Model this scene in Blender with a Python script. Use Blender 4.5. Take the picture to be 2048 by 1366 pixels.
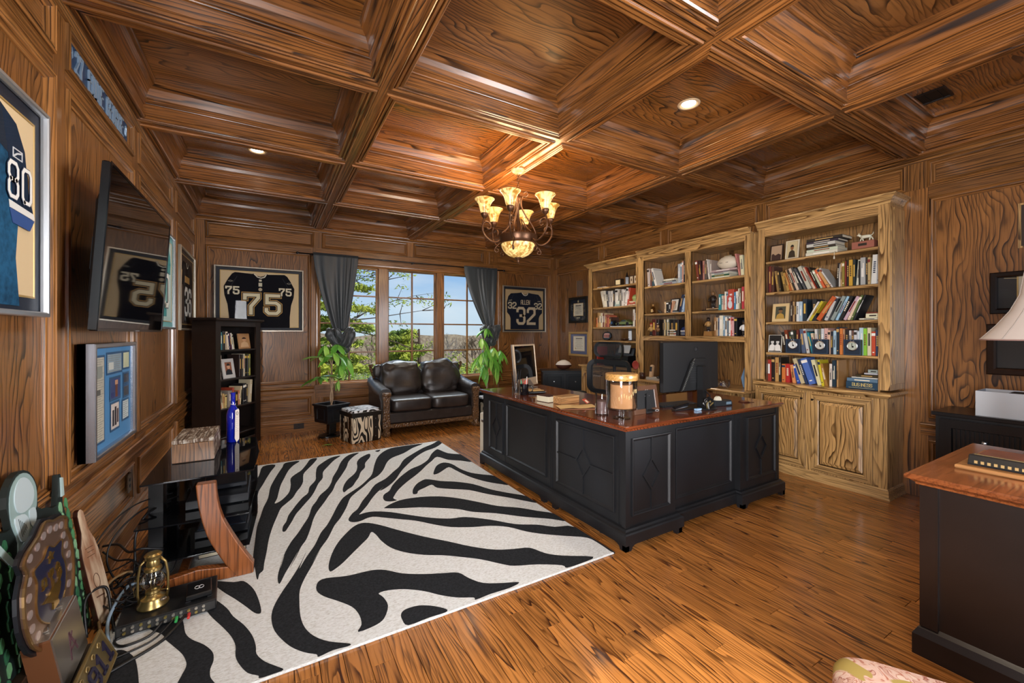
import bpy, bmesh, math, random
from mathutils import Vector, Matrix, Euler, noise as mnoise
from mathutils.geometry import tessellate_polygon
for _o in list(bpy.data.objects): bpy.data.objects.remove(_o)
SC = bpy.context.scene
COL = SC.collection
R = math.radians
PI = math.pi
rnd = random.Random(7)
# ------------------------------------------------------------------ camera
cd = bpy.data.cameras.new('camera'); cam = bpy.data.objects.new('camera', cd); COL.objects.link(cam)
cam.location = (0, 0, 1.35); cam.rotation_euler = (R(90), 0, R(-30.33))
cd.sensor_width = 36; cd.lens = 828.57/2048*36; cd.shift_y = -16/2048; cd.clip_start = .02; cd.clip_end = 500
SC.camera = cam
SC.view_settings.view_transform = 'Standard'; SC.view_settings.look = 'None'
SC.view_settings.gamma = 1; SC.view_settings.use_curve_mapping = False
SC.view_settings.exposure = 0.26
# ------------------------------------------------------------------ sky
W = bpy.data.worlds.new('sky'); SC.world = W; W.use_nodes = True
nt = W.node_tree; nt.nodes.clear()
def wn(t, **k):
    n = nt.nodes.new(t)
    for a, b in k.items(): setattr(n, a, b)
    return n
_tc = wn('ShaderNodeTexCoord'); _sx = wn('ShaderNodeSeparateXYZ'); nt.links.new(_tc.outputs['Generated'], _sx.inputs[0])
_rp = wn('ShaderNodeValToRGB'); nt.links.new(_sx.outputs['Z'], _rp.inputs[0])
_e = _rp.color_ramp.elements
_e[0].position = 0.0; _e[0].color = (.62, .74, .86, 1); _e[1].position = .5; _e[1].color = (.06, .2, .62, 1)
for p_, c_ in ((.05, (.58, .74, .92, 1)), (.16, (.25, .48, .86, 1))):
    x_ = _e.new(p_); x_.color = c_
_no = wn('ShaderNodeTexNoise'); _no.inputs['Scale'].default_value = 2.2; _no.inputs['Detail'].default_value = 5
_mp = wn('ShaderNodeMapping'); _mp.inputs['Scale'].default_value = (1, 1, 4.5)
nt.links.new(_tc.outputs['Generated'], _mp.inputs[0]); nt.links.new(_mp.outputs[0], _no.inputs['Vector'])
_cr = wn('ShaderNodeValToRGB'); _cr.color_ramp.elements[0].position = .48; _cr.color_ramp.elements[1].position = .78
nt.links.new(_no.outputs['Fac'], _cr.inputs[0])
_mx = wn('ShaderNodeMix', data_type='RGBA'); _mx.inputs[7].default_value = (.85, .9, .96, 1)
nt.links.new(_cr.outputs['Color'], _mx.inputs[0]); nt.links.new(_rp.outputs['Color'], _mx.inputs[6])
_bg = wn('ShaderNodeBackground'); _bg.inputs['Strength'].default_value = .80
nt.links.new(_mx.outputs[2], _bg.inputs['Color'])
_wo = wn('ShaderNodeOutputWorld'); nt.links.new(_bg.outputs[0], _wo.inputs[0])
# ------------------------------------------------------------------ lights
def light(name, kind, loc, rot, power, color=(1, 1, 1), **k):
    l = bpy.data.lights.new(name, kind); l.energy = power; l.color = color
    for a, b in k.items(): setattr(l, a, b)
    o = bpy.data.objects.new(name, l); COL.objects.link(o); o.location = loc; o.rotation_euler = rot
    return o
SUN = light('sun', 'SUN', (0, -20, 30), (R(52), 0, R(32)), 3.4, (1, .94, .84), angle=R(.6))
# added fill: unseen side and rear windows, hidden panel standing in for far-window sky
light('side_window_fill', 'AREA', (-1.0, -.62, 1.35), (R(92), 0, R(-40)), 135, (.98, .98, 1), shape='RECTANGLE', size=1.2, size_y=1.8, spread=R(110))
light('rear_window_fill', 'AREA', (3.35, -1.33, 1.5), (R(91), 0, R(44)), 68, (.97, .97, 1), shape='RECTANGLE', size=1.5, size_y=1.7, spread=R(85))
light('far_window_fill', 'AREA', (1.95, 7.6, 3.35), (R(-54), 0, 0), 260, (.88, .94, 1), shape='RECTANGLE', size=3.6, size_y=1.5)
# ------------------------------------------------------------------ custom properties
def tag(o, label=None, cat=None, group=None, kind=None):
    if label: o['label'] = label
    if cat: o['category'] = cat
    if group: o['group'] = group
    if kind: o['kind'] = kind
    return o
def thing(name, label, cat, loc=(0, 0, 0), rz=0, group=None, rot=None):
    o = bpy.data.objects.new(name, None); COL.objects.link(o); o.empty_display_size = .05
    o.location = loc; o.rotation_euler = rot if rot else (0, 0, rz)
    return tag(o, label, cat, group)
# ------------------------------------------------------------------ materials
MATS = {}
def s2l(c):
    return tuple(((x/255)/12.92 if x/255 <= .04045 else ((x/255+.055)/1.055)**2.4) for x in c)
def hexc(h):
    return s2l(tuple(int(h[i:i+2], 16) for i in (0, 2, 4)))
class NB:
    def __init__(s, name):
        s.m = bpy.data.materials.new(name); s.m.use_nodes = True; s.t = s.m.node_tree
        s.b = s.t.nodes['Principled BSDF']
    def n(s, t, ins=None, **k):
        x = s.t.nodes.new(t)
        for a, b in k.items(): setattr(x, a, b)
        for a, b in (ins or {}).items():
            if hasattr(b, 'is_linked') or isinstance(b, bpy.types.NodeSocket): s.t.links.new(b, x.inputs[a])
            else: x.inputs[a].default_value = b
        return x
    def math(s, op, a, b=0.0, c=0.0):
        return s.n('ShaderNodeMath', {0: a, 1: b, 2: c}, operation=op).outputs[0]
    def set(s, **k):
        for a, b in k.items():
            a = a.replace('_', ' ')
            if isinstance(b, bpy.types.NodeSocket): s.t.links.new(b, s.b.inputs[a])
            else: s.b.inputs[a].default_value = b
    def ramp(s, f, stops, interp='LINEAR'):
        x = s.n('ShaderNodeValToRGB', {'Fac': f}); e = x.color_ramp.elements; x.color_ramp.interpolation = interp
        while len(e) > 1: e.remove(e[-1])
        e[0].position = stops[0][0]; e[0].color = (*stops[0][1], 1)
        for p, c in stops[1:]:
            q = e.new(p); q.color = (*c, 1)
        return x.outputs[0]
    def bump(s, h, st=.3, d=.01):
        x = s.n('ShaderNodeBump', {'Height': h, 'Strength': st, 'Distance': d}); s.t.links.new(x.outputs[0], s.b.inputs['Normal'])
    def objco(s, scale=(1, 1, 1), rand=0.0):
        tc = s.n('ShaderNodeTexCoord'); v = tc.outputs['Object']
        if rand:
            oi = s.n('ShaderNodeObjectInfo')
            ge = s.n('ShaderNodeNewGeometry'); m = s.math('MULTIPLY', s.math('ADD', oi.outputs['Random'], s.math('MULTIPLY', ge.outputs['Random Per Island'], .37)), rand)
            cx = s.n('ShaderNodeCombineXYZ', {0: m, 1: m, 2: m}); ad = s.n('ShaderNodeVectorMath', {0: v, 1: cx.outputs[0]}, operation='ADD'); v = ad.outputs[0]
        mp = s.n('ShaderNodeMapping', {'Vector': v, 'Scale': scale}); return mp.outputs[0]
def mat(h, rough=.5, metal=0., spec=.5, name=None, var=0., **k):
    key = ('p', h, rough, metal, spec, var, tuple(sorted(k.items())))
    if key in MATS: return MATS[key]
    b = NB(name or 'plain_'+h); c = hexc(h)
    if var:
        no = b.n('ShaderNodeTexNoise', {'Vector': b.objco(), 'Scale': 14., 'Detail': 4.})
        b.set(Base_Color=b.ramp(no.outputs['Fac'], [(.3, tuple(x*(1-var) for x in c)), (.7, tuple(min(1, x*(1+var)) for x in c))]))
    else: b.set(Base_Color=(*c, 1))
    b.set(Roughness=rough, Metallic=metal, **k); b.b.inputs['Specular IOR Level'].default_value = spec
    MATS[key] = b.m; return b.m
def oak(axis, light='b0763c', dark='4a2a12', rough=.34, rings=16., sc=1.25, coat=.35, vary=.22, stretch=.13, pores=.55, key2='', seed=50., line=34.):
    key = ('oak', axis, light, dark, rough, rings, sc, coat, vary, stretch, key2)
    if key in MATS: return MATS[key]
    b = NB('oak_'+'xyz'[axis]+key2)
    s1 = [1., 1., 1.]; s1[axis] = stretch
    co = b.objco(tuple(s1), seed)
    n1 = b.n('ShaderNodeTexNoise', {'Vector': co, 'Scale': sc*3.2, 'Detail': 2.6, 'Roughness': .5})
    sp = b.n('ShaderNodeSeparateXYZ', {0: b.objco((1, 1, 1), 3.)}); oth = [i for i in (0, 1, 2) if i != axis]
    acr = b.math('MULTIPLY', b.math('ADD', sp.outputs[oth[0]], sp.outputs[oth[1]]), line)
    a = b.math('MULTIPLY_ADD', n1.outputs['Fac'], rings*1.15, acr)
    fr = b.math('FRACT', a)
    nw = b.n('ShaderNodeTexNoise', {'Vector': co, 'Scale': sc*9., 'Detail': 1.})
    s2 = [55., 55., 55.]; s2[axis] = 2.2
    n2 = b.n('ShaderNodeTexNoise', {'Vector': b.objco(tuple(s2), seed), 'Scale': 1.9, 'Detail': 2.})
    n3 = b.n('ShaderNodeTexNoise', {'Vector': co, 'Scale': 4.5, 'Detail': 2.})
    L = hexc(light); D = hexc(dark); M = tuple((x*.62+y*.38) for x, y in zip(L, D))
    # saw-tooth growth ring: pale early wood sliding to a dark late-wood line
    c0 = b.ramp(fr, [(0, L), (.40, tuple(x*.9 for x in L)), (.70, M), (.90, D), (.955, D), (1, L)])
    mw = b.n('ShaderNodeMix', {0: b.ramp(nw.outputs['Fac'], [(.34, (.40,)*3), (.58, (1, 1, 1))]), 6: tuple(x*.86 for x in L)+(1,), 7: c0}, data_type='RGBA'); c1 = mw.outputs[2]
    po = b.ramp(n2.outputs['Fac'], [(.36, (pores*.62,)*3), (.50, (1, 1, 1))])
    mx = b.n('ShaderNodeMix', {0: .75, 6: c1, 7: po}, data_type='RGBA', blend_type='MULTIPLY')
    tone = b.ramp(n3.outputs['Fac'], [(.3, (.84, .8, .77)), (.7, (1.1, 1.08, 1.04))])
    m2 = b.n('ShaderNodeMix', {0: 1., 6: mx.outputs[2], 7: tone}, data_type='RGBA', blend_type='MULTIPLY')
    oi = b.n('ShaderNodeObjectInfo')
    ge = b.n('ShaderNodeNewGeometry'); v = b.math('MULTIPLY_ADD', b.math('FRACT', b.math('ADD', oi.outputs['Random'], b.math('MULTIPLY', ge.outputs['Random Per Island'], .83))), vary*2, 1-vary)
    hs = b.n('ShaderNodeHueSaturation', {'Color': m2.outputs[2], 'Value': v})
    b.set(Base_Color=hs.outputs[0], Roughness=rough, Coat_Weight=coat, Coat_Roughness=.16)
    b.bump(b.math('SUBTRACT', n2.outputs['Fac'], fr), .12, .0012)
    MATS[key] = b.m; return b.m
def leather(h='2b2523', rough=.33, key='leather'):
    k = ('leather', h, rough)
    if k in MATS: return MATS[k]
    b = NB(key); c = hexc(h)
    v = b.n('ShaderNodeTexVoronoi', {'Vector': b.objco(), 'Scale': 260.})
    n = b.n('ShaderNodeTexNoise', {'Vector': b.objco(), 'Scale': 9., 'Detail': 5., 'Distortion': .8})
    b.set(Base_Color=b.ramp(n.outputs['Fac'], [(.3, tuple(x*.7 for x in c)), (.72, tuple(x*1.5 for x in c))]), Roughness=rough, Coat_Weight=.25, Coat_Roughness=.25)
    b.bump(b.math('ADD', b.math('MULTIPLY', v.outputs['Distance'], .35), n.outputs['Fac']), .35, .006)
    MATS[k] = b.m; return b.m
def fabric(h, h2=None, sc=300., rough=.95, st=.3):
    k = ('fabric', h, h2, sc, st)
    if k in MATS: return MATS[k]
    b = NB('fabric_'+h); c = hexc(h); c2 = hexc(h2) if h2 else tuple(x*.75 for x in c)
    n = b.n('ShaderNodeTexNoise', {'Vector': b.objco(), 'Scale': sc, 'Detail': 3.})
    n2 = b.n('ShaderNodeTexNoise', {'Vector': b.objco(), 'Scale': sc/18, 'Detail': 3.})
    b.set(Base_Color=b.ramp(b.math('MULTIPLY_ADD', n2.outputs['Fac'], .5, b.math('MULTIPLY', n.outputs['Fac'], .5)), [(.35, c2), (.62, c)]), Roughness=rough)
    b.b.inputs['Specular IOR Level'].default_value = .15
    b.bump(n.outputs['Fac'], st, .004)
    MATS[k] = b.m; return b.m
def zebra(sc=9., w='d8cfc0', k_='171514', ax=(1, 1, .35), rough=.45):
    k = ('zebra', sc, w, ax)
    if k in MATS: return MATS[k]
    b = NB('zebra_hide')
    co = b.objco(ax, 20.)
    n = b.n('ShaderNodeTexNoise', {'Vector': co, 'Scale': 3.2, 'Detail': 1.})
    f = b.math('FRACT', b.math('MULTIPLY', n.outputs['Fac'], sc))
    b.set(Base_Color=b.ramp(f, [(0, hexc(w)), (.5, hexc(w)), (.53, hexc(k_)), (.97, hexc(k_)), (1, hexc(w))]), Roughness=rough)
    MATS[k] = b.m; return b.m
def glassm(tint=(1, 1, 1), rough=0., name='clear_glass', mixf=.1):
    k = ('glass', tint, rough, mixf)
    if k in MATS: return MATS[k]
    b = NB(name)
    for n in list(b.t.nodes): b.t.nodes.remove(n)
    g = b.n('ShaderNodeBsdfGlossy', {'Roughness': max(rough, .01) if mixf > .05 else .22}); t = b.n('ShaderNodeBsdfTransparent', {'Color': (*tint, 1)})
    lw = b.n('ShaderNodeLayerWeight', {'Blend': .25})
    f = b.math('MULTIPLY_ADD', lw.outputs['Fresnel'], (.75 if name != 'picture_glass' else .17) if mixf > .05 else .04, (mixf*.35 if name != 'picture_glass' else .01) if mixf > .05 else 0.)
    mx = b.n('ShaderNodeMixShader', {0: f, 1: t.outputs[0], 2: g.outputs[0]}); o = b.n('ShaderNodeOutputMaterial', {0: mx.outputs[0]})
    MATS[k] = b.m; return b.m
def emit(h, st, h2=None):
    k = ('emit', h, st, h2)
    if k in MATS: return MATS[k]
    b = NB('glow_'+h); c = hexc(h)
    if h2:
        n = b.n('ShaderNodeTexNoise', {'Vector': b.objco(), 'Scale': 22., 'Detail': 4., 'Distortion': 1.2})
        col = b.ramp(n.outputs['Fac'], [(.38, hexc(h2)), (.6, c)])
        b.set(Base_Color=col, Emission_Color=col)
    else: b.set(Base_Color=(*c, 1), Emission_Color=(*c, 1))
    b.set(Emission_Strength=st, Roughness=.3); MATS[k] = b.m; return b.m
# ------------------------------------------------------------------ mesh builder
class MB:
    def __init__(s): s.v = []; s.f = []; s.m = []; s.mi = 0
    def add(s, vs, fs):
        o = len(s.v); s.v += [tuple(p) for p in vs]; s.f += [tuple(i+o for i in f) for f in fs]; s.m += [s.mi]*len(fs); return s
    def box(s, x0, x1, y0, y1, z0, z1):
        return s.add([(x0, y0, z0), (x1, y0, z0), (x1, y1, z0), (x0, y1, z0), (x0, y0, z1), (x1, y0, z1), (x1, y1, z1), (x0, y1, z1)],
                     [(0, 3, 2, 1), (4, 5, 6, 7), (0, 1, 5, 4), (1, 2, 6, 5), (2, 3, 7, 6), (3, 0, 4, 7)])
    def cbox(s, x0, x1, y0, y1, z0, z1, c=.004):
        """box with chamfered edges on top and sides"""
        lo = [(x0+c, y0+c, z0), (x1-c, y0+c, z0), (x1-c, y1-c, z0), (x0+c, y1-c, z0)]
        a = [(x0, y0, z0+c), (x1, y0, z0+c), (x1, y1, z0+c), (x0, y1, z0+c)]
        b = [(x, y, z1-c) for x, y, _ in a]; t = [(x, y, z1) for x, y, _ in lo]
        V = lo+a+b+t; F = [(3, 2, 1, 0), (12, 13, 14, 15)]
        for k in range(3):
            for i in range(4):
                j = (i+1) % 4; F.append((k*4+i, k*4+j, k*4+4+j, k*4+4+i))
        return s.add(V, F)
    def obox(s, c, size, rot=(0, 0, 0), ch=0):
        q = MB(); hx, hy, hz = (d/2 for d in size)
        (q.cbox(-hx, hx, -hy, hy, -hz, hz, ch) if ch else q.box(-hx, hx, -hy, hy, -hz, hz))
        M = Matrix.Translation(c) @ Euler(rot).to_matrix().to_4x4()
        return s.add([M @ Vector(p) for p in q.v], q.f)
    def mesh(s, q, M): return s.add([M @ Vector(p) for p in q.v], q.f)
    def prism(s, poly, fn, a, b):
        """closed 2-D outline extruded from height a to b; fn maps (u, v, h) to a point"""
        n = len(poly); vs = [fn(u, v, a) for u, v in poly]+[fn(u, v, b) for u, v in poly]
        tr = tessellate_polygon([[Vector((u, v, 0)) for u, v in poly]])
        fs = [tuple(t) for t in tr]+[tuple(i+n for i in t) for t in tr]+[(i, (i+1) % n, n+(i+1) % n, n+i) for i in range(n)]
        return s.add(vs, fs)
    def lathe(s, prof, c=(0, 0, 0), seg=20, M=None, cap=True):
        vs = []; fs = []; n = len(prof)
        for i in range(seg):
            a = 2*PI*i/seg
            for r, z in prof:
                p = Vector((r*math.cos(a), r*math.sin(a), z)); p = (M @ p) if M else p; vs.append((p[0]+c[0], p[1]+c[1], p[2]+c[2]))
        for i in range(seg):
            j = (i+1) % seg
            for k in range(n-1): fs.append((i*n+k, j*n+k, j*n+k+1, i*n+k+1))
        if cap:
            if prof[0][0] > 1e-5: fs.append(tuple(i*n for i in range(seg))[::-1])
            if prof[-1][0] > 1e-5: fs.append(tuple(i*n+n-1 for i in range(seg)))
        return s.add(vs, fs)
    def tube(s, pts, r, seg=8, closed=False):
        pts = [Vector(p) for p in pts]; n = len(pts); rr = r if isinstance(r, (list, tuple)) else [r]*n
        vs = []; fs = []; up = None
        for i, p in enumerate(pts):
            a = pts[(i-1) % n] if (closed or i > 0) else p; b = pts[(i+1) % n] if (closed or i < n-1) else p
            t = (b-a).normalized() if (b-a).length > 1e-9 else Vector((0, 0, 1))
            if up is None: up = Vector((0, 0, 1)) if abs(t.z) < .9 else Vector((1, 0, 0))
            e = t.cross(up)
            if e.length < 1e-6: e = t.cross(Vector((1, .3, 0)))
            e.normalize(); f = e.cross(t).normalized(); up = f
            for k in range(seg):
                q = 2*PI*k/seg; vs.append(p+(e*math.cos(q)+f*math.sin(q))*rr[i])
        m = n if closed else n-1
        for i in range(m):
            j = (i+1) % n
            for k in range(seg):
                l = (k+1) % seg; fs.append((i*seg+k, i*seg+l, j*seg+l, j*seg+k))
        if not closed: fs.append(tuple(range(seg))[::-1]); fs.append(tuple((n-1)*seg+k for k in range(seg)))
        return s.add(vs, fs)
    def frame(s, fn, a0, a1, b0, b1, prof, closed=False, two=True):
        """moulding profile [(inset, height)] run round a rectangle with mitred corners"""
        n = len(prof); vs = []
        for ca, cb, sa, sb in ((a0, b0, 1, 1), (a1, b0, -1, 1), (a1, b1, -1, -1), (a0, b1, 1, -1)):
            for i, h in prof: vs.append(fn(ca+sa*i, cb+sb*i, h))
        fs = []
        for k in range(4):
            l = (k+1) % 4
            for i in range(n-1 if not closed else n): j = (i+1) % n; fs.append((k*n+i, l*n+i, l*n+j, k*n+j))
        s.add(vs, fs)
        if two:
            q = len(fs)//4
            for k in range(4): s.m[len(s.m)-len(fs)+k*q:len(s.m)-len(fs)+(k+1)*q] = [k % 2]*q
        return s
    def sweep(s, fn, pts, prof):
        """profile [(out, up)] along a 2-D polyline, mitred; fn(x, y, z)"""
        n = len(prof); P = [Vector(p) for p in pts]; vs = []
        for i, p in enumerate(P):
            d1 = (p-P[i-1]).normalized() if i else (P[1]-p).normalized(); d2 = (P[i+1]-p).normalized() if i < len(P)-1 else d1
            n1 = Vector((d1.y, -d1.x)); n2 = Vector((d2.y, -d2.x)); m = (n1+n2); m = m/max(.2, m.length_squared/2) if m.length > 1e-6 else n1
            for o, u in prof: q = p+m*o; vs.append(fn(q.x, q.y, u))
        fs = [(i*n+k, (i+1)*n+k, (i+1)*n+k+1, i*n+k+1) for i in range(len(P)-1) for k in range(n-1)]
        fs.append(tuple(range(n))[::-1]); fs.append(tuple((len(P)-1)*n+k for k in range(n)))
        return s.add(vs, fs)
    def ribbon(s, pts, w, fn, a, b, closed=False):
        """flat thick stroke along a 2-D polyline with mitred corners"""
        P = [Vector(p) for p in pts]; n = len(P); Lf = []; Rt = []
        for i, p in enumerate(P):
            d1 = (p-P[i-1]).normalized() if (i or closed) else None; d2 = (P[(i+1) % n]-p).normalized() if (i < n-1 or closed) else None
            d1 = d1 or d2; d2 = d2 or d1; e = p.copy()
            n1 = Vector((-d1.y, d1.x)); n2 = Vector((-d2.y, d2.x)); m = n1+n2; m = m/max(.35, m.length_squared/2)
            if not closed and i == 0: e = p-d2*w/2
            if not closed and i == n-1: e = p+d1*w/2
            Lf.append(e+m*w/2); Rt.append(e-m*w/2)
        vs = [fn(q.x, q.y, a) for q in Lf]+[fn(q.x, q.y, a) for q in Rt]+[fn(q.x, q.y, b) for q in Lf]+[fn(q.x, q.y, b) for q in Rt]
        fs = []
        for i in range(n if closed else n-1):
            j = (i+1) % n
            fs += [(2*n+i, 2*n+j, 3*n+j, 3*n+i), (i, 2*n+i, 2*n+j, j), (n+i, n+j, 3*n+j, 3*n+i)]
        if not closed: fs += [(0, n, 3*n, 2*n), (n-1, 2*n-1, 4*n-1, 3*n-1)]
        return s.add(vs, fs)
    def build(s, name, m, parent=None, smooth=False, world=False, bevel=0, subd=0, recalc=True, label=None, angle=None):
        me = bpy.data.meshes.new(name); vs = s.v
        if world and parent is not None:
            l = parent.location; vs = [(a-l[0], b-l[1], c-l[2]) for a, b, c in vs]
        me.from_pydata(vs, [], s.f); ms = m if isinstance(m, (list, tuple)) else [m]
        for q in ms: me.materials.append(q)
        me.polygons.foreach_set('material_index', s.m)
        if recalc:
            bm = bmesh.new(); bm.from_mesh(me); bmesh.ops.remove_doubles(bm, verts=bm.verts, dist=1e-5); bmesh.ops.recalc_face_normals(bm, faces=bm.faces); bm.to_mesh(me); bm.free()
        if smooth:
            me.polygons.foreach_set('use_smooth', [True]*len(me.polygons))
            if angle is not None: me.set_sharp_from_angle(angle=R(angle))
        me.update()
        o = bpy.data.objects.new(name, me); COL.objects.link(o)
        if parent is not None: o.parent = parent
        if bevel:
            b = o.modifiers.new('bevel', 'BEVEL'); b.width = bevel; b.segments = 2; b.limit_method = 'ANGLE'; b.angle_limit = R(40)
        if subd:
            b = o.modifiers.new('subdivision', 'SUBSURF'); b.levels = subd; b.render_levels = subd
        if label: o['label'] = label
        return o
def idf(u, v, h): return (u, v, h)
def fXL(u, v, h): return (-.80+h, u, v)          # left wall: u = y, v = z, h = out of the wall
def fYB(u, v, h): return (u, 6.38-h, v)          # back wall
def fXR(u, v, h): return (4.65-h, u, v)          # right wall
def plane(o, ax, ay, az=None):
    """map (u,v,h) onto a plane at origin o with axes ax, ay"""
    o = Vector(o); ax = Vector(ax).normalized(); ay = Vector(ay).normalized(); n = Vector(az).normalized() if az else ax.cross(ay)
    return lambda u, v, h: tuple(o+ax*u+ay*v+n*h)
def dup(root, loc=None, rz=None, label=None, group=None, rot=None):
    r = root.copy(); COL.objects.link(r)
    if loc is not None: r.location = loc
    if rz is not None: r.rotation_euler = (0, 0, rz)
    if rot is not None: r.rotation_euler = rot
    if label: r['label'] = label
    if group: r['group'] = group
    for ch in list(root.children):
        c = ch.copy(); COL.objects.link(c); c.parent = r
        for g in list(ch.children):
            d = g.copy(); COL.objects.link(d); d.parent = c
    return r
def smoothpoly(P, closed=True, k=4):
    n = len(P); out = []
    for i in range(n if closed else n-1):
        a, b, c, d = (P[(i+j) % n] if closed else P[min(max(i+j, 0), n-1)] for j in (-1, 0, 1, 2))
        for t in range(k):
            t /= k
            out.append(tuple(.5*((2*b[x])+(-a[x]+c[x])*t+(2*a[x]-5*b[x]+4*c[x]-d[x])*t*t+(-a[x]+3*b[x]-3*c[x]+d[x])*t**3) for x in range(len(b))))
    if not closed: out.append(tuple(P[-1]))
    return out
def inr(p0, p1, n): return [tuple(a+(b-a)*i/n for a, b in zip(p0, p1)) for i in range(n+1)]
# block capitals and numerals as strokes on a 1 x 1.6 cell
GL = {'0': [[(.2, 0), (.8, 0), (1, .2), (1, 1.4), (.8, 1.6), (.2, 1.6), (0, 1.4), (0, .2), (.2, 0)]], '1': [[(.5, 0), (.5, 1.6), (.2, 1.3)], [(.2, 0), (.8, 0)]],
 '2': [[(0, 1.25), (0, 1.4), (.2, 1.6), (.8, 1.6), (1, 1.4), (1, 1), (0, .25), (0, 0), (1, 0)]], '3': [[(0, 1.3), (0, 1.4), (.2, 1.6), (.8, 1.6), (1, 1.4), (1, 1), (.8, .82), (.45, .82)], [(.8, .82), (1, .62), (1, .2), (.8, 0), (.2, 0), (0, .2), (0, .32)]],
 '5': [[(.95, 1.6), (.05, 1.6), (.05, .95), (.75, .95), (1, .75), (1, .2), (.8, 0), (.2, 0), (0, .2), (0, .35)]], '6': [[(1, 1.3), (1, 1.4), (.8, 1.6), (.2, 1.6), (0, 1.4), (0, .2), (.2, 0), (.8, 0), (1, .2), (1, .7), (.8, .9), (0, .9)]],
 '7': [[(0, 1.3), (0, 1.6), (1, 1.6), (1, 1.35), (.45, .6), (.45, 0)]], '8': [[(.5, .82), (.82, .82), (1, .62), (1, .2), (.8, 0), (.2, 0), (0, .2), (0, .62), (.18, .82), (.5, .82)], [(.18, .82), (0, 1.02), (0, 1.4), (.2, 1.6), (.8, 1.6), (1, 1.4), (1, 1.02), (.82, .82)]],
 '9': [[(0, .3), (0, .2), (.2, 0), (.8, 0), (1, .2), (1, 1.4), (.8, 1.6), (.2, 1.6), (0, 1.4), (0, .9), (.2, .72), (1, .72)]],
 'A': [[(0, 0), (0, 1.35), (.25, 1.6), (.75, 1.6), (1, 1.35), (1, 0)], [(0, .7), (1, .7)]], 'B': [[(0, 0), (0, 1.6), (.8, 1.6), (1, 1.4), (1, 1), (.8, .82), (0, .82)], [(.8, .82), (1, .62), (1, .2), (.8, 0), (0, 0)]],
 'D': [[(0, 0), (.7, 0), (1, .3), (1, 1.3), (.7, 1.6), (0, 1.6), (0, 0)]], 'E': [[(1, 0), (0, 0), (0, 1.6), (1, 1.6)], [(0, .82), (.8, .82)]], 'G': [[(1, 1.3), (1, 1.4), (.8, 1.6), (.2, 1.6), (0, 1.4), (0, .2), (.2, 0), (.8, 0), (1, .2), (1, .75), (.55, .75)]],
 'I': [[(.5, 0), (.5, 1.6)]], 'L': [[(0, 1.6), (0, 0), (1, 0)]], 'N': [[(0, 0), (0, 1.6)], [(0, 1.6), (1, 0)], [(1, 0), (1, 1.6)]], 'O': [[(.2, 0), (.8, 0), (1, .2), (1, 1.4), (.8, 1.6), (.2, 1.6), (0, 1.4), (0, .2), (.2, 0)]],
 'R': [[(0, 0), (0, 1.6), (.8, 1.6), (1, 1.4), (1, 1), (.8, .8), (0, .8)], [(.55, .8), (1, 0)]], 'S': [[(1, 1.3), (1, 1.4), (.8, 1.6), (.2, 1.6), (0, 1.4), (0, 1), (.2, .82), (.8, .82), (1, .62), (1, .2), (.8, 0), (.2, 0), (0, .2), (0, .3)]],
 'U': [[(0, 1.6), (0, .2), (.2, 0), (.8, 0), (1, .2), (1, 1.6)]], 'K': [[(0, 0), (0, 1.6)], [(1, 1.6), (.1, .8), (1, 0)]], 'T': [[(.5, 0), (.5, 1.6)], [(0, 1.6), (1, 1.6)]], '.': [[(.4, 0), (.5, 0)]],
 'F': [[(0, 0), (0, 1.6), (1, 1.6)], [(0, .82), (.8, .82)]], 'Y': [[(.5, 0), (.5, .8), (0, 1.6)], [(.5, .8), (1, 1.6)]], 'C': [[(1, 1.3), (.8, 1.6), (.2, 1.6), (0, 1.4), (0, .2), (.2, 0), (.8, 0), (1, .3)]]}
def word(mb, txt, fn, u, v, hgt, w, a, b, gap=1.45, wid=1.):
    """strokes of a word from (u, v) rightwards, letter height hgt, stroke width w"""
    s = hgt/1.6
    for ch in txt:
        for st in GL.get(ch, []): mb.ribbon([(u+x*s*wid, v+y*s) for x, y in st], w, fn, a, b)
        u += s*gap*wid*(.7 if ch == 'I' else 1)
    return u
def textmesh(txt, size, m, name, parent, M, extrude=.0005):
    cu = bpy.data.curves.new(name, 'FONT'); cu.body = txt; cu.size = size; cu.extrude = extrude; cu.align_x = 'CENTER'; cu.resolution_u = 2
    t = bpy.data.objects.new(name+'_tmp', cu); COL.objects.link(t)
    dg = bpy.context.evaluated_depsgraph_get(); me = bpy.data.meshes.new_from_object(t.evaluated_get(dg)); bpy.data.objects.remove(t); bpy.data.curves.remove(cu)
    me.transform(M); me.materials.clear(); me.materials.append(m); me.name = name
    o = bpy.data.objects.new(name, me); COL.objects.link(o); o.parent = parent
    return o
# ================================================================== MATERIALS OF THE ROOM
WALL = dict(light='9c6a38', dark='301a0a')
OZ, OY, OX = (oak(a, rings=9., sc=1.5, stretch=.08, line=48., **WALL) for a in (2, 1, 0))                       # grain running up, along y, along x
CEI = dict(light='955f2e', dark='2a1608', key2='_ceiling')
CX, CY = (oak(a, rings=9., sc=1.5, stretch=.085, line=48., **CEI) for a in (0, 1))
PLY = dict(light='9c6937', dark='2e190a', rings=15., sc=.95, stretch=.34, key2='_panel')
PZ, PX, PY = (oak(a, **PLY) for a in (2, 0, 1))
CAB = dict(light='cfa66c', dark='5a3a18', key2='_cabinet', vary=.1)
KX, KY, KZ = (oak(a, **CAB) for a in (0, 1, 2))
KP = oak(2, light='cba065', dark='50330f', rings=15., sc=1., stretch=.3, key2='_cabinet_panel', vary=.1)
FLO = oak(1, light='ba7a3c', dark='46220a', rough=.27, rings=13., sc=2.3, stretch=.085, coat=.4, vary=.16, key2='_floor', line=42.)
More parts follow.
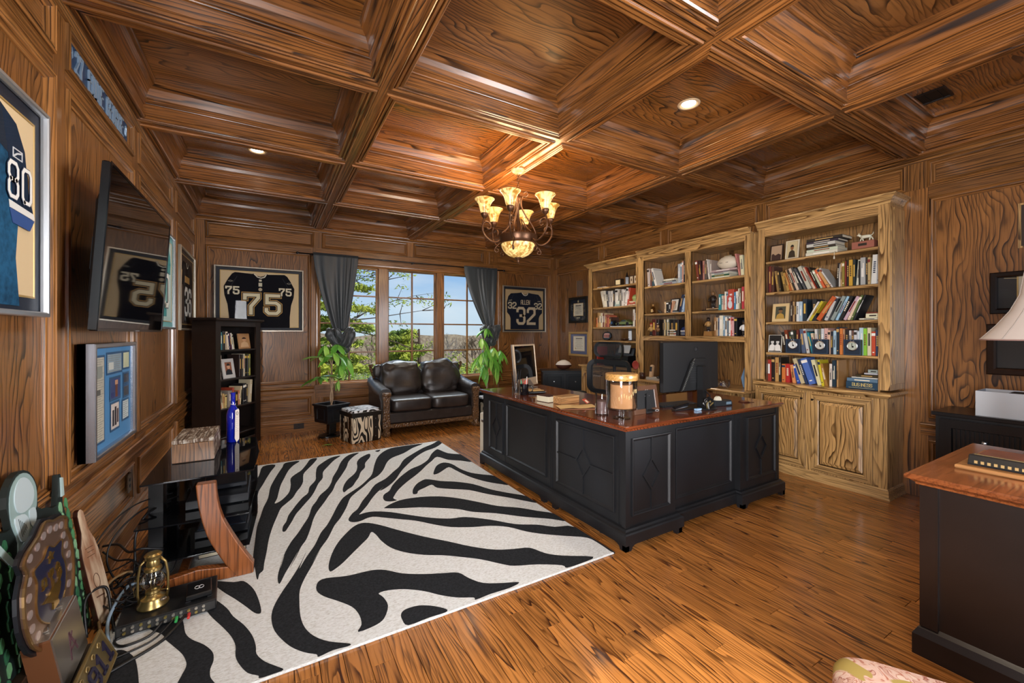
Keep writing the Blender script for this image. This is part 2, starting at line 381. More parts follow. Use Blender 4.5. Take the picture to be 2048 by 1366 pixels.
BLK = mat('17171a', .38); BLKG = mat('0b0b0c', .12); WHT = mat('e8e6e0', .5); STEEL = mat('b8b8ba', .28, 1.); BRASS = mat('b08a3c', .3, 1.); GLS = glassm()
# ================================================================== SHELL
X0, X1, Y0, Y1 = -.80, 4.65, -1.30, 6.38
def struct(o): o['kind'] = 'structure'; return o
floor = struct(MB().box(X0-.3, X1+.3, Y0-.2, Y1+.2, -.12, -.012).build('floor', mat('2a180c', .8)))
rf = random.Random(3); bw = .0905
lens = [.55, .8, 1.05, 1.3, 1.65]; bmeshes = {}
def board_mesh(L):
    if L not in bmeshes:
        q = MB(); g = .0012; q.add([(g, g, -.012), (bw-g, g, -.012), (bw-g, L-g, -.012), (g, L-g, -.012), (g, g, -.0012), (bw-g, g, -.0012), (bw-g, L-g, -.0012), (g, L-g, -.0012),
            (g*1.4, g*1.4, 0), (bw-g*1.4, g*1.4, 0), (bw-g*1.4, L-g*1.4, 0), (g*1.4, L-g*1.4, 0)], [(8, 9, 10, 11)]+[(i, (i+1) % 4, 4+(i+1) % 4, 4+i) for i in range(4)]+[(4+i, 4+(i+1) % 4, 8+(i+1) % 4, 8+i) for i in range(4)])
        o = q.build('floorboard', FLO); bmeshes[L] = o.data; bpy.data.objects.remove(o)
    return bmeshes[L]
boards = []; x = X0-.02
while x < X1:
    y = Y0-rf.random()*1.2
    while y < Y1:
        L = rf.choice(lens); boards.append((x, y, L)); y += L
    x += bw
def seen(x, y, L):
    cx, cy = x+bw/2, y+L/2
    if y+L < .2 or (-.6 < cx < 1.75 and 1.9 < y and y+L < 4.9) or (2.0 < cx < 3.6 and 2.0 < y and y+L < 3.6) or cx > 4.35 and y > 1.3: return 99
    d = math.hypot(cx, y+L); a = (cx*.863-cy*.505)/max(.01, (cx*.505+cy*.863))
    return d if abs(a) < 1.35 and (cx*.505+cy*.863) > .5 else 99
boards.sort(key=lambda b: seen(*b)); rest = MB()
for i, (x, y, L) in enumerate(boards):
    if i < 290 and seen(x, y, L) < 50:
        o = bpy.data.objects.new('floorboard', board_mesh(L)); COL.objects.link(o); o.location = (x, y, 0); o.parent = floor
    else: rest.box(x+.001, x+bw-.001, y+.001, y+L-.001, -.012, 0)
rest.build('floorboards', FLO, floor)['kind'] = 'stuff'
# ---- ceiling: beams, coffers
ZB, ZP = 2.80, 3.05
XL = [-.86, .584, 1.895, 3.218, 4.60]; YL = [-1.25, .03, 1.27, 2.51, 3.74, 4.99, 6.36]
ceiling = struct(MB().box(X0-.3, X1+.3, Y0-.2, Y1+.2, ZP+.012, ZP+.12).build('ceiling', mat('2a180c', .8)))
BM = [(.0, .002), (.010, .002), (.012, -.008), (.020, -.011), (.026, -.008), (.028, .006), (.036, .007), (.038, -.004), (.050, -.006), (.053, .006), (.060, .008), (.062, -.002), (.074, -.004), (.081, .004), (.080, .014), (.072, .022), (.068, .024), (.068, .092), (.078, .095), (.080, .100), (.088, .103), (.088, .112), (.086, .135), (.094, .163), (.108, .190), (.128, .208), (.140, .213), (.140, .225), (.146, .230), (.146, .25)]
def fC(u, v, h): return (u, v, ZB+h)
for i in range(4):
    for j in range(6):
        a0, a1, b0, b1 = XL[i], XL[i+1], YL[j], YL[j+1]
        a0 += .018 if i else .06; a1 -= .018 if i < 3 else .045; b0 += .018; b1 -= .018 if j < 5 else .06
        MB().frame(fC, a0, a1, b0, b1, BM).build('coffer_moulding', [CX, CY], ceiling)
        MB().box(a0+.13, a1-.13, b0+.13, b1-.13, ZP-.004, ZP+.006).build('coffer_panel', oak(0, light='9c662f', dark='2e190a', rings=15., sc=.9, stretch=.36, key2='_coffer', rough=.2, coat=.7) if (i+j) % 3 else PX, ceiling)
for i in (1, 2, 3): MB().box(XL[i]-.021, XL[i]+.021, Y0, Y1, ZB+.001, ZP+.02).build('beam', CY, ceiling)
for j in range(1, 6):
    for i in range(4): MB().box(XL[i]+(.021 if i else 0), XL[i+1]-.021, YL[j]-.021, YL[j]+.021, ZB+.002, ZP+.02).build('beam', CX, ceiling)
# ---- wall panelling
MO = [(0, 0), (.002, .012), (.010, .016), (.016, .010), (.020, .014), (.030, .012), (.036, -.004), (.044, -.008), (.046, -.018)]
def panelled(wall, fn, bays, gv, gh, gp, zones):
    """bays: (u0, u1) openings between stiles; zones: (z0, z1) openings between rails"""
    for u0, u1 in bays:
        for z0, z1 in zones:
            if z1-z0 < .05: continue
            q = MB(); a, b, c, d = u0, u1, z0, z1
            P = [fn(a, c, -.019), fn(b, d, -.015)]
            q.box(min(P[0][0], P[1][0]), max(P[0][0], P[1][0]), min(P[0][1], P[1][1]), max(P[0][1], P[1][1]), min(P[0][2], P[1][2]), max(P[0][2], P[1][2]))
            q.build('wall_panel', gp if (z1-z0) > .4 else gh, wall)
            MB().frame(fn, a, b, c, d, MO).build('panel_moulding', [gh, gv], wall)
def boxuv(q, fn, a, b, c, d, h0, h1):
    P, Q = fn(a, c, h0), fn(b, d, h1)
    return q.box(min(P[0], Q[0]), max(P[0], Q[0]), min(P[1], Q[1]), max(P[1], Q[1]), min(P[2], Q[2]), max(P[2], Q[2]))
def stiles(wall, fn, us, z0, z1, m):
    for u0, u1 in us: boxuv(MB(), fn, u0, u1, z0, z1, -.022, 0).build('stile', m, wall)
def rails(wall, fn, u0, u1, zs, m):
    for z0, z1 in zs: boxuv(MB(), fn, u0, u1, z0, z1, -.022, -.0006).build('rail', m, wall)
def run(name, fn, u0, u1, prof, m, parent=None, ret=False):
    """a straight moulding along a wall; prof = [(h, z)]"""
    q = MB(); n = len(prof); q.add([fn(u0, z, h) for h, z in prof]+[fn(u1, z, h) for h, z in prof], [(i, i+1, n+i+1, n+i) for i in range(n-1)]+[tuple(range(n)), tuple(range(n, 2*n))[::-1]])
    return q.build(name, m, parent)
RAIL = [(0, .515), (.010, .518), (.012, .535), (.006, .54), (.006, .575), (.014, .582), (.026, .594), (.030, .606), (.026, .614), (.012, .618), (0, .622)]
BASE = [(0, 0), (.022, 0), (.022, .012), (.018, .016), (.018, .135), (.024, .142), (.020, .158), (.010, .168), (.008, .186), (0, .192)]
CROWN = [(0, 2.765), (.008, 2.768), (.010, 2.778), (.022, 2.788), (.030, 2.80), (.040, 2.803), (.052, 2.812), (.05, 2.83), (.0, 2.83)]
FRZ = (2.545, 2.762); MAIN = (.66, 2.462); LOW = (.225, .485)
RZ = [(-.01, .225), (.485, .66), (2.462, 2.545), (2.762, 3.06)]
# back wall with its window opening
WX0, WX1, WZ0, WZ1 = .56, 3.36, .60, 2.37
wb = MB()
for a, b, c, d in ((X0-.3, WX0, -.1, 3.1), (WX1, X1+.3, -.1, 3.1), (WX0, WX1, -.1, WZ0), (WX0, WX1, WZ1, 3.1)): wb.box(a, b, 6.40, 6.60, c, d)
wall_back = struct(wb.build('wall_back', OZ))
panelled(wall_back, fYB, [(-.69, .50), (3.44, 4.57)], OZ, OX, PZ, [LOW, MAIN])
panelled(wall_back, fYB, [(.65, 1.90), (1.99, 3.27)], OZ, OX, PX, [(.225, .455)])
panelled(wall_back, fYB, [(-.69, .535), (.635, 1.85), (1.945, 3.17), (3.265, 4.57)], OZ, OX, PX, [FRZ])
stiles(wall_back, fYB, [(X0, -.69), (.50, .56), (3.36, 3.44), (4.57, X1)], 0, 3.06, OZ)
stiles(wall_back, fYB, [(.56, .65), (1.90, 1.99), (3.27, 3.36)], .225, .455, OZ)
stiles(wall_back, fYB, [(.56, .635), (1.85, 1.945), (3.17, 3.265)], 2.545, 2.762, OZ)
rails(wall_back, fYB, X0, X1, [RZ[0], RZ[2], RZ[3]], OX)
for u0, u1 in ((-.69, .50), (3.44, 4.57)): rails(wall_back, fYB, u0, u1, [RZ[1]], OX)
rails(wall_back, fYB, .56, 3.36, [(.455, .605)], OX); rails(wall_back, fYB, .56, 3.36, [(2.37, 2.462)], OX)
struct(run('baseboard_back', fYB, X0, X1, BASE, OX))
for u0, u1 in ((X0, .53), (3.39, X1)): struct(run('trim_1', fYB, u0, u1, RAIL, OX))
struct(run('trim_2', fYB, X0, X1, CROWN, OX))
# left wall
wl = MB()
for a_, b_, c_, d_ in ((Y0-.2, -1.2, -.1, 3.1), (-.06, 6.40, -.1, 3.1), (-1.2, -.06, -.1, .45), (-1.2, -.06, 2.42, 3.1)): wl.box(X0-.2, X0-.02, a_, b_, c_, d_)
wall_left = struct(wl.build('wall_left', OZ))
LB = [(.06, 1.21), (1.33, 2.52), (2.64, 3.71), (3.835, 5.04), (5.20, 6.30)]
panelled(wall_left, fXL, LB, OZ, OY, PZ, [LOW, MAIN]); panelled(wall_left, fXL, LB, OZ, OY, PY, [FRZ])
stiles(wall_left, fXL, [(Y0, -1.2), (-.06, .06), (1.21, 1.33), (2.52, 2.64), (3.71, 3.835), (5.04, 5.20), (6.30, Y1)], 0, 3.06, OZ)
rails(wall_left, fXL, -.06, Y1, RZ, OY)
struct(run('baseboard_left', fXL, Y0, Y1, BASE, OY)); struct(run('trim_3', fXL, -.06, Y1, RAIL, OY)); struct(run('trim_4', fXL, Y0, Y1, CROWN, OY))
# right wall
wall_right = struct(MB().box(X1+.02, X1+.2, Y0-.2, 6.40, -.1, 3.1).build('wall_right', OZ))
RB = [(-1.2, -.06), (.06, 1.205), (5.13, 6.27)]
panelled(wall_right, fXR, RB, OZ, OY, PZ, [LOW, MAIN])
panelled(wall_right, fXR, [(-1.2, -.06), (.06, 1.21), (1.34, 2.50), (2.58, 3.77), (3.87, 5.01), (5.11, 6.29)], OZ, OY, PZ, [FRZ])
stiles(wall_right, fXR, [(Y0, -1.2), (-.06, .06), (1.205, 5.13), (6.27, Y1)], 0, 2.545, OZ)
stiles(wall_right, fXR, [(1.21, 1.34), (2.50, 2.58), (3.77, 3.87), (5.01, 5.11), (6.29, Y1)], 2.545, 2.77, OZ)
rails(wall_right, fXR, Y0, Y1, RZ, OY)
for u0, u1 in ((Y0, 1.25), (5.10, Y1)):
    struct(run('baseboard_right', fXR, u0, u1, BASE, OY)); struct(run('trim_5', fXR, u0, u1, RAIL, OY))
struct(run('trim_6', fXR, Y0, Y1, CROWN, OY))
wf = MB(); FX0, FX1, FZ0, FZ1 = 2.5, 4.25, .5, 2.4
for a, b, c, d in ((X0-.3, FX0, -.1, 3.1), (FX1, X1+.3, -.1, 3.1), (FX0, FX1, -.1, FZ0), (FX0, FX1, FZ1, 3.1)): wf.box(a, b, Y0-.04, Y0, c, d)
struct(wf.build('wall_front', OZ)); q = MB()
for xx in (FX0, 3.35, FX1-.04): q.box(xx, xx+.04, Y0-.03, Y0, FZ0, FZ1)
struct(q.build('added_window_3', OZ))  # unseen window, added as an opening for the fill on the left wall
q = MB()
for yy in (-1.2, -.65, -.10): q.box(X0-.10, X0-.04, yy, yy+.04, .45, 2.42)
for zz in (.45, 1.42, 2.38): q.box(X0-.10, X0-.04, -1.2, -.06, zz, zz+.04)
struct(q.build('added_window_2', OZ))  # unseen window, added to let the side fill reach desk and bookcases
# ---- the far window
win = struct(MB().frame(lambda u, v, h: (u, 6.40-h, v), WX0, WX1, WZ0, WZ1, [(.03, -.16), (.03, -.05), (0, -.05), (0, .006), (-.008, .024), (-.0, .032), (.02, .030), (.03, .036), (.045, .030), (.05, -.0), (.05, -.16)]).build('window_1', [OX, OZ]))
def wbar(n, a, b, c, d, y0, y1, m): return MB().cbox(a, b, y0, y1, c, d, .003).build(n, m, win)
lites = [(.60, 1.405), (1.555, 2.322), (2.450, 3.32)]
for a, b in ((1.415, 1.545), (2.332, 2.440)): wbar('mullion', a, b, WZ0+.03, WZ1-.03, 6.375, 6.50, OZ)
wbar('sill', WX0-.02, WX1+.02, WZ0-.03, WZ0+.035, 6.33, 6.50, OX)
for a, b in lites:
    z0, z1 = .645, 2.325
    MB().frame(lambda u, v, h: (u, 6.46-h, v), a, b, z0, z1, [(-.01, 0), (-.01, .035), (.012, .035), (.022, .028), (.022, 0)]).build('sash', [OX, OZ], win)
    c = (a+b)/2; zz = [z0+.02, 1.075, 1.50, 1.905, z1-.02]
    wbar('muntin', c-.012, c+.012, z0+.02, z1-.02, 6.43, 6.452, OZ)
    for k in (1, 2, 3):
        for u0, u1 in ((a+.02, c-.012), (c+.012, b-.02)): wbar('muntin', u0, u1, zz[k]-.011, zz[k]+.011, 6.431, 6.451, OX)
    for k in range(4):
        for u0, u1 in ((a+.02, c-.012), (c+.012, b-.02)): MB().box(u0, u1, 6.438, 6.442, zz[k], zz[k+1]).build('pane', glassm((.98, 1, .99), name='window_glass', mixf=.02), win)
# outlets, vents, speaker grilles set in the walls
def outlet(fn, u, v, w, h, m, label, name='electrical_outlet', cat='outlet'):
    p = fn(u, v, 0); t = thing(name, label, cat, p)
    boxuv(MB(), fn, u-w/2, u+w/2, v-h/2, v+h/2, .0, .006).build('plate', m, t, world=True)
    q = MB()
    for dv in (-.02, .02): boxuv(q, fn, u-.012, u+.012, v+dv-.009, v+dv+.009, .006, .009)
    q.build('socket', mat('101010', .6), t, world=True)
def fYBb(u, v, h): return fYB(u, v, h+.018)
def fXLb(u, v, h): return fXL(u, v, h+.001)
outlet(fYBb, .345, .085, .125, .075, mat('2b1c12', .5), 'dark brown outlet plate in the wooden baseboard left of the plant')
outlet(fXLb, 3.62, .37, .075, .12, mat('4a3a2a', .5), 'brown outlet plate on left wall above the tangled cables')
outlet(fXLb, 3.02, .20, .075, .12, mat('3a3028', .5), 'dark outlet plate low on left wall with black plugs in it')
def grille(fn, u0, u1, v0, v1, label, name, cat, fr, inner, n, vert=False):
    t = thing(name, label, cat, fn((u0+u1)/2, v0, 0))
    MB().frame(fn, u0, u1, v0, v1, [(0, 0), (0, .010), (.012, .010), (.014, .002)]).build('frame', [fr, fr], t, world=True)
    boxuv(MB(), fn, u0+.012, u1-.012, v0+.012, v1-.012, 0, .002).build('mesh' if vert else 'backing', inner, t, world=True)
    for k in range(n):
        if vert: a = u0+.014+(u1-u0-.028)*(k+.5)/n; q = boxuv(MB(), fn, a-.002, a+.002, v0+.014, v1-.014, .002, .006)
        else: a = v0+.014+(v1-v0-.028)*(k+.5)/n; q = boxuv(MB(), fn, u0+.014, u1-.014, a-.003, a+.003, .002, .007)
        q.build('slat', inner, t, world=True)
grille(lambda u, v, h: fXR(u, v, h-.014), 5.535, 5.735, 1.995, 2.285, 'grey wooden speaker grille on right wall above the black framed diploma', 'speaker_grille', 'speaker', OZ, mat('6a5648', .7), 5, True)
grille(lambda u, v, h: fXR(u, v, h-.014), .50, .735, 1.965, 2.285, 'wooden framed speaker grille on right wall above the two dark diplomas', 'speaker_grille', 'speaker', KZ, mat('3a2c22', .7), 5, True)
def fP(u, v, h): return (u, v, ZP-.004-h)
grille(fP, -.20, .13, 5.60, 5.68, 'dark slotted air vent in the coffer by the window wall', 'ceiling_vent', 'vent', mat('1b1310', .5), mat('0e0a08', .6), 4)
grille(fP, 3.98, 4.18, .95, 1.25, 'dark slotted air vent in the coffer over the black louvred cabinet', 'ceiling_vent', 'vent', mat('1b1310', .5), mat('0e0a08', .6), 4)
# recessed lights
def can(x, y, label):
    t = thing('recessed_light', label, 'ceiling light', (x, y, ZP-.004))
    MB().lathe([(.058, -.001), (.078, -.001), (.080, -.005), (.076, -.009), (.060, -.008), (.056, .0)], seg=28).build('trim_ring', mat('e6c9a0', .45), t, smooth=True)
    MB().lathe([(.0, -.006), (.036, -.008), (.048, -.004), (.050, -.001)], seg=24, cap=False).build('lens', emit('fff0d8', 9.), t, smooth=True)
    light('recessed_lamp', 'SPOT', (x, y, ZP-.03), (0, 0, 0), 46, (1, .86, .68), spot_size=R(120), spot_blend=.8, shadow_soft_size=.05)
can(-.10, 4.50, 'glowing recessed ceiling light in the coffer nearest the television')
can(2.67, 1.98, 'glowing recessed ceiling light in the coffer above the desk corner')
for x_, y_ in ((-.1, 1.9), (2.56, 5.6), (3.9, 4.3), (1.24, .65)): light('recessed_lamp', 'SPOT', (x_, y_, ZP-.03), (0, 0, 0), 40, (1, .86, .68), spot_size=R(120), spot_blend=.8, shadow_soft_size=.05)
# ================================================================== BUILT-IN BOOKCASES ON THE RIGHT WALL
def kbox(p, n, x0, x1, y0, y1, z0, z1, m, c=.0025): return MB().cbox(x0, x1, y0, y1, z0, z1, c).build(n, m, p, world=True)
CORN = [(0, 0), (.004, .0), (.006, .012), (.012, .018), (.018, .034), (.030, .048), (.044, .058), (.050, .060), (.052, .074), (0, .074)]
def cornice(p, xf, y0, y1, z, lend, rend, m):
    pts = []
    if lend: pts.append((4.63, y1))
    pts += [(xf, y1), (xf, y0)]
    if rend: pts.append((4.63, y0))
    MB().sweep(lambda x, y, u: (x, y, z+u), pts, CORN).build('cornice', m, p, world=True)
KBK = oak(2, light='8e683c', dark='40270f', rings=14., sc=.95, stretch=.3, key2='_cabinet_back', vary=.1)  # cabinet oak darkened: the shadow inside the shelves is put into its colour
def opening(p, xf, ya, yb, za, zb, shelves, back=KBK):
    MB().frame(lambda u, v, h: (xf-h, u, v), ya, yb, za, zb, [(-.012, 0), (-.010, .005), (-.003, .006), (.0, -.004), (0, -.02)]).build('opening_moulding', [KY, KZ], p, world=True)
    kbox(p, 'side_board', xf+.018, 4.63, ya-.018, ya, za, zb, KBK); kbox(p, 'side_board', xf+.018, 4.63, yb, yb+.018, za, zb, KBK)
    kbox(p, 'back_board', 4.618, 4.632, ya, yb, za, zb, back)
    kbox(p, 'soffit', xf+.02, 4.618, ya, yb, zb, zb+.015, KY)
    for z in shelves: MB().add([(x, y, zz) for y in (ya+.004, yb-.004) for x, zz in ((4.616, z), (xf+.022, z), (xf+.012, z-.006), (xf+.012, z-.018), (xf+.020, z-.026), (4.616, z-.026))],
        [(i, (i+1) % 6, 6+(i+1) % 6, 6+i) for i in range(6)]+[(5, 4, 3, 2, 1, 0), (6, 7, 8, 9, 10, 11)]).build('shelf', KY, p, world=True)
def door(p, xf, ya, yb, za, zb, knob=None, name='door'):
    d = kbox(p, name, xf-.004, xf+.012, ya+.02, yb-.02, za+.02, zb-.02, KZ)
    def sub(n, q, m): return q.build(n, m, d)
    f = lambda u, v, h: (xf-h-p.location[0], u-p.location[1], v-p.location[2])
    w = .062
    sub('door_frame', MB().frame(f, ya, yb, za, zb, [(0, -.002), (0, .016), (.004, .020), (w-.014, .020), (w-.008, .014), (w, .010), (w, .0)]), [KY, KZ])
    sub('door_panel', MB().frame(f, ya+w, yb-w, za+w, zb-w, [(0, .004), (.006, .004), (.03, .013), (.032, .016)]).add([f(a, b, .016) for a, b in ((ya+w+.032, za+w+.032), (yb-w-.032, za+w+.032), (yb-w-.032, zb-w-.032), (ya+w+.032, zb-w-.032))], [(0, 1, 2, 3)]), [KP, KP])
    if knob:
        u, v = knob; c = f(u, v, .02)
        sub('knob', MB().lathe([(0, .0), (.006, .0), (.004, .010), (.009, .016), (.010, .021), (.006, .026), (0, .027)], c, 12, Matrix.Rotation(-PI/2, 4, 'Y')), mat('3a3028', .35, .8))
# ---- tall bookcase
T = thing('bookcase', 'tall wide oak bookcase nearest the camera, five crowded shelves over two doors', 'bookcase', (4.45, 1.9, 0))
xf = 4.36
for a, b in ((1.357, 1.434), (2.345, 2.42)): kbox(T, 'stile', xf, xf+.02, a, b, .88, 2.42, KZ)
kbox(T, 'top_rail', xf, xf+.02, 1.434, 2.345, 2.33, 2.42, KY)
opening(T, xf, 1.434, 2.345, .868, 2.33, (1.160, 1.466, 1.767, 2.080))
kbox(T, 'side_panel', xf+.02, 4.648, 1.357, 1.375, .88, 2.42, KZ)
for a, b in ((4.375, 4.41), (4.425, 4.645)): kbox(T, 'side_moulding', a, b, 1.350, 1.357, .93, 2.39, KZ)
cornice(T, xf, 1.357, 2.42, 2.415, False, True, KY)
kbox(T, 'top_board', xf, 4.648, 1.357, 2.42, 2.42, 2.44, KY)
kbox(T, 'counter', 4.285, 4.648, 1.33, 2.422, .838, .866, KY, .006)
MB().sweep(lambda x, y, u: (x, y, .815+u), [(4.32, 2.42), (4.32, 1.362), (4.64, 1.362)], [(0, 0), (.006, .002), (.010, .012), (.018, .022), (.0, .024)]).build('counter_moulding', KY, T, world=True)
kbox(T, 'base_cabinet', 4.32, 4.648, 1.362, 2.42, .0, .838, KZ)
MB().sweep(lambda x, y, u: (x, y, u), [(4.32, 2.42), (4.32, 1.362), (4.64, 1.362)], [(0, 0), (.024, 0), (.024, .006), (.014, .022), (.012, .070), (.004, .082), (0, .085)]).build('plinth', KY, T, world=True)
door(T, 4.32, 1.455, 1.905, .098, .80, (1.885, .745)); door(T, 4.32, 1.955, 2.40, .098, .80, (1.975, .745))
# ---- hutch in the middle
M_ = thing('bookcase', 'oak bookcase hutch in the middle, two bays of shelves above an open desk niche', 'bookcase', (4.4, 3.1, 0)); xf = 4.25
for a, b in ((2.428, 2.49), (3.835, 3.93)): kbox(M_, 'stile', xf, xf+.02, a, b, .76, 2.385, KZ)
kbox(M_, 'stile', xf, xf+.02, 3.122, 3.203, 1.32, 2.31, KZ)
kbox(M_, 'top_rail', xf, xf+.02, 2.49, 3.835, 2.31, 2.385, KY); kbox(M_, 'middle_rail', xf, xf+.02, 2.49, 3.835, 1.26, 1.32, KY)
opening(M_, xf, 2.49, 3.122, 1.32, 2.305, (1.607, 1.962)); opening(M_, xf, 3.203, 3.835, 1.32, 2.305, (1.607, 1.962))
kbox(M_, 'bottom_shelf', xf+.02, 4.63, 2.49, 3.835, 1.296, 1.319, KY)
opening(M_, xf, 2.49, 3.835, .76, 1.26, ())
kbox(M_, 'side_panel', xf+.02, 4.64, 2.425, 2.445, .76, 2.385, KZ); kbox(M_, 'side_panel', xf+.02, 4.64, 3.90, 3.93, .76, 2.385, KZ)
cornice(M_, xf, 2.425, 3.93, 2.365, False, False, KY); kbox(M_, 'top_board', xf, 4.64, 2.428, 3.93, 2.38, 2.40, KY)
kbox(M_, 'counter', 4.13, 4.64, 2.425, 3.945, .732, .758, KY, .006)
for a, b in ((2.45, 2.80), (3.57, 3.93)):
    kbox(M_, 'base_cabinet', 4.17, 4.64, a, b, 0, .732, KZ); door(M_, 4.17, a+.03, b-.03, .52, .70, ((a+b)/2, .61), 'drawer'); door(M_, 4.17, a+.03, b-.03, .10, .50, (b-.06 if a < 3 else a+.06, .44))
kbox(M_, 'modesty_board', 4.60, 4.64, 2.8, 3.57, 0, .732, KZ)
# ---- left unit
N_ = thing('bookcase', 'narrow oak bookcase at the far end behind the office chair, five open shelves', 'bookcase', (4.45, 4.5, 0)); xf = 4.30
for a, b in ((3.935, 4.01), (4.90, 4.985)): kbox(N_, 'stile', xf, xf+.02, a, b, .87, 2.365, KZ)
kbox(N_, 'top_rail', xf, xf+.02, 4.01, 4.90, 2.302, 2.365, KY)
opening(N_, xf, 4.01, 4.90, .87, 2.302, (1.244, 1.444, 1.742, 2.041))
kbox(N_, 'side_panel', xf+.02, 4.64, 4.965, 4.985, .87, 2.365, KZ); cornice(N_, xf, 3.935, 4.985, 2.345, True, False, KY); kbox(N_, 'top_board', xf, 4.64, 3.935, 4.985, 2.36, 2.38, KY)
kbox(N_, 'counter', 4.17, 4.64, 3.95, 5.075, .842, .868, KY, .006); kbox(N_, 'base_cabinet', 4.21, 4.64, 3.95, 5.045, 0, .842, KZ)
door(N_, 4.21, 3.99, 4.49, .10, .80, (4.46, .74)); door(N_, 4.21, 4.52, 5.01, .10, .80, (4.55, .74))
MB().sweep(lambda x, y, u: (x, y, u), [(4.64, 5.045), (4.21, 5.045), (4.21, 3.95)], [(0, 0), (.020, 0), (.014, .022), (.012, .070), (0, .085)]).build('plinth', KY, N_, world=True)
# ================================================================== BOOKS
PAPER = mat('e6dcc4', .9)
def cname(h):
    r, g, b = (int(h[i:i+2], 16) for i in (0, 2, 4)); mx, mn = max(r, g, b), min(r, g, b); s = (mx-mn)/max(1, mx)
    if mx < 62: return 'black'
    if s < .13: return 'white' if mx > 205 else 'pale grey' if mx > 150 else 'dark grey'
    if r >= g >= b:
        if s < .32: return 'cream' if mx > 190 else 'greyish tan' if mx > 120 else 'dark brown'
        if (r-g) < .28*(r-b) : return 'yellow' if mx > 180 else 'olive'
        if (r-g) < .62*(r-b): return 'tan' if mx > 165 else 'brown' if mx > 90 else 'dark brown'
        return ('orange' if mx > 185 and g > 80 else 'red') if mx > 130 else 'maroon'
    if g >= r and g >= b: return 'green' if g-b > 25 else 'teal'
    if b >= g >= r or (b >= r): return 'light blue' if mx > 165 else 'navy blue' if mx < 95 else ('teal' if g > .9*b else 'blue')
    return 'pink' if mx > 150 else 'maroon'
ORD = 'first second third fourth fifth sixth seventh eighth ninth tenth eleventh twelfth thirteenth fourteenth fifteenth sixteenth seventeenth eighteenth nineteenth twentieth twenty-first twenty-second twenty-third twenty-fourth twenty-fifth twenty-sixth twenty-seventh twenty-eighth twenty-ninth thirtieth thirty-first thirty-second thirty-third thirty-fourth thirty-fifth thirty-sixth'.split()
rb = random.Random(11)
def contrast(h):
    l = sum(int(h[i:i+2], 16) for i in (0, 2, 4))/3
    return rb.choice(['e8e0c8', 'd8b050', 'f0f0ea', 'c8a060']) if l < 120 else rb.choice(['2a2420', '7a2a20', '20304c', 'f4f0e6'])
def book(loc, rz, th, h, lean, dep, col, label, group, marks=True):
    g = .0025; m = mat(col, .45)
    q = MB().add([(x, y, z) for z in (0, h) for x, y in ((0, dep), (0, .003), (.003, 0), (th-.003, 0), (th, .003), (th, dep), (th-g, dep), (th-g, .005), (g, .005), (g, dep))],
        [(i, (i+1) % 10, 10+(i+1) % 10, 10+i) for i in range(10)]+[(0, 1, 8, 9), (1, 2, 3, 4, 7, 8), (4, 5, 6, 7), (10, 19, 18, 11), (11, 18, 17, 14, 13, 12), (14, 17, 16, 15)])
    o = q.build('book', m); MB().box(g, th-g, .005, dep-.004, .003, h-.003).build('pages', PAPER, o)
    if marks and th > .012:
        c = mat(contrast(col), .5); k = rb.choice([0, 1, 2, 3]); w = th*.42; mx = th/2
        if k == 0: segs = [(mx-w/2, mx+w/2, h*a, h*(a+.045)) for a in (.38, .45, .52, .59, .66, .73)]
        elif k == 1: segs = [(mx-w/2, mx+w/2, h*.35, h*.80)]
        elif k == 2: segs = [(0.001, th-.001, h*.82, h*.93), (mx-w/2, mx+w/2, h*.12, h*.16)]
        else: segs = [(mx-w*.5, mx-w*.1, h*.3, h*.62), (mx+w*.1, mx+w*.5, h*.3, h*.8)]
        q = MB()
        for a, b, z0, z1 in segs: q.box(a, b, -.0008, .001, z0, z1)
        q.build('title_print', c, o)['kind'] = 'stuff'
    sl = math.sin(R(abs(lean)))
    o.rotation_euler = (0, R(lean), rz); o.location = (loc[0], loc[1], loc[2]+(th*sl if lean > 0 else 0)+.0006)
    return tag(o, label, 'book', group)
